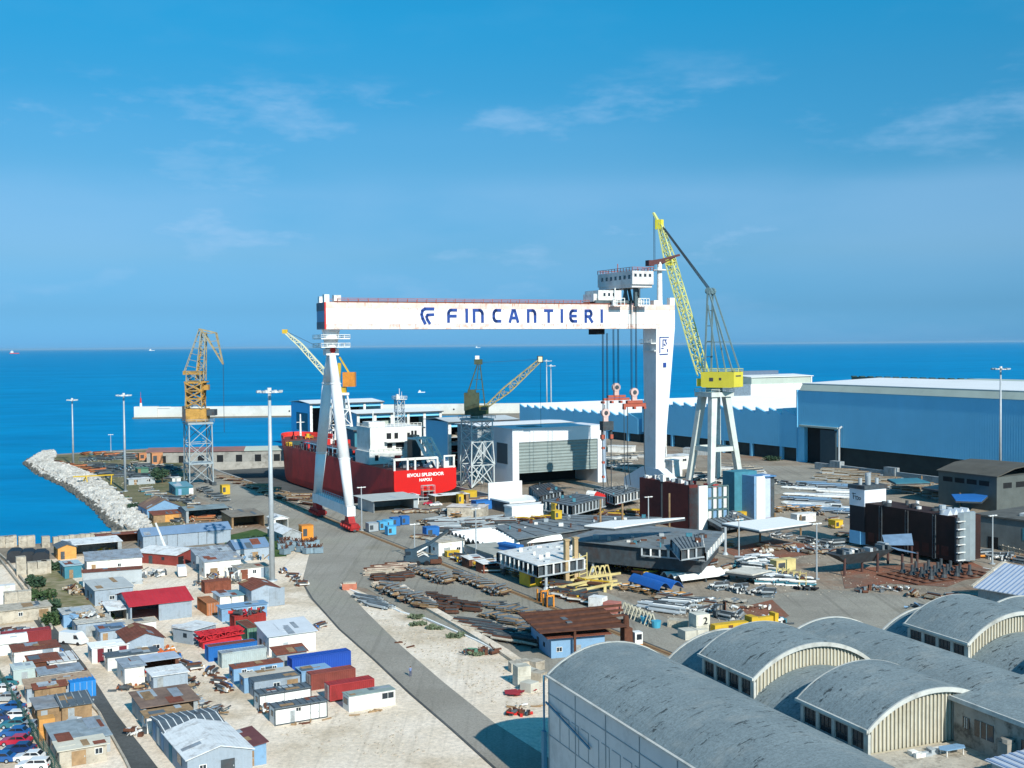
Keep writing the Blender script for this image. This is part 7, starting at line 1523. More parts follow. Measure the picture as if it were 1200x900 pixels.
# ------------------------------------------------------------ stacks: prototypes and copies
def bundle(name,label,group,n,L_,w_,hh,mats_,sd,kind='beam'):
    q=random.Random(sd); b=MB(mats_[0])
    for i in range(n):
        b.use(q.choice(mats_)); y=q.uniform(-w_/2,w_/2); z_=.2+hh*q.random()*(1-abs(2*y/w_)*.5); o_=q.uniform(-.6,.6); a=q.uniform(-.3,.3)
        if kind=='beam': b.beam((o_,y,z_),(L_+o_,y+a,z_),q.uniform(.2,.4))
        elif kind=='pipe': b.tube((o_,y,z_),(L_+o_,y+a,z_),q.uniform(.15,.3),None,7)
        else: b.box(o_,y,z_,L_*q.uniform(.4,1)+o_,y+q.uniform(.6,2),z_+.12)
    b.use(mats_[0])
    for f_ in (.15,.85): b.box(L_*f_-.15,-w_/2-.2,0,L_*f_+.15,w_/2+.2,.22)
    o_=b.build(name); tag(o_,label,'steel stack',group); return o_
def scatter(proto_,pts,yaw,jy=.1,sj=(.85,1.2)):
    first=True
    base=proto_['label']; names=ROWS.get(proto_['group'],[])
    flat=[]
    for ri,row in enumerate(pts):
        for i,(px,py) in enumerate(sorted(row)): flat.append((px,py,(ORD[i]+' ' if len(row)>1 else '')+base+' from the left, '+(names[ri] if ri<len(names) else names[0])))
    q=random.Random(len(flat))
    for px,py,lab in flat:
        l_=at(px,py)
        if first: o_=proto_; first=False
        else: o_=proto_.copy(); COL.objects.link(o_)
        o_['label']=lab
        o_.location=l_; o_.rotation_euler=(0,0,yaw+q.uniform(-jy,jy)); s_=q.uniform(*sj); o_.scale=(q.uniform(*sj),s_,s_)
def line(a,b,n,j=2): q=random.Random(int(a[0]*3+b[1])); return [[(a[0]+(b[0]-a[0])*(i+.5)/n+q.uniform(-j,j),a[1]+(b[1]-a[1])*(i+.5)/n+q.uniform(-j,j)*.6) for i in range(n)]]
DBR=mat('dark_brown_steel',(.07,.04,.03),.8,.3,.8,dirt='#57402f')
VYW=R(118)
PTM=mat('pale_timber_stack',(.50,.42,.34),.9,.3,1,dirt='#7a4a34')
scatter(bundle('timber_stack','long pale timber stack','pale timber stacks in the stockyard',26,7,2.6,1.8,[PTM,PTM,BEI,RUS],1),line((424,674),(462,666),5),R(8),.2,(.75,1.0))
scatter(bundle('timber_stack','cream plank stack','cream plank stacks in the stockyard',24,4.6,2.4,1.8,[BEI,PTM,PTM,DST],2),line((432,687),(494,712),9),R(14),.4,(.65,.95))
scatter(bundle('steel_bundle','dark steel bundle','dark steel bundles in the stockyard',34,4.4,3.2,2.4,[DST,DBR,GST,STL,TIM],3),line((476,670),(522,687),7)+line((440,692),(500,716),7)+line((528,679),(586,701),8),R(10),.9,(.6,.95))
scatter(bundle('steel_bundle','rust brown bundle','rust brown bundles in the stockyard',28,4.2,3,1.8,[RUS,DBR,DST],4),line((430,682),(470,678),4)+line((494,701),(546,716),6)+line((508,713),(524,720),2),R(20),.9,(.6,.95))
scatter(bundle('plate_stack','grey plate pile','grey plate piles in the stockyard',24,5.5,3.6,1.3,[GST,GST,DST,TIM],5,'plate'),line((556,709),(626,724),9)+line((562,722),(640,746),7),R(14),.9,(.6,1.0))
scatter(bundle('pipe_bundle','dark pipe bundle','dark pipe bundles by the sandy bank',18,8,2.4,1.2,[DST,RUS,BEI],6,'pipe'),line((530,728),(585,752),8)+line((590,752),(632,748),4),R(-30),.2)
scatter(bundle('wire_frame','low pale bar frame','pale bar frames beside the road',16,7,2.2,.9,[STL,GST,DST],7),line((412,699),(436,710),3),R(-35),.1)
for x,y in ((634,706),(641,712)):
    b=MB(ORG); 
    for k_ in (0,1.6): b.beam((k_,0,0),(k_,0,2.6),.3); b.beam((0,k_,0),(0,k_,2.6),.3)
    b.beam((0,0,2.4),(1.6,0,2.4),.3); b.use(MATS['dull_blue_grey']); b.box(.2,.2,.3,1.4,1.4,1.8); solo(b,'orange_frame',('left' if x<636 else 'right')+' orange A frame at the end of the stockyard','frame',at(x,y),TH)
b=MB(mat('skip_orange_red',(.45,.16,.10),.8,.2)); b.ext([(0,.3),(.5,0),(2.8,0),(3.3,.3),(3.3,1.4),(0,1.4)],'y',0,1.8); b.use(BEI); b.box(.2,.1,1.4,3.1,1.7,1.7); solo(b,'skip','small brick red skip at the edge of the curved road','skip',at(401,692),R(10))
# racks by the blue lamp post
scatter(bundle('steel_bundle','pipe spool bundle','pipe spool bundles in the right yard',24,5,3,2.0,[DST,STL,GST,TEA,W],8,'pipe'),line(y5(20,650),y5(290,640),8)+line(y5(100,735),y5(430,760),9)+line(y5(0,620),y5(240,600),6),R(10),.9)
plate('dirty white flat panel on low supports in the right yard',[y5(-60,655),y5(70,625),y5(265,650),y5(130,680)],2.6,[y5(20,700),y5(230,680)],mat('dirty_white_panel',(.55,.52,.45),.8,.2))
proto=None
for k_ in range(5):
    x,y=300+40*k_,730+9*k_
    if proto is None:
        proto=thing('equipment_cage','first cream cage from the left in front of the long cream box','cage',at(*y5(x,y)),R(-15),'row of cream cages'); b=MB(MATS['cream_yellow']); 
        for a in (0,1.5):
            for c in (0,1.5): b.beam((a,c,0),(a,c,3.2),.2)
        for z_ in (.2,1.6,3.1): b.beam((0,0,z_),(1.5,0,z_),.2); b.beam((1.5,0,z_),(1.5,1.5,z_),.2); b.beam((0,0,z_),(0,1.5,z_),.2)
        b.build('frame',proto); MB(RUS).box(.3,.3,.2,1.2,1.2,2.2).build('load',proto)
    else: copy_thing(proto,at(*y5(x,y)),R(-15),ORD[k_]+' cream cage from the left in front of the long cream box')
litter('dark engine block at the end of the cage row','engine','engine_block',946,692,4,2,1.6,[DST,BLK],20,seed=40)
litter('wrecked grey parts on the brown yard under the white plate','scrap heap','scrap_heap',940,646,6,3,1.6,[STL,LBL,GST],26,seed=41)
litter('white and rusty offcuts near the primer stained ground','scrap heap','scrap_heap',895,647,6,3,1.4,[W,RUS,BEI],26,seed=42)
litter('dark machine parts in the shadow left of the keel piece','scrap heap','scrap_heap',963,645,7,4,2.4,[DST,GST,STL],34,seed=43)
litter('scrap row in front of the keel piece','scrap heap','scrap_heap',1035,693,12,2.6,1.6,[DST,W,RUS,GST],46,R(8),seed=44)
litter('small dark scrap pile behind the right lantern vault','scrap heap','scrap_heap',1078,713,6,2,1.3,[DST,LBL,DST],24,R(5),seed=45)
litter('heap of torn steel on the brown yard behind the yellow frame','scrap heap','scrap_heap',855,706,8,2,.8,[DST,BEI,GST],26,R(-15),seed=46,kinds='ps')
litter('black bales standing on the asphalt beside the low vault','bales','bales',905,733,5,3.4,2.6,[DST,BLK,TEA,W],36,seed=47,kinds='bt')
litter('pale small debris scattered beyond the yellow frame','debris','debris',880,714,8,2,.7,[W,BEI,RUS],20,seed=48)
litter('white planks and wire on the yard by the corrugated shed','planks','planks',1180,668,9,2,.6,[W,W,BEI],16,R(15),seed=49,kinds='p')
litter('pale clutter along the foot of the pale fence','scrap heap','scrap_heap',1170,656,12,3,1.2,[W,STL,BEI,RUS,ORG],40,R(-20),seed=50)
# far yard to the right: pipe and profile racks
scatter(bundle('pipe_bundle','long white pipe bundle','white pipe bundles in the far yard',18,17,4,1.4,[W,STL,W,GYR],9,'pipe'),line(y5(330,75),y5(640,90),7)+line(y5(340,120),y5(800,140),9)+line(y5(320,180),y5(700,230),8)+line(y5(560,95),y5(800,110),5),R(-24),.06,(.6,.9))
scatter(bundle('steel_bundle','blue grey steel bundle','blue grey bundles in the far yard',20,14,4,1.4,[LBL,GST,STL,BLR,DST],10),line(y5(420,50),y5(800,70),7)+line(y5(350,210),y5(780,250),8)+line(y5(320,150),y5(560,165),5),R(-22),.08,(.6,.9))
scatter(bundle('steel_bundle','brown steel bundle','brown bundles along the boundary wall',22,13,5,2.2,[RUS,DST,TIM,STL,BEI],11),line((955,552),(1160,590),12)+line((950,560),(1050,575),7)+line((1040,572),(1110,588),6),R(-26),.2)
plate('pinkish flat canopy roof beyond the brown hull block',[(1080,571),(1104,567),(1124,569),(1100,574)],4,[(1090,578),(1118,574)],mat('pink_plate',(.42,.28,.24),.8,.15))
plate('blue flat canopy beside the cluttered grey building',[(1115,579),(1160,578),(1150,587),(1120,586)],5,[(1125,594),(1148,592)],BLU)
plate('dark canopy with white edge in the far yard',[(1040,561),(1075,560),(1090,565),(1050,566)],5,[(1050,574),(1080,572)],TEA)
for k_,(x,y,l_,m_,nm) in enumerate(((765,548,34,W,'long low white block nearest the right gantry leg base'),(712,530,28,W,'low white block seen under the hanging hooks'),(700,547,26,BEI,'beige low block left of the gantry sill beam'),(800,533,36,GW,'grey low wall block behind the yellow crane legs'),(840,520,30,GW,'low grey block against the sawtooth hall base'),(905,528,16,STL,'grey container shaped block beside the gate of the big hall'))):
    unit(nm,(x,y),(x+l_,y+1),6,3.4,m_,0,0,'low_block',base=m_)
shed('white two storey office block behind the legs of the yellow crane',(772,552),(830,548),9,6.5,W,W,'flat',.1,wins=[(3,3.6,2,1),(8,3.6,2,1),(13,3.6,2,1)],L=20)
unit('pair of white cylinders base beside the right gantry leg',(788,559),(800,558),5,7,W,0,0,base=W)
scatter(bundle('steel_bundle','mixed steel heap','mixed heaps under the hooks',24,10,5,2.4,[RUS,W,DST,STL,BEI],12),line((706,548),(760,556),6)+line((700,540),(758,536),6)+line((800,560),(870,572),9)+line((830,548),(880,560),6),R(10),.6)
scatter(bundle('steel_bundle','mixed steel heap','mixed heaps by the dock head',24,8,4,2.2,[RUS,DST,STL,TIM,BEI],13),line(yq(520,330),yq(760,350),10)+line(yq(430,330),yq(560,390),7)+line(yq(640,400),yq(770,410),5)+line(yq(760,320),yq(960,330),7)+line(yq(780,370),yq(980,400),6)+line(yq(560,260),yq(640,250),4),R(15),.7)
scatter(bundle('steel_bundle','rusty scrap bundle','rusty scrap along the crane rail',20,4,2.6,1.6,[RUS,DST,YEL,W,TIM],14),line(yq(650,575),yq(900,670),9)+line(y6(410,390),y6(640,440),8)+line(y6(400,340),y6(500,370),4),R(0),.9)
scatter(bundle('steel_bundle','twisted rusty strip','rusty strips along the dock edge',22,7,3.4,1.2,[RUS,BEI,DST,TIM],15),line((300,577),(368,594),9)+line((285,570),(345,583),8)+line((250,560),(300,572),5),R(-25),.5)
scatter(bundle('pipe_bundle','bright pipe bundle','pale pipes behind the blue shells',20,6,3,1.3,[WC,STL,STL,DST],16,'pipe'),line(y6(1060,440),y6(1190,430),6)+line(y6(930,450),y6(1100,480),6),R(-20),.3)
# scrub point: scrap and goods
scatter(bundle('steel_bundle','blue grey scrap heap','blue grey scrap on the scrubby point',24,7,4,2.0,[STL,TEA,GST,LBL,DST],17),line((95,548),(200,552),11)+line((110,558),(190,560),9)+line((90,540),(150,538),7),R(5),1.2)
scatter(bundle('steel_bundle','rust orange scrap heap','rust orange scrap on the scrubby point',22,6,4,2.0,[mat('rust_orange',(.45,.15,.06),.85,.2),RUS,TIM],18),line((60,544),(110,556),5)+line((90,533),(190,540),8)+line((180,600),(230,612),5),R(5),1.2)
scatter(bundle('steel_bundle','pale goods heap','pale goods between the shore sheds',22,4,3,1.6,[GST,STL,BEI,DST],19),line((150,560),(210,562),6)+line((190,612),(265,608),8)+line((215,596),(270,600),7)+line((230,575),(258,590),6)+line((170,585),(225,590),5),R(5),1.2)
b=MB(YEL); b.beam((-6,0,3.4),(10,0,3.8),.5); b.beam((0,-2,0),(-1,0,3.4),.4); b.beam((-3,2,0),(-1,0,3.4),.4); b.beam((9,-2,0),(9,0,3.6),.4); solo(b,'lifting_frame','yellow A frame gantry on the scrubby point beside the rocks','lifting frame',at(104,568),R(10))
scatter(bundle('scrap_heap','mixed rusty heap','rusty heaps among the hull sections',26,3.4,2.6,1.8,[RUS,DST,GST,STL,TIM,YEL],20),line((640,676),(700,690),5)+line((700,655),(760,680),6)+line((765,640),(830,665),6)+line((600,612),(660,606),6)+line((700,606),(760,602),6)+line((640,598),(700,600),5),R(10),1.5)
scatter(bundle('scrap_heap','small grey heap','grey heaps across the right yard',22,3.2,2.4,1.4,[STL,DST,W,GST,LBL],21),line((830,690),(900,700),6)+line((900,628),(980,640),6)+line((1140,650),(1195,660),5)+line((870,560),(960,575),9)+line((960,590),(1000,610),4)+line((790,715),(870,728),5),R(10),1.5)
scatter(bundle('scrap_heap','little scrap heap','little heaps in the container yard',16,2.2,1.6,1.0,[RUS,STL,W,DST,TIM,BLU],22),line((60,760),(88,800),4)+line((165,700),(200,712),4)+line((205,770),(222,790),3)+line((240,790),(262,812),3)+line((295,790),(312,835),4)+line((330,668),(352,690),4)+line((175,800),(190,808),3)+line((345,740),(375,735),3)+line((100,700),(128,716),3)+line((20,770),(96,812),4)+line((238,668),(262,690),4),R(10),1.5)
scatter(bundle('scrap_heap','pale steel heap','pale heaps on the scrubby point',22,4.2,3,1.6,[GST,STL,TEA,DST,BEI,RUS],23),line((75,552),(140,590),8)+line((150,545),(215,552),7)+line((160,575),(200,592),5)+line((100,533),(215,536),9)+line((215,570),(225,610),4)+line((120,570),(150,600),4),R(10),1.5)
scatter(bundle('scrap_heap','low rusty heap','low heaps on the open yard',20,3.4,2.4,1.1,[RUS,DST,BEI,GST,STL,TIM],24),line((790,672),(850,668),5)+line((880,640),(980,652),7)+line((760,700),(830,712),5)+line((960,600),(992,640),5)+line((845,585),(868,610),4)+line((600,640),(655,655),4)+line((480,630),(540,640),6)+line((455,602),(520,600),6)+line((535,588),(598,584),7)+line((1060,700),(1130,705),4),R(10),1.5)
scatter(bundle('pallet_load','pale crate load','crate loads among the hull sections',12,2.4,2.2,1.6,[BEI,W,TIM,PLY,STL],25,'plate'),line((575,668),(640,690),6)+line((720,690),(800,705),5)+line((800,640),(860,640),5)+line((905,600),(960,598),5)+line((520,610),(570,600),5)+line((1090,640),(1140,655),3),R(28),.4,(.7,1.1))
# bins at the junction
proto=None; q=random.Random(4)
BXY=sorted([(612+q.uniform(0,250),200+q.uniform(0,60)) for _ in range(14)])
for k_ in range(14):
    x,y=BXY[k_]
    if proto is None:
        proto=thing('scrap_bin','first blue grey scrap bin from the left at the junction','bin',at(*z3(x,y)),R(15),'blue grey bins at the junction'); b=MB(mat('bin_blue_grey',(.20,.28,.33),.7,.2)); b.box(0,0,.2,2.4,1.8,1.6); b.box(-.06,-.06,1.5,2.46,1.86,1.7); b.build('bin',proto)
        b=MB(RUS); 
        for i in range(12): a_=q.uniform(.2,2); c_=q.uniform(.2,1.5); b.beam((a_,c_,1.5),(a_+q.uniform(-.8,.8),c_+q.uniform(-.8,.8),2.6),.14)
        b.build('scrap',proto)
    else: copy_thing(proto,at(*z3(x,y)),q.uniform(0,1),ORD[k_]+' blue grey scrap bin from the left at the junction')
# ------------------------------------------------------------ vegetation
LEAF=mat('leaf_green',(.045,.085,.03),.8,.35,.8,dirt=(.085,.12,.045),dscale=.5,damt=.6); LEAF2=mat('leaf_dark_green',(.03,.065,.035),.8,.35,.8,dirt=(.06,.09,.04),dscale=.5,damt=.6)
def foliage(b,c,rx,ry,rz,n,q,s_=.45):
    for i in range(n):
        while 1:
            x,y,z_=q.uniform(-1,1),q.uniform(-1,1),q.uniform(-1,1); r_=math.sqrt(x*x+y*y+z_*z_)
            if .35<r_<1: break
        k_=1+.25*noise.noise(Vector((x*2+c[0],y*2+c[1],z_*2))); p_=Vector((c[0]+x*rx*k_,c[1]+y*ry*k_,max(.05,c[2]+z_*rz*k_)))
        a=Vector((q.gauss(0,1),q.gauss(0,1),q.gauss(0,1))).normalized(); d=a.cross(Vector((q.gauss(0,1),q.gauss(0,1),q.gauss(0,1)))).normalized(); s2=s_*q.uniform(.6,1.3)
        b.add([p_-a*s2-d*s2*.5,p_+a*s2-d*s2*.5,p_+a*s2*.6+d*s2*.6,p_-a*s2*.6+d*s2*.6],[(0,1,2,3)])
def tree(label,px,py,h,r,m_=LEAF,name='broadleaf_tree',cat='tree',sd=1,n=900):
    q=random.Random(sd); t_=thing(name,label,cat,at(px,py)); b=MB(TIM); b.tube((0,0,0),(.1,.1,h*.45),.25,.16,8)
    for k_ in range(5): a=k_*1.26; b.tube((.1,.1,h*.35),(math.cos(a)*r*.6,math.sin(a)*r*.6,h*.7),.12,.04,6)
    b.build('trunk',t_); b=MB(m_)
    for k_ in range(6): a=q.uniform(0,6.3); foliage(b,(math.cos(a)*r*.45,math.sin(a)*r*.45,h*q.uniform(.5,.8)),r*.6,r*.6,h*.26,n//6,q,.4)
    b.build('crown',t_); return t_
def bush(label,px,py,rx,ry,h,m_=LEAF,sd=1,n=700,name='bush',yaw=0):
    q=random.Random(sd); b=MB(m_)
    for k_ in range(6): foliage(b,(q.uniform(-.6,.6)*rx,q.uniform(-.6,.6)*ry,h*.4),rx*.5,ry*.5,h*q.uniform(.4,.65),n//6,q,.32)
    return solo(b,name,label,'bush',at(px,py),yaw)
tree('dark green tree behind the small white box hut near the shore sheds',*z5(300,215),6,5,LEAF2,sd=3)
bush('upper clump of dark bushes beside the sunken track',40,688,2.6,3,2.6,LEAF2,1)
bush('second clump of dark bushes beside the sunken track',47,703,3,3,2.8,LEAF,2)
bush('third clump of dark bushes beside the sunken track',54,718,3,3.4,3,LEAF2,3,900)
bush('lowest clump of dark bushes beside the sunken track',62,731,2.6,2.4,2.4,LEAF,4)
bush('scrubby bush beside the black covered bales',63,668,3.6,2,2.2,LEAF2,5)
bush('green bush beside the pale lean-to canopy',124,728,1.6,2,1.6,LEAF,6,400)
bush('scrub at the foot of the brown roofed shore shed',156,598,3,4,2.4,LEAF2,7)
bush('low scrub along the shore behind the rocks',140,588,3,6,1.6,LEAF,8)
bush('weedy growth on the grassy patch behind the slate blue shed',288,640,6,3,1.2,LEAF,9)
bush('weedy growth at the foot of the open timber shelter',305,633,5,2,1.0,LEAF2,10)
bush('green shrub seen beyond the hanging hooks',718,528,5,4,3,LEAF,11)
bush('small shrub beside the grey bins at the dock side',905,540,5,3,2.6,LEAF2,12)
for i,(x,y,n_) in enumerate(((487,725,'leftmost low green shrub on the sandy bank'),(490,733,'low green shrub below the leftmost one on the sandy bank'),(510,737,'third low green shrub on the sandy bank'),(534,747,'fourth low green shrub on the sandy bank'),(560,768,'green shrub around the dark wreckage on the sandy bank'))):
    bush(n_,x,y,1.8,1.2,.8,mat('grey_green_leaf',(.12,.15,.09),.8,.3),20+i,220)
# loose stones and litter too many to count
b=MB(mat('loose_stone',(.40,.35,.28),.95,.3)); q=random.Random(77)
regs=[([(370,760),(520,880),(470,890),(330,880),(330,760)],260),([(430,715),(560,760),(640,810),(600,840),(480,760)],420),([(215,800),(262,870),(240,800)],60),([(850,640),(1000,640),(1150,690),(900,700)],420),([(300,575),(370,600),(330,600)],80),([(700,560),(860,600),(760,600)],200),([(180,590),(300,620),(200,620)],120),([(780,690),(900,720),(780,735)],220),([(60,540),(190,535),(180,580),(110,560)],420),([(540,640),(700,700),(640,690)],120)]
for pl_,n in regs:
    xs=[p[0] for p in pl_]; ys=[p[1] for p in pl_]; c=0
    while c<n:
        x,y=q.uniform(min(xs),max(xs)),q.uniform(min(ys),max(ys))
        if in_poly(x,y,pl_): p_=P(x,y); rock(b,(p_.x,p_.y,.05),q.uniform(.06,.24)*(1 if y>640 else 1.7)); c+=1
tag(b.build('gravel_litter'),'loose stones and small debris strewn over the yard ground','debris',kind='stuff')
# ------------------------------------------------------------ vaulted warehouse, bottom right
VY=R(22); VS=.887; vo=Vector((4.17,146.8,6.2)); vw=thing('vaulted_warehouse','grey warehouse of parallel barrel vaults with raised lantern vaults','warehouse',vo,VY); vw.scale=(VS,)*3
def tarmac_roof(name):
    m=bpy.data.materials.new(name); m.use_nodes=True; t=m.node_tree; L=t.links; b=t.nodes['Principled BSDF']; b.inputs['Roughness'].default_value=.85; b.inputs['Specular IOR Level'].default_value=.25
    co=t.nodes.new('ShaderNodeTexCoord')
    def N(s,d=6,r=.65,sc_=(1,1,1)):
        mp=t.nodes.new('ShaderNodeMapping'); mp.inputs[3].default_value=sc_; L.new(co.outputs['Object'],mp.inputs[0])
        n=t.nodes.new('ShaderNodeTexNoise'); n.inputs['Scale'].default_value=s; n.inputs['Detail'].default_value=d; n.inputs['Roughness'].default_value=r; L.new(mp.outputs[0],n.inputs['Vector']); return n.outputs[0]
    def MR(x,a,b_,c,d):
        r=t.nodes.new('ShaderNodeMapRange'); r.inputs[1].default_value=a; r.inputs[2].default_value=b_; r.inputs[3].default_value=c; r.inputs[4].default_value=d; L.new(x,r.inputs[0]); return r.outputs[0]
    def MX(f,a,b_):
        x=t.nodes.new('ShaderNodeMix'); x.data_type='RGBA'; L.new(f,x.inputs[0])
        for i,c in ((6,a),(7,b_)):
            if isinstance(c,tuple): x.inputs[i].default_value=c+(1,)
            else: L.new(c,x.inputs[i])
        return x.outputs[2]
    def MU(a,b_):
        k=t.nodes.new('ShaderNodeMath'); k.operation='MULTIPLY'; L.new(a,k.inputs[0]); L.new(b_,k.inputs[1]); return k.outputs[0]
    c=MX(MR(N(.12),.35,.65,0,1),(.21,.26,.27),(.28,.335,.34))
    c=MX(MR(N(3.2,4,.8),.42,.70,0,.75),c,(.10,.12,.125))
    # torn patches of felt: short dark streaks across the vault
    patch=MU(MR(N(.55,7,.72,(.7,2.2,1)),.585,.6,0,1),MR(N(.13,2),.42,.52,0,1))
    st_n=MR(N(.22,8,.7),.52,.68,0,.5); c=MX(st_n,c,(.36,.37,.34))
    c=MX(patch,c,(.055,.068,.07))
    # lap joints of the roofing sheets
    wv=t.nodes.new('ShaderNodeTexWave'); wv.bands_direction='Y'; wv.inputs['Scale'].default_value=.314/1.1; wv.inputs['Distortion'].default_value=.3; L.new(co.outputs['Object'],wv.inputs['Vector'])
    c=MX(MR(wv.outputs['Fac'],.93,.99,0,.22),c,(.12,.13,.13))
    L.new(c,b.inputs['Base Color'])
    bp=t.nodes.new('ShaderNodeBump'); bp.inputs['Strength'].default_value=.35; bp.inputs['Distance'].default_value=.15; L.new(N(4,4,.85),bp.inputs['Height']); L.new(bp.outputs[0],b.inputs['Normal'])
    return m
FELT=tarmac_roof('roofing_felt')
PANEL=mat('panel_wall_pale',(.50,.56,.58),.8,.06,.3,dirt='#77858a',dscale=.2,damt=.4,jit=0)
RIM=mat('cement_rim',(.52,.52,.48),.85,.12,.8,dirt='#6b6a60',damt=.5,jit=0)
SLAT=mat('cream_slat_wall',(.42,.385,.29),.8,.12,.6,dirt='#7c6c50',damt=.4,jit=0)
SP=19.0; EV=8.8; RS=3.6
def vault(u0,z,n=16,sp=SP,rs=RS):
    rad=(sp*sp/4+rs*rs)/(2*rs); zc=z+rs-rad; a=math.asin(sp/2/rad)
    return [(u0+sp/2+rad*math.sin(-a+2*a*i/n), zc+rad*math.cos(-a+2*a*i/n)) for i in range(n+1)]
for r_ in range(5):
    v0=-44.1 if r_ in (1,) else (-44.6 if r_==2 else -60)
    b=MB(FELT); b.slab(vault(SP*r_,EV),'y',v0,0,.18); bo=b.build('vault_roof',vw)
    b=MB(RIM); b.slab([(x,z+.02) for x,z in vault(SP*r_,EV)],'y',0,.35,.28); b.build('roof_edge',bo)
    b=MB(SLAT); b.ext(vault(SP*r_+.0,EV-.05)+[(SP*r_+SP,-7.1),(SP*r_,-7.1)],'y',-.4,-.05); b.build('end_wall',vw)
b=MB(PANEL); b.box(-.02,-60,-7.1,.4,0,EV-.05); b.build('side_wall',vw)
b=MB(mat('panel_joint',(.24,.29,.31),.8,.1))
for y in (-.3,-9,-18,-27,-36,-45,-54): b.box(-.10,y-.07,-7,-.02,y+.07,EV-.1)
b.box(-.09,-60,6.4,-.021,0,6.52); b.box(-.09,-60,.6,-.021,0,.72)
for y in range(-58,-1,3): b.box(-.085,y-.05,.72,-.022,y+.05,4.6); b.box(-.08,y,4.55,-.022,y+2.2,4.65)
b.build('panel_joint',vw)
b=MB(RIM); b.box(-.4,-60,EV-.08,.1,.3,EV+.16); b.build('gutter',vw)
b=MB(mat('pipe_blue',(.06,.20,.30),.7,.1)); b.tube((-.4,.6,-7),(-.4,.6,EV),.16); b.beam((-.35,0,5.2),(-.35,-14,3.0),.22); b.box(-.7,.1,-7,-.2,.9,1.0) ; b.build('downpipe',vw)
def lantern(r_,va,vb,flat=False):
    u0=SP*r_+.35; z=11.9; sp=SP-.7
    a,b_=min(va,vb),max(va,vb)
    rf=MB(FELT); rf.slab(vault(u0-.3,z,18,sp+.6),'y',a-.5,b_+.5,.2); ro=rf.build('lantern_roof',vw)
    e=MB(RIM); e.slab([(x,zz-.3) for x,zz in vault(u0-.35,z,18,sp+.7)],'y',a-.75,a-.5,.55); e.slab([(x,zz-.1) for x,zz in vault(u0-.35,z,18,sp+.7)],'y',b_+.5,b_+.7,.32); e.box(u0-.6,a-.75,z-.12,u0-.3,b_+.7,z+.22); e.build('roof_edge',ro)
    top=vault(u0,z,18,sp); low=vault(u0,EV+.15,18,sp); lowf=[(u0,EV-.2),(u0+sp,EV-.2)] if flat else low
    e=MB(SLAT); e.ext(top+list(reversed(lowf)),'y',a,a+.25); e.ext(top+list(reversed(low)),'y',b_-.25,b_); eo=e.build('gable_wall',vw)
    e=MB(mat('cream_slat',(.54,.51,.42),.8,.1,.6,dirt='#8a7a5c',damt=.4,jit=0))
    for k_ in range(1,int(sp/.55)):
        x=u0+.55*k_; f_=(x-u0)/sp; rad=(sp*sp/4+RS*RS)/(2*RS); zz=lambda base: base+RS-rad+math.sqrt(max(0,rad*rad-(x-u0-sp/2)**2))
        e.box(x-.09,a-.22,(9.3 if flat else zz(EV)+.35),x+.09,a-.0,zz(z)-.1)
    e.build('slat',eo)
    e=MB(RIM); e.box(u0-.02,a,z-.55,u0+.3,b_,z); e.box(u0-.03,a,EV-.2,u0+.3,b_,EV+.35)
    n=4
    for k_ in range(n+1):
        y=a+(b_-a)*k_/n; e.box(u0-.04,y-.28,EV+.3,u0+.32,y+.28,z-.5)
    e.box(u0-.05,a,EV,u0+.5,a+.5,z-.3)
    e.build('window_frame',vw)
    for k_ in range(n):
        y0=a+(b_-a)*k_/n+.28; y1=a+(b_-a)*(k_+1)/n-.28
        g_=MB(GLS); g_.box(u0+.18,y0,EV+.35,u0+.26,y1,z-.55); wo=g_.build('window',vw)
        g_=MB(DST)
        for q in (1,2): yy=y0+(y1-y0)*q/3; g_.box(u0+.12,yy-.02,EV+.35,u0+.19,yy+.02,z-.55)
        g_.box(u0+.12,y0,10.1,u0+.18,y1,10.16); g_.build('glazing_bar',wo)
    b2=MB(SLAT); b2.box(u0+sp-.3,a,EV,u0+sp,b_,z); b2.build('side_panel',vw)
lantern(1,-21.6,-9.4); lantern(1,-44.2,-32.2,True); lantern(3,-18.6,-6.4); lantern(3,-44.2,-32.2)
# flat terrace and the block beyond it
tb=thing('concrete_block_building','weathered grey concrete building with shallow vaulted roof at the bottom right corner','building',vo,VY); tb.scale=(VS,)*3
BWC=mat('stained_concrete_wall',(.33,.31,.27),.9,.25,.35,dirt='#3c3933',dscale=.5,damt=.8,jit=0)
b=MB(BWC); b.box(31,-80,-7.1,62,-44.9,14.3); bo=b.build('wall',tb)
b=MB(FELT); b.slab([(30.7,14.3),(36,15.1),(42,15.6),(49,15.7),(56,15.2),(62.3,14.3)],'y',-80,-44.6,.2); b.build('roof',tb)
b=MB(RIM); b.box(30.5,-80,14.1,30.75,-44.5,14.6); b.build('roof_edge',tb)
for y0,y1,z0_,z1_ in ((-51,-48.2,11.0,12.8),(-57.5,-55,10.0,12.6),(-47.4,-46.4,11.4,12.6)):
    g_=MB(GLS); g_.box(30.92,y0,z0_,31.02,y1,z1_); go=g_.build('window',bo); g_=MB(RIM)
    for q in (1,2): yy=y0+(y1-y0)*q/3; g_.box(30.88,yy-.05,z0_,30.95,yy+.05,z1_)
    g_.build('window_frame',go)
g_=MB(BWC); g_.box(29.6,-54.4,9.3,31,-53,12); g_.tube((30.3,-53.7,12),(30.3,-53.7,12.4),.7); g_.build('vent_duct',tb)
b=MB(BEI); b.box(19.2,-80,-7.1,31,-44.9,9.3); solo(b,'terrace','flat sandy concrete terrace in front of the nearest lantern vault','terrace',vo,VY).scale=(VS,)*3
b=MB(TEA); b.box(26.3,-48.8,10.0,29.2,-47.6,10.12); tt=thing('table','pale blue garden table on the terrace beside the concrete building','table',vo,VY); tt.scale=(VS,)*3
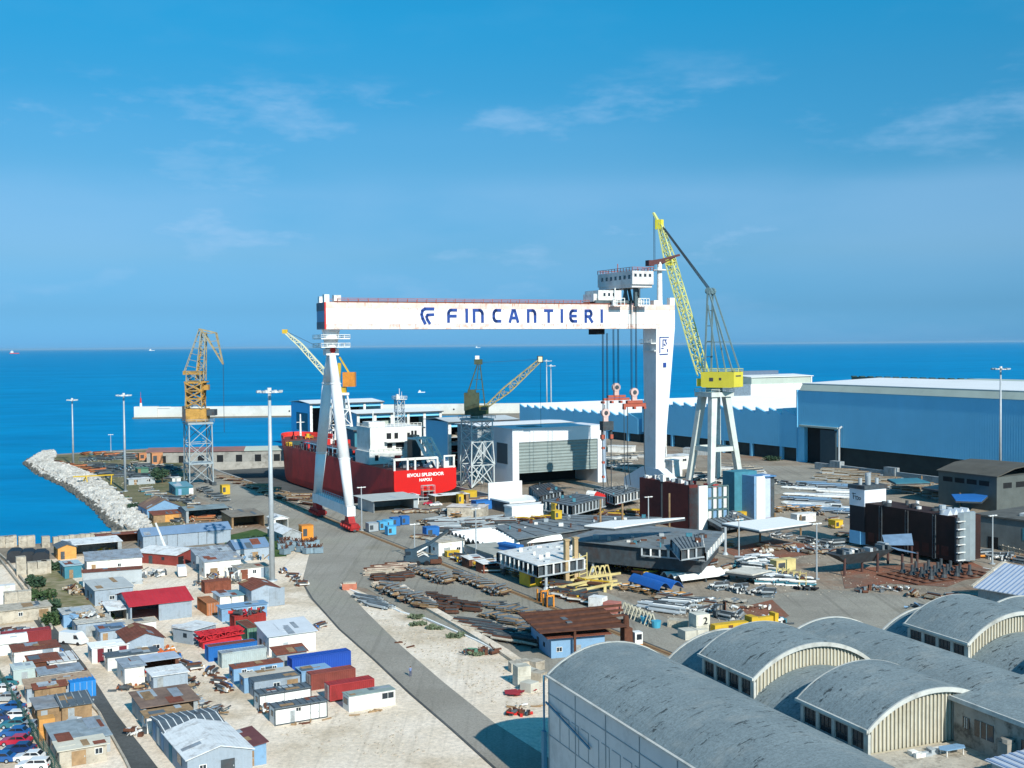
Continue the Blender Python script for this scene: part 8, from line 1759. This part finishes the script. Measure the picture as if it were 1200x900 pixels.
b=MB(LBL); b.prism([(26.4,-49.0),(28.9,-49.0),(29.4,-48.3),(28.9,-47.6),(26.4,-47.6),(25.9,-48.3)],10.05,10.15); b.build('table_top',tt)
for x in (26.5,28.8):
    for y in (-48.8,-47.8): MB(W).beam((x,y,9.3),(x,y,10.06),.1).build('leg',tt)
rr2=random.Random(5)
for k_ in range(3):
    b=MB(W if k_!=1 else STL)
    for q in range(5): x,y=rr2.uniform(-.8,.8),rr2.uniform(-.5,.5); b.box(x,y,0,x+rr2.uniform(.4,.9),y+rr2.uniform(.3,.7),rr2.uniform(.15,.5))
    pp=vo+Vector((math.cos(VY)*(23+2.1*k_)+math.sin(VY)*47.3, math.sin(VY)*(23+2.1*k_)-math.cos(VY)*47.3,9.3))*VS; solo(b,'rubble_heap',('left','middle','right')[k_]+' small heap of '+('white','grey','white')[k_]+' rubble lying on the sandy terrace','rubble',pp,VY,'rubble heaps on the terrace')
# striped roofs at the right edge
q=P(1146,716); rs=thing('corrugated_shed','shed with white and blue striped corrugated roof at the right edge','shed',fy(q),R(-52))
STRP=mat('striped_corrugated_roof',(.50,.54,.60),.6,.08,.5,dirt='#7d8794',damt=.3,jit=0); ST2=mat('stripe_blue',(.22,.30,.44),.6,.1,jit=0)
b=MB(GW); b.box(0,0,0,40,22,4.6); b.build('wall',rs)
b=MB(STRP); b.slab([(-.8,4.7),(11,8.3),(22.8,4.7)],'x',-.6,40,.14)
b.use(ST2)
for k_ in range(40): x=-.3+1.0*k_; b.slab([(-.82,4.86),(11,8.46),(22.8,4.86)],'x',x,x+.35,.05)
b.build('roof',rs); b=MB(BEI); b.slab([(-.9,4.9),(11,8.5),(22.9,4.9)],'x',-1.1,-.6,.3); b.build('roof_edge',rs)
q=vo+Vector((math.cos(VY)*24+math.sin(VY)*66, math.sin(VY)*24-math.cos(VY)*66,9.3))*VS; b=MB(STRP); b.slab([(0,2.6),(16,3.6)],'y',0,9,.12)
b.use(ST2)
for k_ in range(16): b.slab([(.2+k_,2.75+k_/16),(.55+k_,2.77+k_/16)],'y',0,9,.05)
c2=thing('corrugated_canopy','corner of a white corrugated canopy at the bottom right','canopy',q,VY); c2.scale=(VS,)*3; b.build('roof',c2); MB(GW).box(.5,.5,0,15,8.5,2.6).build('wall',c2)
# grey buildings at the right edge
q=P(1168,600); gb=thing('workshop_building','dark grey workshop with shallow vaulted roof at the right edge','building',fy(q),R(28))
b=MB(mat('grey_green_render',(.10,.115,.11),.9,.15,.3,jit=0)); b.box(0,0,0,45,24,11.2); b.build('wall',gb)
b=MB(mat('brown_grey_roof',(.10,.095,.08),.9,.2,.2)); b.slab([(-.5,11.2),(8,13.5),(16,14.2),(24,13.5),(45,11.2)],'y',-.5,24.5,.3); b.build('roof',gb); parts('window',DRK,[(-.06,3+5*k,8,.05,7+5*k,9.6) for k in range(4)]+[(3+6*k,-.06,7.4,7+6*k,.05,9.2) for k in range(6)],gb)
q=P(1142,640); gb=thing('storage_building','low grey building with cluttered roof and blue panel at the right edge','building',fy(q),R(-55))
b=MB(mat('grey_green_wall',(.15,.17,.17),.9,.2,.3)); b.box(0,0,0,46,26,8.4); b.build('wall',gb)
b=MB(mat('cluttered_roof_grey',(.10,.10,.09),.9,.3,.4)); b.box(-.4,-.4,8.4,46.4,26.4,8.8); b.build('roof',gb)
parts('skylight',W,[(10,5,8.8,14,8,9.6),(24,4,8.8,29,8,9.8)],gb); parts('wall_panel',TEA,[(14,-.08,3.4,20,.02,6.6)],gb); parts('door',DRK,[(22,-.06,0,26,.02,4.5),(33,-.06,0,36,.02,3.5),(4,-.06,0,7,.02,3.2)],gb)
b=MB(BEI); a_,c_=P(1138,636),P(1215,655); b.beam((a_.x,a_.y,1.2),(c_.x,c_.y,1.2),.3,.3)
for k_ in range(13): p_=a_.lerp(c_,k_/12); b.beam((p_.x,p_.y,0),(p_.x,p_.y,1.6),.25)
b.beam((a_.x,a_.y,.6),(c_.x,c_.y,.6),.15); tag(b.build('fence'),'pale pipe rail fence in front of the grey buildings at the right edge','fence')
# ------------------------------------------------------------ sea haze
hz=bpy.data.materials.new('sea_haze'); hz.use_nodes=True; t=hz.node_tree; t.nodes.remove(t.nodes['Principled BSDF'])
pv=t.nodes.new('ShaderNodeVolumePrincipled'); pv.inputs['Color'].default_value=(.42,.72,.95,1); pv.inputs['Density'].default_value=1.1e-5; pv.inputs['Anisotropy'].default_value=0
t.links.new(pv.outputs[0],t.nodes['Material Output'].inputs['Volume'])
o=MB(hz); o.box(-255000,-1500,-13,255000,265000,112); o=o.build('haze'); o['kind']='stuff'; tag(o,'thin pale haze lying over the sea and the yard','haze')
